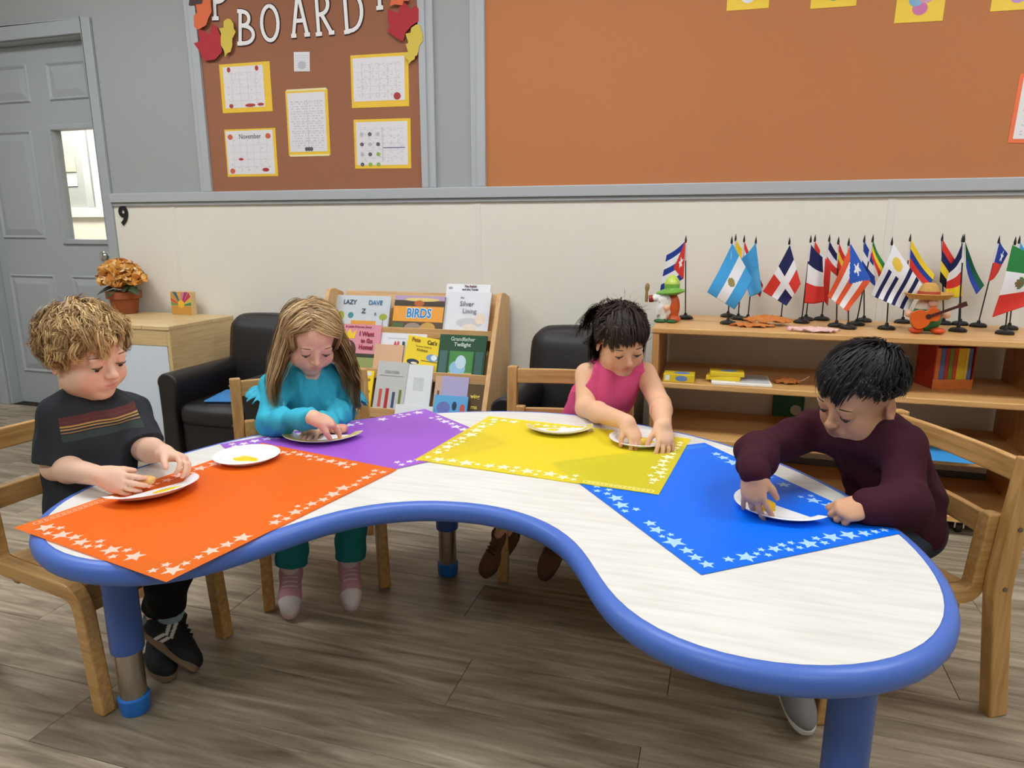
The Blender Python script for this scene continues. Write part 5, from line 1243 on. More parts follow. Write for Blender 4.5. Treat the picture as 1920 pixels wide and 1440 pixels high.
def book(label, px, Yt, tier, col, arts=(), texts=(), roll=0.0, th=0.010, tilt=-0.36, ymin=None, dz=0.0, dy=0.0):
    """a picture book standing on a tier: px = (x0, y0, x1) of its top edge; its own height follows from the photograph's lower edge or the tier"""
    z0, y0 = TIERS[tier]; y0 = y0 - 0.026 + dy; z0 = z0 + 0.0005 + dz
    x0, ytop, x1 = px; ct = math.cos(tilt); stt = math.sin(-tilt)
    # top edge lies on the tilted plane through the tier's front: find it
    best = None
    for k in range(400):
        h = 0.08 + 0.3 * k / 400; P = Vector((0, y0 + h * stt, z0 + h * ct)); q = oy((x0 + x1) / 2, ytop, P.y)
        e = abs(q.z - P.z)
        if best is None or e < best[0]: best = (e, h, P.y)
    h = best[1]; Yp = best[2]; a = oy(x0, ytop, Yp).x; b_ = oy(x1, ytop, Yp).x; w = b_ - a
    t = thing('picture_book', label, 'book', ((a + b_) / 2, y0, z0), 0, 'picture books on the rack', rot=(tilt, roll, 0))
    MB().box(-w / 2, w / 2, 0.0, th, 0, h).build('book_block', col if not isinstance(col, tuple) else M('cover_' + label[:24], col, 0.35, 0.03, 20), t, bevel=0.0012)
    for i, (kind, cx, cz, sx, sz, c) in enumerate(arts):
        mt = M('art_%d_%d_%d' % tuple(int(q * 255) for q in c[:3]), c, 0.4, 0.10, 40)
        if kind == 'r': o = MB().box((cx - sx / 2 - 0.5) * w, (cx + sx / 2 - 0.5) * w, -0.0004 - 0.0002 * i, 0, (cz - sz / 2) * h, (cz + sz / 2) * h)
        elif kind == 'e': o = MB(); o.prism([((cx - 0.5) * w + sx * w / 2 * math.cos(q), cz * h + sz * h / 2 * math.sin(q)) for q in [6.2832 * k / 20 for k in range(20)]], -0.0004 - 0.0002 * i, 0, 'xz')
        else: o = MB(); o.prism([((p[0] - 0.5) * w, p[1] * h) for p in kind], -0.0004 - 0.0002 * i, 0, 'xz')
        o.build('cover_art', mt, t)
    for ti, (s, cx, cz, hh, c, bold, xs) in enumerate(texts):
        lettering(s, hh * h, M('ink_%d_%d_%d' % tuple(int(q * 255) for q in c[:3]), c, 0.5, 0.01), t, ((cx - 0.5) * w, -0.0022 - 0.0009 * ti, cz * h), bold * h, xs, name='title')
    return t
book('pale blue-grey picture book with balloons, top tier of the rack', (630, 554, 734), 0, 0, rgb(204, 212, 218),
     [('e', 0.14, 0.42, 0.13, 0.26, rgb(168, 176, 60)), ('e', 0.32, 0.44, 0.10, 0.17, rgb(70, 140, 150)), ('e', 0.90, 0.42, 0.14, 0.18, rgb(160, 170, 60)), ('r', 0.56, 0.22, 0.44, 0.16, rgb(226, 160, 60)), ('r', 0.9, 0.2, 0.015, 0.3, rgb(150, 150, 140))],
     [('LAZY', 0.28, 0.80, 0.175, rgb(60, 84, 110), 0.004, 0.95), ('DAVE', 0.74, 0.80, 0.175, rgb(74, 130, 170), 0.004, 0.95), ('Z', 0.55, 0.56, 0.18, rgb(70, 80, 90), 0.002, 1.1), ('z', 0.76, 0.50, 0.13, rgb(70, 80, 90), 0.002, 1.0)])
book('bird picture book with an orange title band, top tier of the rack', (742, 555, 835), 0, 0, rgb(96, 74, 52),
     [('r', 0.5, 0.94, 1.0, 0.12, rgb(186, 160, 196)), ('r', 0.5, 0.80, 1.0, 0.12, rgb(70, 58, 42)), ('e', 0.55, 0.90, 0.7, 0.10, rgb(232, 206, 130)), ('e', 0.5, 0.80, 0.2, 0.16, rgb(190, 96, 50)), ('r', 0.5, 0.52, 1.0, 0.40, rgb(240, 166, 60)), ('e', 0.42, 0.14, 0.34, 0.30, rgb(160, 140, 126)), ('e', 0.72, 0.16, 0.30, 0.30, rgb(206, 160, 80)), ('r', 0.12, 0.16, 0.22, 0.24, rgb(84, 104, 66))],
     [('BIRDS', 0.52, 0.53, 0.34, rgb(236, 240, 244), 0.022, 0.78), ('BIRDS', 0.52, 0.53, 0.33, rgb(36, 140, 206), 0.008, 0.80)])
book('white picture book mostly hidden behind another, top tier by the rack end', (838, 533, 921), 0, 0, rgb(236, 236, 240), [('e', 0.10, 0.92, 0.10, 0.05, rgb(170, 160, 180))],
     [('The Rabbit', 0.55, 0.955, 0.055, rgb(110, 60, 70), 0.002, 1.0), ('and the Turtle', 0.55, 0.895, 0.055, rgb(90, 90, 110), 0.002, 1.0)], dy=0.012)
book('white picture book with a pencil drawing of a cloud, front of the top tier', (842, 547, 922), 0, 0, rgb(228, 230, 236),
     [('e', 0.55, 0.30, 0.62, 0.22, rgb(206, 206, 210)), ('e', 0.58, 0.20, 0.34, 0.16, rgb(232, 222, 206)), ('e', 0.80, 0.40, 0.24, 0.24, rgb(238, 220, 200))],
     [('the', 0.34, 0.86, 0.07, rgb(100, 104, 116), 0.0, 1.0), ('Silver', 0.46, 0.72, 0.15, rgb(120, 124, 140), 0.001, 1.0), ('Lining', 0.54, 0.56, 0.14, rgb(130, 134, 150), 0.001, 1.0)], dy=-0.004)
book('pink picture book with a yellow crown, middle tier', (632, 608, 716), 0, 1, rgb(226, 150, 164),
     [('r', 0.75, 0.16, 0.5, 0.32, rgb(150, 160, 96)), ('r', 0.75, 0.36, 0.5, 0.08, rgb(60, 62, 48)), ('e', 0.32, 0.44, 0.36, 0.46, rgb(84, 54, 44)), ('e', 0.28, 0.55, 0.22, 0.22, rgb(224, 158, 140)), ('e', 0.32, 0.16, 0.42, 0.34, rgb(120, 84, 100)), ([(0.12, 0.70), (0.44, 0.70), (0.46, 0.88), (0.38, 0.80), (0.32, 0.90), (0.26, 0.80), (0.18, 0.90), (0.12, 0.82)], 0, 0, 0, 0, rgb(246, 206, 50))],
     [('A Little Princess Story', 0.5, 0.945, 0.065, rgb(150, 60, 90), 0.001, 1.0), ('I Want', 0.70, 0.80, 0.13, rgb(150, 30, 60), 0.004, 0.9), ('to Go', 0.72, 0.66, 0.12, rgb(150, 30, 60), 0.004, 0.9), ('Home!', 0.72, 0.53, 0.13, rgb(150, 30, 60), 0.004, 0.9)])
book('white picture book with red lettering, behind a yellow one', (716, 624, 801), 0, 1, rgb(238, 238, 240), [('r', 0.35, 0.86, 0.4, 0.02, rgb(190, 200, 210))], [('All', 0.36, 0.72, 0.17, rgb(200, 40, 50), 0.004, 0.8), ('B', 0.52, 0.72, 0.17, rgb(40, 40, 44), 0.004, 0.8)], dy=0.012)
book('plain tan picture book, middle tier behind the crayon book', (704, 646, 757), 0, 1, rgb(222, 178, 142), dy=-0.004)
book('bright yellow picture book tilted on the middle tier', (760, 632, 828), 0, 1, rgb(246, 214, 36),
     [('e', 0.76, 0.52, 0.34, 0.18, rgb(120, 160, 200)), ('e', 0.80, 0.53, 0.16, 0.14, rgb(236, 240, 244)), ('r', 0.72, 0.42, 0.5, 0.02, rgb(110, 96, 40)), ('e', 0.26, 0.36, 0.34, 0.14, rgb(50, 56, 84)), ('e', 0.30, 0.33, 0.18, 0.06, rgb(236, 226, 190))],
     [("Pete", 0.24, 0.90, 0.14, rgb(150, 96, 20), 0.004, 0.9), ("Cat's", 0.68, 0.88, 0.14, rgb(60, 50, 30), 0.003, 0.9), ('Groovy Guide to', 0.48, 0.76, 0.06, rgb(110, 90, 20), 0.0, 1.0), ('Kindness', 0.46, 0.67, 0.08, rgb(110, 90, 20), 0.001, 1.0)], roll=0.10, dy=-0.012)
book('dark green picture book with a window scene, middle tier', (826, 628, 914), 0, 1, rgb(22, 74, 42),
     [('r', 0.5, 0.36, 0.50, 0.56, rgb(74, 140, 70)), ('r', 0.5, 0.12, 0.50, 0.10, rgb(206, 190, 120)), ('e', 0.44, 0.26, 0.34, 0.34, rgb(150, 196, 226)), ('e', 0.50, 0.40, 0.22, 0.30, rgb(196, 222, 236)), ('r', 0.12, 0.36, 0.16, 0.56, rgb(70, 110, 104)), ('r', 0.88, 0.36, 0.16, 0.56, rgb(60, 98, 94))],
     [('Grandfather', 0.5, 0.90, 0.12, rgb(190, 214, 196), 0.002, 0.95), ('Twilight', 0.5, 0.78, 0.12, rgb(214, 228, 216), 0.002, 1.0)], dy=-0.018)
book('grey crayon picture book at the front of the rack', (709, 678, 765), 0, 2, rgb(196, 196, 194),
     [('r', 0.20, 0.30, 0.10, 0.34, rgb(196, 84, 60)), ('r', 0.42, 0.30, 0.11, 0.38, rgb(176, 40, 44)), ('r', 0.64, 0.28, 0.09, 0.30, rgb(60, 74, 110)), ('r', 0.85, 0.30, 0.08, 0.36, rgb(110, 124, 50)), ('r', 0.5, 0.73, 0.8, 0.012, rgb(150, 150, 150))], [('CRAYONS', 0.5, 0.80, 0.075, rgb(150, 150, 152), 0.0, 0.85)], roll=0.02, dy=-0.006)
book('white picture book standing behind the grey crayon book', (765, 684, 813), 0, 2, rgb(226, 230, 232), [('r', 0.5, 0.62, 0.4, 0.26, rgb(206, 210, 212))])
book('yellow picture book with dark leaf spots, lower tier', (640, 694, 702), 0, 2, rgb(248, 216, 30), [('e', 0.3, 0.6, 0.30, 0.14, rgb(110, 130, 30)), ('e', 0.86, 0.78, 0.12, 0.08, rgb(170, 130, 30)), ('e', 0.88, 0.50, 0.12, 0.08, rgb(170, 110, 30)), ('e', 0.86, 0.24, 0.12, 0.08, rgb(170, 130, 30)), ('r', 0.86, 0.93, 0.12, 0.1, rgb(230, 230, 230))])
book('lavender picture book with a lamp-lit scene, lower tier', (818, 706, 880), 0, 2, rgb(176, 168, 206), [('r', 0.10, 0.5, 0.20, 1.0, rgb(206, 170, 140)), ('e', 0.6, 0.36, 0.5, 0.4, rgb(196, 190, 190)), ('r', 0.12, 0.45, 0.06, 0.4, rgb(110, 70, 90))])
book('dark brown picture book with yellow lettering, end of the lower tier', (878, 722, 909), 0, 2, rgb(92, 70, 36), [], [('wing', 0.5, 0.68, 0.16, rgb(240, 220, 110), 0.003, 0.9), ('rns', 0.5, 0.38, 0.16, rgb(240, 220, 110), 0.003, 0.9)])
book('light blue picture book with a dark squiggle, bottom tier', (815, 742, 878), 0, 3, rgb(96, 170, 222), [('e', 0.3, 0.8, 0.4, 0.2, rgb(110, 120, 190)), ('e', 0.62, 0.84, 0.14, 0.14, rgb(40, 60, 90)), ('e', 0.86, 0.8, 0.16, 0.16, rgb(196, 90, 80))], dy=0.004)
book('white picture book with grey lettering, bottom tier', (742, 760, 812), 0, 3, rgb(234, 234, 236), [], [('A PL', 0.8, 0.9, 0.08, rgb(120, 120, 130), 0.001, 1.0)], dy=-0.008)

# ------------------------------------------------------------------ low open shelf with flags
SX0, SX1, SY0, SY1 = -0.245, 1.075, 2.628, 3.07
sh = thing('open_shelf', 'low open wooden shelf on casters, lined with small flags', 'shelf', ((SX0 + SX1) / 2, (SY0 + SY1) / 2, 0))
sx, sy = (SX1 - SX0) / 2, (SY1 - SY0) / 2
for s in (-1, 1): MB().box(s * sx - 0.012 - s * 0.012, s * sx + 0.012 - s * 0.012, -sy + 0.003, sy, 0.075, 0.677).build('side_panel', m_shelfz, sh, bevel=0.003)
for z, nm in ((0.70, 'top_board'), (0.492, 'shelf_board'), (0.282, 'shelf_board'), (0.075, 'bottom_board')):
    e = 0.0 if nm in ('top_board', 'bottom_board') else 0.0243
    MB().box(-sx + e - (0.003 if nm == 'top_board' else 0), sx - e + (0.003 if nm == 'top_board' else 0), -sy, sy, z - 0.0225, z).build(nm, m_shelf, sh, bevel=0.004)
for cx in (-sx + 0.06, sx - 0.22, sx - 0.06):
    for cy in (-sy + 0.05, sy - 0.05):
        c_ = MB().lathe([(0.0005, -0.010), (0.022, -0.010), (0.024, -0.007), (0.024, 0.007), (0.022, 0.010), (0.0005, 0.010)], 20, (0, 0, 0), M_=Matrix.Translation((cx, cy, 0.024)) @ Matrix.Rotation(math.pi / 2, 4, 'Y')).build('caster', M('caster_black', rgb(24, 24, 26), 0.5), sh, smooth=True)
        MB().box(cx - 0.016, cx - 0.011, cy - 0.016, cy + 0.014, 0.02, 0.052).box(cx + 0.011, cx + 0.016, cy - 0.016, cy + 0.014, 0.02, 0.052).box(cx - 0.018, cx + 0.018, cy - 0.018, cy + 0.016, 0.046, 0.0525).build('caster_fork', m_chrome, c_)
SZ = 0.7005
m_blackp = M('flag_black_plastic', rgb(22, 21, 22), 0.4, 0.1)
m_fl = None
def mflag():
    m = bpy.data.materials.new('flag_cloth'); nt, N, L = nodes(m); b = N['Principled BSDF']; a = N.new('ShaderNodeAttribute'); a.attribute_name = 'Col'
    L.new(a.outputs['Color'], b.inputs['Base Color']); b.inputs['Roughness'].default_value = 0.65; b.inputs['Specular IOR Level'].default_value = 0.2
    return m
m_fl = mflag()
R_, W_, BL, LB, DB, YE, GR, DG, BK, OR = rgb(214, 60, 52), rgb(234, 234, 238), rgb(40, 66, 150), rgb(72, 162, 224), rgb(34, 38, 84), rgb(238, 206, 52), rgb(46, 128, 66), rgb(24, 84, 62), rgb(24, 22, 34), rgb(226, 92, 56)
def hs(*cols): return lambda u, v: cols[min(len(cols) - 1, int(v * len(cols)))]
def vsr(*cols): return lambda u, v: cols[min(len(cols) - 1, int(u * len(cols)))]
def instar(du, dv, r_):
    rr = math.hypot(du, dv); a = math.atan2(du, -dv); k = abs(((a / (2 * math.pi / 5)) % 1) - 0.5) * 2
    return rr < r_ * (0.42 + 0.58 * k ** 1.6)
def f_cuba(u, v):
    if u < 0.5 * (1 - abs(v - 0.5) * 2) + 0.02: return W_ if instar((u - 0.17) * 1.5, v - 0.5, 0.17) else R_
    return (BL, W_, BL, W_, BL)[min(4, int(v * 5))]
def f_pr(u, v):
    if u < 0.48 * (1 - abs(v - 0.5) * 2) + 0.02: return W_ if instar((u - 0.16) * 1.5, v - 0.5, 0.16) else rgb(48, 92, 186)
    return (OR, W_, OR, W_, OR)[min(4, int(v * 5))]
def f_arg(u, v): return rgb(150, 140, 84) if math.hypot((u - 0.5) * 1.5, v - 0.5) < 0.12 else (LB, W_, LB)[min(2, int(v * 3))]
def f_dom(u, v):
    if abs(u - 0.5) < 0.09 or abs(v - 0.5) < 0.13: return W_
    return DB if (u < 0.5) == (v < 0.5) else R_
def f_uru(u, v):
    if u < 0.38 and v < 0.55: return rgb(232, 196, 80) if math.hypot((u - 0.19) * 1.5, v - 0.27) < 0.15 else W_
    return (W_, DB)[int(v * 9) % 2]
def f_mex(u, v):
    r_ = math.hypot((u - 0.5) * 1.5, v - 0.42)
    if r_ < 0.10: return rgb(120, 104, 70)
    if r_ < 0.16 and v > 0.40: return rgb(96, 120, 84)
    return (GR, W_, R_)[min(2, int(u * 3))]
def f_peru(u, v): return rgb(110, 96, 64) if math.hypot((u - 0.5) * 1.5, v - 0.5) < 0.17 else (R_, W_, R_)[min(2, int(u * 3))]
def f_chile(u, v):
    if v < 0.5 and u < 0.36: return W_ if instar((u - 0.18) * 1.5, v - 0.25, 0.15) else BL
    return W_ if v < 0.5 else R_
def f_chile2(u, v): return (W_ if instar((u - 0.5) * 1.5, v - 0.25, 0.2) else BL) if v < 0.5 else R_
FLAGS = [  # name of look, tip x,y, base x,y, corners hoist-top, fly-top, fly-bottom, hoist-bottom (photo pixels), pattern
 ('desk flag with red triangle, white star and blue stripes behind the green-hatted gnome', 1286.4, 441, 1285, 599, [(1285, 452), (1250, 478), (1238, 545), (1282, 522)], f_cuba),
 ('light blue and white striped desk flag with a small gold sun', 1372.7, 442, 1365, 609, [(1373, 456), (1326, 547), (1377, 580), (1411, 524)], f_arg),
 ('plain yellow desk flag behind two light blue ones', 1380, 438, 1365, 594, [(1380, 449), (1396, 470), (1395, 520), (1379, 500)], hs(YE, YE, BL, R_)),
 ('red and white desk flag behind the plain light blue one', 1396, 440, 1384, 600, [(1396, 452), (1431, 535), (1425, 557), (1394, 512)], hs(R_, W_, BL, R_)),
 ('plain light blue desk flag beside the one with a gold sun', 1418, 443, 1402, 602, [(1417, 455), (1388, 486), (1405, 556), (1428, 546)], hs(rgb(70, 156, 214), rgb(84, 168, 220))),
 ('quartered blue and red desk flag with a wide white cross', 1481, 444, 1464, 605, [(1481, 459), (1430, 546), (1474, 573), (1501, 532)], f_dom),
 ('dark blue, white and red banded desk flag beside the quartered one', 1521, 440, 1503, 607, [(1519, 455), (1542, 482), (1546, 566), (1508, 568)], hs(DB, W_, R_)),
 ('red and white desk flag with a brown plant crest', 1529, 439, 1511, 602, [(1528, 452), (1557, 496), (1551, 573), (1522, 530)], f_peru),
 ('small red, white and blue desk flag behind the crested one', 1556, 439, 1541, 598, [(1555, 452), (1574, 480), (1572, 520), (1548, 496)], hs(DB, W_, R_)),
 ('red and yellow banded desk flag behind the starred triangle one', 1573, 443, 1568, 614, [(1573, 455), (1591, 488), (1588, 530), (1570, 500)], hs(R_, YE, R_)),
 ('orange-red and white striped desk flag with a blue starred triangle', 1592.4, 445, 1590, 618, [(1595, 457), (1551, 556), (1588, 584), (1633, 524)], f_pr),
 ('blue, white and blue banded desk flag behind the starred triangle one', 1621.7, 440, 1620, 602, [(1621, 452), (1636, 478), (1641, 538), (1614, 506)], hs(BL, W_, BL)),
 ('green, yellow and red banded desk flag', 1637.6, 439, 1606, 611, [(1637, 450), (1657, 494), (1648, 521), (1634, 480)], hs(GR, YE, R_)),
 ('white desk flag with navy stripes and a yellow sun in its corner', 1673.6, 444, 1662, 619, [(1675, 458), (1631, 553), (1700, 583), (1729, 535)], f_uru),
 ('yellow, blue and red banded desk flag behind the guitar gnome', 1707.8, 438, 1693, 602, [(1708, 449), (1750, 515), (1738, 540), (1705, 500)], hs(YE, BL, R_)),
 ('red, navy and yellow banded desk flag right behind the sombrero', 1768, 437, 1769, 606, [(1768, 449), (1796, 494), (1780, 544), (1761, 528)], hs(R_, DB, YE, BK)),
 ('navy, white, red and yellow desk flag beside the dark green one', 1806, 439, 1800, 608, [(1805, 455), (1778, 500), (1772, 556), (1803, 556)], hs(DB, W_, R_, YE)),
 ('dark green and blue banded desk flag in front of its neighbours', 1809, 438, 1796, 623, [(1809, 453), (1842, 534), (1826, 551), (1811, 500)], hs(DG, BL)),
 ('blue and red desk flag with a single white star, leaning out', 1874.5, 441, 1834, 614, [(1875, 452), (1889, 476), (1872, 512), (1853, 528)], f_chile2),
 ('green, white and red desk flag with a round brown crest', 1905, 443, 1884, 628, [(1898, 459), (1860, 595), (1944, 566), (1958, 490)], f_mex),
 ('light blue desk flag behind the green, white and red one', 1912.7, 441, 1892, 619, [(1913, 454), (1938, 486), (1934, 530), (1910, 505)], hs(LB, W_, LB)),
]
def build_flag(lab, tx, ty, bx, by, cor, pat, i):
    base = oz(bx, by, SZ); base.y = min(base.y + 0.024, SY1 - 0.035); base.x = oy(bx, by - 4, base.y).x
    top = oy(tx, ty, base.y); zt = top.z - SZ; lean = top.x - base.x
    t = thing('desk_flag', lab, 'flag', base, 0, 'small national flags on the shelf')
    b = MB().lathe([(0.0005, 0.0), (0.030, 0.0), (0.031, 0.006), (0.027, 0.009), (0.026, 0.011), (0.018, 0.014), (0.007, 0.016), (0.005, 0.024), (0.0005, 0.024)], 8).build('base', m_blackp, t)
    MB().tube([(0, 0, 0.015), (lean, 0, zt - 0.028)], 0.0024, 8).build('pole', m_blackp, t)
    MB().tube([(lean * (1 - 0.03 / zt), 0, zt - 0.032), (lean, 0, zt - 0.026), (lean, 0, zt - 0.018), (lean, 0, zt)], [0.0022, 0.0044, 0.0040, 0.0004], 8).build('finial', m_blackp, t)
    C = [oy(x, y, base.y - 0.004) - base for x, y in cor]; nu, nv = 48, 32
    g_ = random.Random(100 + i); ph = g_.uniform(0, 6.28); am = g_.uniform(0.006, 0.010)
    vs = []
    for a in range(nu + 1):
        for c in range(nv + 1):
            u, v = a / nu, c / nv; p = (C[0] * (1 - u) + C[1] * u) * (1 - v) + (C[3] * (1 - u) + C[2] * u) * v
            sag = Vector((0, -am * (0.4 + u) * (math.sin(ph + u * 5.2 + v * 1.5) + 0.6) - 0.010 * u * (i % 3) * 0.5, -0.006 * math.sin(math.pi * u) * (1 - 0.4 * v)))
            vs.append(p + sag)
    fs = []; cl = []
    for a in range(nu):
        for c in range(nv):
            k = a * (nv + 1) + c; fs.append((k, k + 1, k + nv + 2, k + nv + 1)); cl.append(pat((a + 0.5) / nu, (c + 0.5) / nv))
    me = bpy.data.meshes.new('cloth'); me.from_pydata(vs, [], fs); me.materials.append(m_fl)
    ca = me.color_attributes.new('Col', 'FLOAT_COLOR', 'CORNER'); ca.data.foreach_set('color', np.repeat(np.array(cl, np.float32), 4, axis=0).ravel())
    me.polygons.foreach_set('use_smooth', [True] * len(fs)); o = link_mesh('cloth', me, t)
    md = o.modifiers.new('thickness', 'SOLIDIFY'); md.thickness = 0.0006
    MB().tube([(lean * ((zt - 0.03) / zt), 0, zt - 0.030), (lean * ((zt - 0.10) / zt), 0, zt - 0.10)], 0.0042, 8).build('sleeve', M('flag_sleeve', rgb(226, 224, 226), 0.7), t)
for i, f in enumerate(FLAGS): build_flag(*f, i)

# the two gnome figurines
def np_part(name, parent, fn, lo, hi, h, mat, colr):
    v = Vol(lo, hi, h); fn(v); V, Q = v.mesh(1); c = colr(V) if callable(colr) else np.tile(np.array(colr[:3]), (len(V), 1)); return np_obj(name, V, Q, mat, parent, c)
m_glaze = Mvc('glazed_paint', 0.3, spec=0.5, var=0.08)
gn = thing('gnome_figurine', 'white-bearded gnome figurine in a green hat raising a maraca', 'figurine', (oz(1252, 605, SZ).x, oz(1252, 605, SZ).y + 0.03, SZ), 0, 'gnome figurines')
def gb(v): v.ell((0.012, 0, 0.06), (0.030, 0.028, 0.055), 0.0); v.ell((0.016, 0, 0.012), (0.032, 0.030, 0.014), 0.01); v.plane((0, 0, 0.0), (0, 0, -1))
np_part('body', gn, gb, (-0.06, -0.06, -0.01), (0.08, 0.06, 0.14), 0.0025, m_glaze, rgb(196, 84, 36))
def ghat(v):
    v.ell((0.008, 0, 0.142), (0.030, 0.030, 0.042), 0.0); v.ell((0.004, 0, 0.118), (0.056, 0.052, 0.012), 0.008, np.array(Matrix.Rotation(-0.12, 3, 'Y'))); v.disp(waves(2, 0.0016, 220, 8))
np_part('hat', gn, ghat, (-0.07, -0.07, 0.09), (0.08, 0.07, 0.20), 0.0025, m_glaze, lambda V: np.where((V[:, 2:] > 0.150), np.array(rgb(190, 214, 90)[:3]), np.array(rgb(112, 170, 66)[:3])))
def gbeard(v):
    v.ell((-0.022, -0.024, 0.050), (0.028, 0.016, 0.045), 0.0); v.ell((-0.020, -0.022, 0.088), (0.026, 0.018, 0.024), 0.01); v.disp(waves(5, 0.0022, 330, 10, (1, 1, 0.4)))
np_part('beard', gn, gbeard, (-0.07, -0.06, -0.005), (0.03, 0.02, 0.125), 0.0022, m_glaze, rgb(230, 228, 224))
MB().ball((-0.006, -0.044, 0.060), 0.013, 10).build('nose', M('gnome_skin', rgb(232, 186, 156), 0.4), gn, smooth='all')
MB().tube([(-0.010, -0.01, 0.095), (-0.040, -0.012, 0.098), (-0.062, -0.014, 0.092)], [0.018, 0.017, 0.014], 12).build('sleeve_arm', M('gnome_white', rgb(236, 234, 230), 0.4), gn, smooth=True)
MB().tube([(-0.062, -0.014, 0.092), (-0.078, -0.014, 0.090)], [0.015, 0.014], 12).build('cuff', M('gnome_red', rgb(150, 50, 40), 0.4), gn, smooth=True)
MB().tube([(-0.088, -0.016, 0.078), (-0.088, -0.016, 0.105), (-0.088, -0.016, 0.118), (-0.087, -0.016, 0.130), (-0.086, -0.016, 0.145), (-0.086, -0.016, 0.152)], [0.006, 0.006, 0.005, 0.009, 0.008, 0.002], 10).build('maraca', M('maraca_wood', rgb(150, 120, 76), 0.4, 0.2), gn, smooth=True)
MB().ball((-0.030, -0.028, 0.006), 0.020, 8, sc=(1.3, 1, 0.42)).build('shoe', M('gnome_green', rgb(36, 96, 50), 0.35), gn, smooth='all')
MB().ball((0.014, -0.030, 0.006), 0.018, 8, sc=(1.2, 1, 0.42)).build('shoe', M('gnome_green', rgb(36, 96, 50), 0.35), gn, smooth='all')
gp = oz(1738, 626, SZ)
g2 = thing('gnome_figurine', 'gnome figurine in a straw sombrero holding an orange guitar', 'figurine', (gp.x, gp.y + 0.04, SZ), 0, 'gnome figurines')
def gb2(v): v.ell((0, 0, 0.048), (0.050, 0.042, 0.048), 0.0); v.ell((0, 0, 0.095), (0.036, 0.034, 0.030), 0.02); v.plane((0, 0, 0.006), (0, 0, -1))
np_part('body', g2, gb2, (-0.07, -0.06, -0.005), (0.07, 0.06, 0.14), 0.0025, m_glaze, lambda V: np.where((V[:, 2:] > 0.085), np.array(rgb(232, 214, 196)[:3]), np.array(rgb(34, 120, 72)[:3])))
for s in (-1, 1): MB().ball((s * 0.034, -0.030, 0.0115), 0.022, 10, sc=(1.1, 1.2, 0.52)).build('shoe', M('gnome_orange', rgb(214, 84, 34), 0.35), g2, smooth='all')
MB().ball((0.008, -0.040, 0.108), 0.016, 10).build('nose', M('gnome_skin', rgb(232, 186, 156), 0.4), g2, smooth='all')
for s in (-1, 1): MB().ball((s * 0.058, -0.018, 0.068), 0.015, 10).build('hand', M('gnome_skin', rgb(232, 186, 156), 0.4), g2, smooth='all')
hatm = M('straw_hat', rgb(206, 160, 84), 0.7, 0.25, 140, 0.3)
hb = MB().lathe([(0.0005, 0.176), (0.016, 0.175), (0.026, 0.166), (0.033, 0.148), (0.036, 0.134), (0.060, 0.128), (0.076, 0.140), (0.078, 0.138), (0.062, 0.120), (0.030, 0.118), (0.0005, 0.118)], 32).build('sombrero', hatm, g2, smooth=True)
MB().lathe([(0.0352, 0.134), (0.0368, 0.134), (0.0345, 0.146), (0.033, 0.146)], 32).build('hat_band', M('hat_band_red', rgb(176, 66, 46), 0.6), hb, smooth=True)
gt = MB(); gm = Matrix.Translation((-0.012, -0.058, 0.062)) @ Matrix.Rotation(-0.42, 4, 'Y')
gt.prism(smooth_closed([(-0.052, 0.0), (-0.040, 0.030), (-0.010, 0.030), (0.006, 0.019), (0.026, 0.026), (0.040, 0.012), (0.040, -0.012), (0.026, -0.026), (0.006, -0.019), (-0.010, -0.030), (-0.040, -0.030)], 4), -0.008, 0.008, 'xz', gm)
gt = gt.build('guitar', M('guitar_orange', rgb(214, 96, 32), 0.3), g2, bevel=0.002)
MB().box(0.004, 0.098, -0.0125, -0.0085, -0.0045, 0.0045, gm).box(0.098, 0.124, -0.0125, -0.0075, -0.008, 0.008, gm).build('guitar_neck', M('guitar_dark', rgb(70, 36, 34), 0.4), gt)
MB().lathe([(0.0005, 0), (0.009, 0), (0.009, 0.001), (0.0005, 0.001)], 16, M_=gm @ Matrix.Translation((0.004, -0.0085, 0)) @ Matrix.Rotation(math.pi / 2, 4, 'X')).build('sound_hole', M('guitar_dark', rgb(70, 36, 34), 0.4), gt)

# crumpled leaf cut-outs and a folded cloth on the shelf top
def crumple(name, lab, cat, p, rx, ry, mat, seed, thick=0.004, lift=0.010, nlobe=7):
    g_ = np.random.default_rng(seed); b = MB(); nr, na = 7, 42; vs = [(0, 0, lift)]
    for i in range(1, nr + 1):
        for k in range(na):
            a = 6.2832 * k / na; f = 1 + 0.14 * math.sin(nlobe * a + seed) + 0.05 * math.sin(3 * nlobe * a); t = i / nr
            vs.append((rx * t * f * math.cos(a), ry * t * f * math.sin(a), lift * (1 - t * t) + 0.004 * math.sin(9 * a + i) * t + 0.0045 + 0.002 * g_.standard_normal()))
    fs = [(0, 1 + k, 1 + (k + 1) % na) for k in range(na)]
    for i in range(nr - 1):
        for k in range(na): fs.append((1 + i * na + k, 1 + (i + 1) * na + k, 1 + (i + 1) * na + (k + 1) % na, 1 + i * na + (k + 1) % na))
    zmin = min(v[2] for v in vs); vs = [(v[0], v[1], v[2] - zmin + 0.0012) for v in vs]
    o = b.add(vs, fs).build(name, mat, None, smooth=True); md = o.modifiers.new('thickness', 'SOLIDIFY'); md.thickness = 0.002; o.location = p; return tag(o, lab, cat)
m_lf = M('orange_felt_leaf', rgb(206, 126, 62), 0.8, 0.18, 60, 0.4)
a = oz(1410, 614, SZ); b_ = oz(1432, 612, SZ)
crumple('felt_leaf', 'flat orange felt leaf under a thicker one on the flag shelf', 'leaf', (a.x, a.y + 0.035, SZ), 0.075, 0.045, m_lf, 3, lift=0.004)
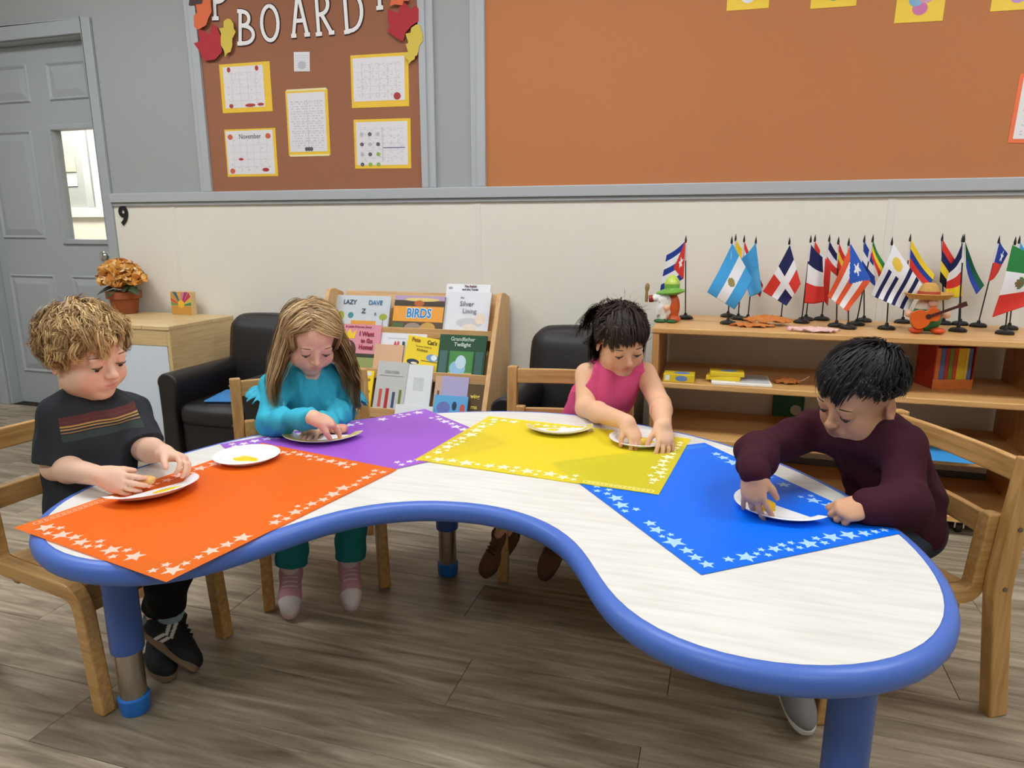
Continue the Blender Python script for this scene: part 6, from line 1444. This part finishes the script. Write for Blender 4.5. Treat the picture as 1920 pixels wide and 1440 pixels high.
crumple('felt_leaf', 'bumpy orange felt leaf lying on top of another on the flag shelf', 'leaf', (b_.x + 0.012, b_.y + 0.045, SZ + 0.010), 0.085, 0.050, m_lf, 8, lift=0.018)
c_ = oz(1528, 624, SZ)
crumple('folded_napkin', 'pink and white patterned napkin folded on the flag shelf', 'napkin', (c_.x, c_.y + 0.022, SZ), 0.085, 0.026, M('pink_napkin', rgb(226, 186, 180), 0.8, 0.3, 90), 12, lift=0.010, nlobe=3)

# things on the middle and lower boards
def box_thing(name, lab, cat, px, z, wx, dy_, hz, mats, rot=0.0, art=None, group=None):
    p = oz(px[0], px[1], z); t = thing(name, lab, cat, (p.x, max(p.y + dy_ / 2, SY0 + dy_ / 2 + 0.004), z), rot, group)
    MB().box(-wx / 2, wx / 2, -dy_ / 2, dy_ / 2, 0, hz).build('box', mats, t, bevel=0.002)
    return t
ZM, ZL = 0.4925, 0.2825
yb1 = M('yellow_card_box', rgb(226, 196, 44), 0.5, 0.06, 30)
t = box_thing('card_box', 'yellow card box with a blue picture at the shelf end', 'box', (1272, 717), ZM, 0.115, 0.075, 0.030, yb1, 0.0)
MB().ball((0.01, -0.0380, 0.015), 0.012, 8, sc=(1.9, 0.03, 0.9)).build('box_picture', M('box_blue', rgb(110, 140, 196), 0.5, 0.3, 200), t); MB().ball((0.01, 0.0, 0.0302), 0.03, 8, sc=(1.0, 0.8, 0.01)).build('box_picture', M('box_blue', rgb(110, 140, 196), 0.5, 0.3, 200), t)
MB().box(-0.050, -0.034, -0.0379, -0.037, 0.006, 0.026).build('box_tag', M('white_paper', rgb(240, 238, 232), 0.6), t)
p = oz(1390, 724, ZM)
wb_ = box_thing('paper_stack', 'stack of white papers under yellow boxes on the middle board', 'papers', (1388, 724), ZM, 0.215, 0.17, 0.010, M('white_paper', rgb(240, 238, 232), 0.6), 0.05)
MB().box(-0.02, 0.10, -0.07, 0.075, 0.0101, 0.0104).build('printed_sheet', M('grey_print', rgb(196, 198, 200), 0.6, 0.35, 70), wb_)
wl = Vector(wb_.location)
for k, (dx, dz_, rz) in enumerate(((-0.060, 0.0103, -0.08), (-0.050, 0.0265, 0.03))):
    t = thing('card_box', ('lower', 'upper')[k] + ' yellow box of two stacked on white papers', 'box', (wl.x + dx, wl.y - 0.015, ZM + dz_), rz)
    MB().box(-0.062, 0.062, -0.04, 0.04, 0, 0.0158).build('box', yb1, t, bevel=0.002); MB().ball((0.005, 0, 0.016), 0.026, 8, sc=(1.2, 0.8, 0.01)).build('box_picture', M('box_blue', rgb(110, 140, 196), 0.5, 0.3, 200), t)
q = oz(1476, 722, ZM)
cl_ = crumple('dried_leaf', 'curled orange leaf with a pale stem on the middle board', 'leaf', (q.x, q.y + 0.03, ZM), 0.045, 0.024, m_lf, 21, lift=0.014, nlobe=5)
MB().tube([(0.03, 0, 0.006), (0.055, 0.005, 0.014), (0.078, 0.008, 0.030)], [0.003, 0.0025, 0.0022], 8).build('stem', M('pale_stem', rgb(216, 176, 140), 0.6), cl_)
bs = oz(1776, 730, ZM)
bset = thing('book_set', 'red slipcase of thin colourful books on the middle board', 'book set', (bs.x, bs.y + 0.06, ZM), 0.28)
MB().box(-0.072, 0.072, -0.055, 0.06, 0, 0.004).box(-0.072, -0.068, -0.055, 0.06, 0.0045, 0.158).box(0.068, 0.072, -0.055, 0.06, 0.0045, 0.158).box(-0.072, 0.072, 0.056, 0.06, 0.0045, 0.158).box(-0.072, 0.072, -0.055, 0.055, 0.1585, 0.162).build('slipcase', M('slipcase_red', rgb(170, 44, 30), 0.4, 0.08), bset)
MB().box(-0.072, 0.072, -0.0565, -0.0552, 0, 0.036).build('case_front', M('slipcase_front', rgb(222, 130, 60), 0.4, 0.2, 60), bset)
xs = -0.0665
for w_, c in ((0.016, rgb(222, 120, 52)), (0.018, rgb(92, 110, 176)), (0.013, rgb(184, 52, 46)), (0.017, rgb(124, 140, 52)), (0.013, rgb(196, 70, 44)), (0.028, rgb(232, 200, 48)), (0.011, rgb(236, 210, 96)), (0.014, rgb(90, 116, 176))):
    MB().box(xs + 0.0004, xs + w_ - 0.0004, -0.052, 0.05, 0.0046, 0.150).build('thin_book', M('spine_%d_%d' % (int(c[0] * 255), int(c[1] * 255)), c, 0.45, 0.08), bset, bevel=0.001); xs += w_
gpz = oz(1478, 800, ZL)
gbk = thing('green_book', 'dark green book standing on the lower board behind the boy', 'book', (gpz.x + 0.01, gpz.y + 0.16, ZL), 0.0, rot=(-0.16, 0, 0.06))
MB().box(-0.062, 0.062, 0, 0.012, 0.0, 0.125).build('cover', M('book_green', rgb(20, 92, 46), 0.4, 0.08), gbk, bevel=0.001)
MB().ball((0.03, -0.0002, 0.03), 0.022, 8, sc=(1, 0.03, 1)).build('cover_picture', M('book_white', rgb(206, 214, 210), 0.5, 0.2), gbk)
bp_ = oz(1765, 866, ZL)
o = MB().box(-0.12, 0.12, -0.085, 0.085, 0, 0.002).build('blue_card', M('sky_blue_card', rgb(64, 164, 236), 0.5, 0.03)); o.location = (bp_.x - 0.02, bp_.y + 0.092, ZL); tag(o, 'sky blue card lying on the lower board', 'card')
yp = oz(1600, 850, ZL)
o = MB().box(-0.10, 0.10, -0.05, 0.05, 0, 0.003).build('tan_card', M('tan_card', rgb(232, 190, 116), 0.5, 0.03)); o.location = (yp.x - 0.10, max(yp.y + 0.05, SY0 + 0.06), ZL); tag(o, 'tan card lying on the lower board behind the boy in maroon', 'card')

# ------------------------------------------------------------------ things pinned to the wall
YB = BLY - 0.0005
def wall_poly(name, lab, cat, pts, mat, y=None, th=0.0012, group=None):
    y = YB if y is None else y; q = [oy(px_, py_, y) for px_, py_ in pts]; c = sum(q, Vector()) / len(q)
    o = MB().prism([(p.x - c.x, p.z - c.z) for p in q], 0, -th, 'xz').build(name, mat); o.location = (c.x, y, c.z); return tag(o, lab, cat, group)
C3 = lambda L_: [(340 + x / 11.08, y / 11.08) for x, y in L_]
C4 = lambda L_: [(690 + x / 11.08, y / 11.08) for x, y in L_]
m_lr, m_ly, m_lo, m_ld = M('leaf_red', rgb(178, 46, 56), 0.7, 0.05), M('leaf_yellow', rgb(216, 192, 80), 0.7, 0.05), M('leaf_orange', rgb(226, 112, 70), 0.7, 0.05), M('leaf_dark', rgb(78, 58, 60), 0.7, 0.05)
LR = C3([(360, 590), (480, 650), (590, 700), (640, 500), (740, 560), (800, 700), (830, 790), (820, 900), (850, 1080), (700, 1240), (480, 1265), (370, 1050), (260, 900), (385, 860), (345, 650)])
LY = C3([(970, 385), (1025, 400), (1085, 490), (1090, 600), (1130, 660), (1090, 750), (1060, 800), (1060, 950), (1020, 1080), (950, 1110), (910, 1190), (890, 1050), (825, 940), (820, 780), (830, 700), (785, 590), (880, 575), (880, 450), (920, 410)])
LO = C3([(290, 60), (600, -60), (630, 250), (560, 380), (520, 520), (350, 620), (270, 560), (260, 330), (330, 260)])
LD = C3([(155, 110), (200, -200), (480, -220), (430, 75)])
g_l = 'paper autumn leaves on the bulletin board'
FY = YW - 0.0265
wall_poly('paper_leaf', 'red paper maple leaf beside the letter B', 'paper leaf', LR, m_lr, FY, group=g_l); wall_poly('paper_leaf', 'yellow paper oak leaf touching the letter B', 'paper leaf', LY, m_ly, FY - 0.0016, group=g_l)
wall_poly('paper_leaf', 'orange paper leaf just above the red one beside the letter B', 'paper leaf', LO, m_lo, FY - 0.0032, group=g_l); wall_poly('paper_leaf', 'dark purple paper leaf above the orange ones', 'paper leaf', LD, m_ld, FY - 0.0048, group=g_l)
RR = C4([(420, 180), (540, 240), (625, 270), (650, 150), (760, 40), (850, 170), (920, 180), (990, 110), (1050, 180), (1050, 440), (900, 540), (780, 680), (730, 860), (600, 800), (400, 640), (460, 560), (415, 440)])
RY_ = C4([(1000, 510), (1080, 520), (1090, 600), (1130, 680), (1140, 850), (1060, 960), (1050, 1060), (1020, 1150), (980, 1170), (970, 1230), (900, 1270), (850, 1330), (830, 1250), (770, 1180), (830, 1070), (785, 920), (840, 890), (780, 700), (890, 680), (900, 580)])
RO = C4([(455, 130), (500, -120), (860, -120), (850, 20), (740, 20), (725, 110), (640, 105), (560, 90)])
wall_poly('paper_leaf', 'red paper maple leaf beside the grey trim after the letter D', 'paper leaf', RR, m_lr, FY, group=g_l); wall_poly('paper_leaf', 'yellow paper oak leaf overlapping a posted schedule', 'paper leaf', RY_, m_ly, FY - 0.0016, group=g_l)
wall_poly('paper_leaf', 'orange paper leaf after the letter T', 'paper leaf', RO, m_lo, FY - 0.0032, group=g_l)
# white slab letters
m_ltr = M('letter_white', rgb(236, 232, 230), 0.35, 0.05, 60); m_lbk = M('letter_dark', rgb(62, 34, 30), 0.7)
def stroke(b, path, w, y0, y1):
    P = [Vector(p) for p in path]; L_, R2 = [], []
    for i, p in enumerate(P):
        t = (P[min(i + 1, len(P) - 1)] - P[max(i - 1, 0)]).normalized(); n_ = Vector((-t.y, t.x)); ww = w[i] if isinstance(w, (list, tuple)) else w; L_.append(p + n_ * ww / 2); R2.append(p - n_ * ww / 2)
    n = len(P); vs = []
    for l, r_ in zip(L_, R2): vs += [(l.x, y0, l.y), (r_.x, y0, r_.y), (r_.x, y1, r_.y), (l.x, y1, l.y)]
    fs = [(0, 1, 2, 3), tuple(4 * n - 4 + k for k in (3, 2, 1, 0))] + [(i * 4 + k, i * 4 + (k + 1) % 4, i * 4 + 4 + (k + 1) % 4, i * 4 + 4 + k) for i in range(n - 1) for k in range(4)]
    b.add(vs, fs)
def bowl(x, z0, z1, bulge, n=12): return [(x, z1)] + [(x + bulge * math.sin(math.pi * k / n) ** 0.75, z1 - (z1 - z0) * (0.5 - 0.5 * math.cos(math.pi * k / n))) for k in range(1, n)] + [(x, z0)]
GL = {'B': [[(0.16, 0), (0.16, 1)], [(0.0, 0.0), (0.3, 0.0)], [(0.0, 1.0), (0.3, 1.0)], bowl(0.2, 0.56, 0.99, 0.46), bowl(0.2, 0.01, 0.56, 0.72)],
      'O': [[(0.5 + 0.42 * math.sin(6.2832 * k / 24), 0.5 + 0.5 * math.cos(6.2832 * k / 24)) for k in range(25)]],
      'A': [[(0.12, 0), (0.46, 1.0)], [(0.88, 0), (0.50, 1.0)], [(0.24, 0.36), (0.76, 0.36)], [(0.0, 0.0), (0.28, 0.0)], [(0.72, 0.0), (1.02, 0.0)]],
      'R': [[(0.16, 0), (0.16, 1)], [(0.0, 0.0), (0.34, 0.0)], [(0.0, 1.0), (0.3, 1.0)], bowl(0.2, 0.48, 0.99, 0.55), [(0.38, 0.48), (0.84, 0.0)], [(0.70, 0.0), (1.0, 0.0)]],
      'D': [[(0.16, 0), (0.16, 1)], [(0.0, 0.0), (0.3, 0.0)], [(0.0, 1.0), (0.3, 1.0)], bowl(0.2, 0.01, 0.99, 0.80)],
      'P': [[(0.16, 0), (0.16, 1)], [(-0.02, 0.0), (0.36, 0.0)], [(0.0, 1.0), (0.3, 1.0)], bowl(0.2, 0.40, 0.99, 0.65)],
      'T': [[(0.5, 0), (0.5, 1)], [(0.3, 0.0), (0.7, 0.0)], [(0.05, 1.0), (0.95, 1.0)]]}
def board_letter(ch, x0, y0, x1, y1, rot=0.0):
    a, b_ = oy(x0, y1, YB), oy(x1, y0, YB); w, h = b_.x - a.x, b_.z - a.z
    t = thing('board_letter', 'white cut-out letter %s on the brown board' % ch, 'letter', (a.x, YB, a.z), 0, 'white letters on the brown board', rot=(0, rot, 0))
    for nm, mt, wd, ya, yb_ in (('letter_backing', m_lbk, 0.027, -0.0005, -0.0018), ('letter_face', m_ltr, 0.0175, -0.0030, -0.0042)):
        b = MB()
        for si, s_ in enumerate(GL[ch]): stroke(b, [(p[0] * w, p[1] * h) for p in s_], wd, ya, yb_ - 0.00018 * si)
        b.build(nm, mt, t)
board_letter('B', 446, 18, 474, 82, 0.10); board_letter('O', 490, 9, 522, 77, 0.03); board_letter('A', 547, -12, 577, 68); board_letter('R', 593, -14, 624, 65, -0.02); board_letter('D', 646, -18, 678, 61, -0.03)
board_letter('P', 399, -45, 426, 35, 0.06); board_letter('T', 697, -62, 726, 17, -0.02)
# posted sheets
def mprint(name, paper, ink, rows, cols=0, dens=0.5, seed=0.0):
    """printed page: rows of broken grey lines, optional table rules"""
    m = bpy.data.materials.new(name); nt, N, L = nodes(m); b = N['Principled BSDF']; b.inputs['Roughness'].default_value = 0.45
    tc = N.new('ShaderNodeTexCoord'); sp = N.new('ShaderNodeSeparateXYZ'); L.new(tc.outputs['Generated'], sp.inputs[0])
    def math_(op, a, bb=None):
        n = N.new('ShaderNodeMath'); n.operation = op
        for i, q in enumerate((a, bb)):
            if q is None: continue
            if isinstance(q, (int, float)): n.inputs[i].default_value = q
            else: L.new(q, n.inputs[i])
        return n.outputs[0]
    fr = math_('FRACT', math_('MULTIPLY', sp.outputs['Z'], rows)); ln = math_('LESS_THAN', math_('ABSOLUTE', math_('SUBTRACT', fr, 0.5)), 0.2)
    cb = N.new('ShaderNodeCombineXYZ'); L.new(math_('MULTIPLY', sp.outputs['X'], 14), cb.inputs[0]); L.new(math_('FLOOR', math_('MULTIPLY', sp.outputs['Z'], rows)), cb.inputs[1]); cb.inputs[2].default_value = seed
    nz = N.new('ShaderNodeTexNoise'); nz.inputs['Scale'].default_value = 1.0; nz.inputs['Detail'].default_value = 2; L.new(cb.outputs[0], nz.inputs['Vector'])
    tx = math_('MULTIPLY', ln, math_('GREATER_THAN', nz.outputs['Fac'], 1 - dens))
    mgx = math_('MULTIPLY', math_('GREATER_THAN', sp.outputs['X'], 0.07), math_('LESS_THAN', sp.outputs['X'], 0.93)); mgz = math_('MULTIPLY', math_('GREATER_THAN', sp.outputs['Z'], 0.06), math_('LESS_THAN', sp.outputs['Z'], 0.88))
    tx = math_('MULTIPLY', math_('MULTIPLY', tx, mgx), mgz); tx = math_('MULTIPLY', tx, 0.38)
    if cols:
        g1_ = math_('LESS_THAN', math_('FRACT', math_('MULTIPLY', sp.outputs['X'], cols)), 0.06); g2_ = math_('LESS_THAN', math_('FRACT', math_('MULTIPLY', sp.outputs['Z'], 6)), 0.05)
        tx = math_('MAXIMUM', tx, math_('MULTIPLY', math_('MULTIPLY', math_('MAXIMUM', g1_, g2_), math_('MULTIPLY', mgx, mgz)), 0.25))
    mx = N.new('ShaderNodeMix'); mx.data_type = 'RGBA'; mx.inputs['A'].default_value = paper; mx.inputs['B'].default_value = ink; L.new(tx, mx.inputs['Factor']); L.new(mx.outputs['Result'], b.inputs['Base Color'])
    return m
m_yel = M('yellow_backing', rgb(238, 196, 58), 0.5, 0.03); ppr = rgb(226, 222, 226); ink = rgb(120, 118, 128)
def posted(lab, quad, pm, inset=(0.012, 0.012, 0.012, 0.012), cat='notice', backing=True, bmat=None, name='posted_sheet'):
    q = [oy(x, y, YB) for x, y in quad]; c = sum(q, Vector()) / 4; w = ((q[1] - q[0]).length + (q[2] - q[3]).length) / 2; h = ((q[0] - q[3]).length + (q[1] - q[2]).length) / 2
    an = -math.atan2((q[1] - q[0]).z + (q[2] - q[3]).z, (q[1] - q[0]).x + (q[2] - q[3]).x)
    t = thing(name, lab, cat, (c.x, YB, c.z), 0, None, rot=(0, an, 0))
    if backing: MB().box(-w / 2, w / 2, -0.0010, 0, -h / 2, h / 2).build('backing_card', bmat or m_yel, t)
    l, r_, tp, bt = inset; MB().box(-w / 2 + l, w / 2 - r_, -0.0018, -0.0010, -h / 2 + bt, h / 2 - tp).build('printed_page', pm, t)
    return t, w, h
red_i = M('ink_red', rgb(170, 60, 56), 0.6); dk_i = M('ink_grey', rgb(96, 92, 100), 0.6)
def blob(t, x, z, rx, rz, mat, nm='printed_picture'): MB().prism([(x + rx * math.cos(a), z + rz * math.sin(a)) for a in [6.2832 * k / 16 for k in range(16)]], -0.0022, -0.0018, 'xz').build(nm, mat, t)
t, w, h = posted('monthly calendar with turkeys on yellow card, top of the brown board', [(411, 121), (505, 115), (512, 208), (418, 213)], mprint('print_1', ppr, ink, 22, 5, 0.42, 1.0), (0.020, 0.040, 0.014, 0.022))
for x in (-0.09, 0.07): blob(t, x, h * 0.38, 0.010, 0.012, red_i)
blob(t, -0.09, -h * 0.36, 0.012, 0.010, red_i); blob(t, 0.02, -h * 0.36, 0.03, 0.008, red_i); blob(t, 0.08, -h * 0.35, 0.018, 0.007, red_i)
t, w, h = posted('calendar page headed November with pumpkins in its corners', [(420, 243), (516, 240), (522, 330), (428, 332)], mprint('print_2', ppr, ink, 16, 7, 0.40, 2.0), (0.008, 0.016, 0.008, 0.012))
lettering('November', 0.034, dk_i, t, (0, -0.0024, h * 0.34), 0.0, 0.85, name='heading')
pk = M('ink_pumpkin', rgb(206, 96, 70), 0.6)
for x, z in ((-0.115, 0.34), (0.105, 0.34), (-0.115, -0.38)): blob(t, x, z * h, 0.015, 0.013, pk)
blob(t, -0.06, -h * 0.13, 0.014, 0.006, red_i); blob(t, 0.08, -h * 0.36, 0.020, 0.009, red_i)
t, w, h = posted('small white card with a hand drawing, alone under the letters', [(551, 98), (580, 97), (582, 134), (552, 134)], mprint('print_3', ppr, ink, 8, 0, 0.5, 3.0), (0, 0, 0, 0), backing=False)
blob(t, 0, -h * 0.18, 0.022, 0.018, M('ink_lightgrey', rgb(186, 186, 192), 0.6))
t, w, h = posted('narrow daily schedule on yellow card in the middle of the brown board', [(534, 170), (612, 167), (622, 290), (543, 293)], mprint('print_4', ppr, ink, 24, 2, 0.5, 4.0), (0.010, 0.016, 0.012, 0.018))
for dx in (-0.014, 0, 0.014): blob(t, dx, -h * 0.40, 0.009, 0.010, dk_i)
for s in (-1, 1): MB().box(-w * 0.47, w * 0.47, -0.0016, 0, s * h / 2 - 0.004, s * h / 2 + 0.005).build('tape_strip', M('shiny_tape', rgb(240, 226, 170), 0.2, 0.02), t)
t, w, h = posted('lesson plan table with a red turkey on yellow card under the oak leaf', [(656, 104), (765, 98), (768, 199), (661, 203)], mprint('print_5', ppr, ink, 26, 6, 0.46, 5.0), (0.012, 0.020, 0.014, 0.028))
blob(t, w * 0.30, -h * 0.30, 0.018, 0.016, red_i)
t, w, h = posted('menu page with small food pictures on yellow card, bottom of the brown board', [(662, 225), (770, 221), (771, 316), (667, 316)], mprint('print_6', ppr, ink, 28, 2, 0.45, 6.0), (0.012, 0.016, 0.012, 0.016))
grn = M('ink_green', rgb(140, 180, 70), 0.6)
for i in range(3):
    for j in range(4): blob(t, -w * 0.36 + i * 0.042, h * 0.20 - j * 0.045, 0.010, 0.009, grn if (j == 3 and i) or (i, j) == (2, 2) else (dk_i if (i + j) % 2 else M('ink_lightgrey', rgb(186, 186, 192), 0.6)))
MB().box(w * 0.02, w * 0.40, -0.0021, -0.0018, -0.004 - h * 0.07, 0.0 - h * 0.07).build('printed_rule', M('ink_blue', rgb(90, 90, 150), 0.6), t)
# cards near the top of the wide board (pictures kept generic) and the page at its side
YR = YW - 0.0125
m_card = M('yellow_card', rgb(244, 206, 66), 0.5, 0.03)
for lab, bl, br, cols in (('yellow card with a white and blue drawing on the tan board', (1362, 21), (1441, 15), (rgb(226, 228, 236), rgb(170, 190, 220), rgb(240, 238, 236))), ('yellow card with a green drawing on the tan board', (1519, 17), (1605, 11), (rgb(90, 160, 110), rgb(120, 180, 130), rgb(90, 150, 140))),
                          ('yellow card with a pink and blue drawing, hung lowest on the tan board', (1676, 44), (1767, 39), (rgb(206, 120, 170), rgb(130, 180, 210), rgb(220, 160, 190))), ('yellow card with a lilac drawing, by the edge of the tan board', (1856, 22), (1955, 16), (rgb(196, 150, 206), rgb(160, 140, 190), rgb(214, 180, 216)))):
    a, b_ = oy(*bl, YR), oy(*br, YR); w = (b_ - a).length; h = w * 1.3; an = -math.atan2(b_.z - a.z, b_.x - a.x)
    t = thing('picture_card', lab, 'picture', (a.x, YR, a.z), 0, 'yellow picture cards on the tan board', rot=(0, an, 0))
    MB().box(0, w, -0.0012, 0, 0, h).build('card', m_card, t)
    for k, (x, z, r_) in enumerate(((0.5, 0.22, 0.16), (0.40, 0.36, 0.15), (0.60, 0.42, 0.17), (0.5, 0.62, 0.2))): MB().prism([(w * (x + r_ * math.cos(q)), h * z + w * r_ * 0.9 * math.sin(q)) for q in [6.2832 * j / 18 for j in range(18)]], -0.0016 - 0.0003 * k, -0.0012, 'xz').build('drawing', M('crayon_%d_%d' % (int(cols[k % 3][0] * 255), int(cols[k % 3][1] * 255)), cols[k % 3], 0.6, 0.15, 60), t)
a, b_ = oy(1916, 140, YR), oy(1893, 270, YR); h = a.z - b_.z
t = thing('posted_sheet', 'white page on bright orange card at the side of the tan board', 'notice', ((a.x + b_.x) / 2 + 0.108, YR, (a.z + b_.z) / 2), 0, rot=(0, 0.03, 0))
MB().box(-0.115, 0.115, -0.0012, 0, -h / 2, h / 2).build('backing_card', M('orange_card', rgb(240, 120, 74), 0.5), t); MB().box(-0.101, 0.101, -0.002, -0.0012, -h / 2 + 0.014, h / 2 - 0.014).build('printed_page', mprint('print_7', rgb(236, 232, 232), ink, 20, 0, 0.45, 7.0), t)
n9 = oy(232, 406, YW - 0.0105)
o = lettering('9', 0.135, M('black_number', rgb(22, 22, 24), 0.4), None, n9, 0.0035, 0.95, name='room_number', depth=0.003); tag(o, 'black number 9 on the cream wall beside the door', 'number')
# ------------------------------------------------------------------ paper plates, paint, sponges
m_plate = M('paper_plate', rgb(238, 238, 240), 0.5, 0.02, 60, 0.05)
m_paint = M('yellow_paint', rgb(240, 208, 20), 0.18, 0.06, 40, coat=0.4)
def plate_prof(R): return [(0.0005, 0.0), (R * 0.68, 0.0), (R * 0.72, 0.0012), (R * 0.80, 0.010), (R * 0.99, 0.0135), (R, 0.0130), (R * 0.992, 0.0118), (R * 0.81, 0.0085), (R * 0.735, 0.0), (R * 0.69, -0.0012), (0.0005, -0.0012)]
def plate_prof2(R): return [(r_, z + 0.0013) for r_, z in plate_prof(R)]
def puddle(parent, cx, cy, rx, ry, z, seed=1, mat=None, nm='paint_puddle'):
    b = MB(); n = 28; vs = [(cx, cy, z + 0.0030)]
    for q, zz in ((0.6, 0.0026), (0.9, 0.0014), (1.0, 0.0002)):
        for k in range(n):
            a = 6.2832 * k / n; f = 1 + 0.12 * math.sin(3 * a + seed) + 0.07 * math.sin(5 * a + 2 * seed); vs.append((cx + rx * q * f * math.cos(a), cy + ry * q * f * math.sin(a), z + zz))
    fs = [(0, 1 + k, 1 + (k + 1) % n) for k in range(n)] + [(1 + i * n + k, 1 + (i + 1) * n + k, 1 + (i + 1) * n + (k + 1) % n, 1 + i * n + (k + 1) % n) for i in range(2) for k in range(n)]
    return b.add(vs, fs).build(nm, mat or m_paint, parent, smooth='all')
def round_plate(label, c, R, z):
    t = thing('paper_plate', label, 'plate', (c.x, c.y, z), 0, 'round paper plates of paint'); MB().lathe(plate_prof2(R), 48).build('plate', m_plate, t, smooth=True); return t
def half_plate(label, tip_a, tip_b, towards, z, tilt=(0, 0), paintrim=None):
    """a plate cut in half: straight edge from tip_a to tip_b, round side towards the given point"""
    a, b_ = Vector(tip_a[:2]), Vector(tip_b[:2]); c = (a + b_) / 2; R = (b_ - a).length / 2; ang = math.atan2((b_ - a).y, (b_ - a).x)
    ex = (b_ - a).normalized(); nrm = Vector((-ex.y, ex.x)); up_ = nrm.dot(Vector(towards[:2]) - c) > 0
    t = thing('half_paper_plate', label, 'plate', (c.x, c.y, z), 0, 'half paper plates', rot=(tilt[0], tilt[1], ang))
    b = MB(); b.lathe(plate_prof2(R), 36, (0, 0, 0), 0 if up_ else math.pi, math.pi if up_ else 2 * math.pi)
    o = b.build('half_plate', m_plate, t, smooth=True)
    if paintrim:
        rr = MB(); s0 = 0 if up_ else math.pi; rr.lathe([(R * 0.80, 0.0117), (R * 0.99, 0.0152), (R * 0.985, 0.0149)], 36, (0, 0, 0), s0 + 0.05, s0 + math.pi - 0.05); rr.build('painted_rim', M('thin_yellow_paint', paintrim, 0.35, 0.25, 60), t, smooth=True)
    return t, R, (1 if up_ else -1)
zo, zp = TZ + 0.0029, TZ + 0.0016
p1 = round_plate('round paper plate with a yellow paint puddle, shared between orange and purple sheets', oz(463, 857, zo + 0.006), 0.080, zo); puddle(p1, -0.004, 0.0, 0.034, 0.020, 0.0014, 2)
p2 = round_plate('round paper plate of yellow paint under the hands of the girl in pink', oz(1200, 825, zo + 0.006), 0.083, zo); puddle(p2, 0.004, 0.010, 0.034, 0.026, 0.0014, 4)
h1, R, s = half_plate('half paper plate with a yellow paint stroke held by the curly-haired boy', oz(192, 936, zo + 0.012), oz(366, 884, zo + 0.02), oz(300, 960, zo), zo + 0.002, (-0.10, 0.0)); puddle(h1, 0.020, s * 0.036, 0.032, 0.011, 0.0016, 1)
h2, R, s = half_plate('half paper plate with a yellow painted rim in front of the girl in blue', oz(533, 806, zp + 0.014), oz(681, 808, zp + 0.014), oz(610, 850, zp), zp + 0.001, (0, 0), rgb(214, 196, 110))
h3, R, s = half_plate('half paper plate lying alone on the yellow sheet', oz(986, 795, zo + 0.014), oz(1112, 795, zo + 0.014), oz(1040, 830, zo), zo + 0.001, (0, 0), rgb(240, 224, 150)); puddle(h3, -0.02, s * 0.02, 0.018, 0.010, 0.0014, 6)
h4, R, s = half_plate('half paper plate with yellow paint held by the boy in maroon', oz(1392, 916, zp + 0.014), oz(1552, 968, zp + 0.016), oz(1430, 990, zp), zp + 0.001, (0.0, 0.0)); puddle(h4, -0.028, s * 0.030, 0.030, 0.019, 0.0014, 3)
# sponges
def sponge(label, pos, rz, dims, colr, tilt=(0, 0)):
    v = Vol(-np.array(dims) / 2 - 0.01, np.array(dims) / 2 + 0.01, 0.002)
    v.ell((0, 0, 0), np.array(dims) * 0.56, 0.0); hx = np.array(dims) / 2
    for ax in range(3):
        for s_ in (-1, 1): n_ = np.zeros(3); n_[ax] = s_; v.plane(n_ * hx[ax] * 0.92, n_, 0.004)
    v.disp(waves(6, 0.0007, 700, 12)); V, Q = v.mesh(0)
    o = np_obj('sponge', V, Q, Mvc('sponge_foam', 0.9, spec=0.1, bump=0.6, bscale=600, var=0.2), None, np.tile(np.array(colr[:3]), (len(V), 1)))
    o.location = pos; o.rotation_euler = (tilt[0], tilt[1], rz); return tag(o, label, 'sponge')
q = oz(262, 903, 0.520); sponge('pale orange sponge pinched by the curly-haired boy', (q.x + 0.004, q.y + 0.004, 0.522), 0.35, (0.055, 0.030, 0.020), rgb(240, 190, 120))
q = oz(634, 803, 0.514); sponge('pink sponge under the fingers of the girl in blue', (q.x, q.y, TZ + 0.0165), 0.3, (0.055, 0.036, 0.026), rgb(226, 160, 140))
q = oz(1202, 832, 0.506); sponge('yellow sponge dipped in the paint by the girl in pink', (q.x, q.y, TZ + 0.0155), 0.2, (0.050, 0.032, 0.022), rgb(232, 204, 90))
q = oz(1432, 948, 0.506); sponge('yellow sponge pressed by the finger of the boy in maroon', (q.x, q.y, TZ + 0.013), -0.5, (0.048, 0.030, 0.020), rgb(240, 190, 50))
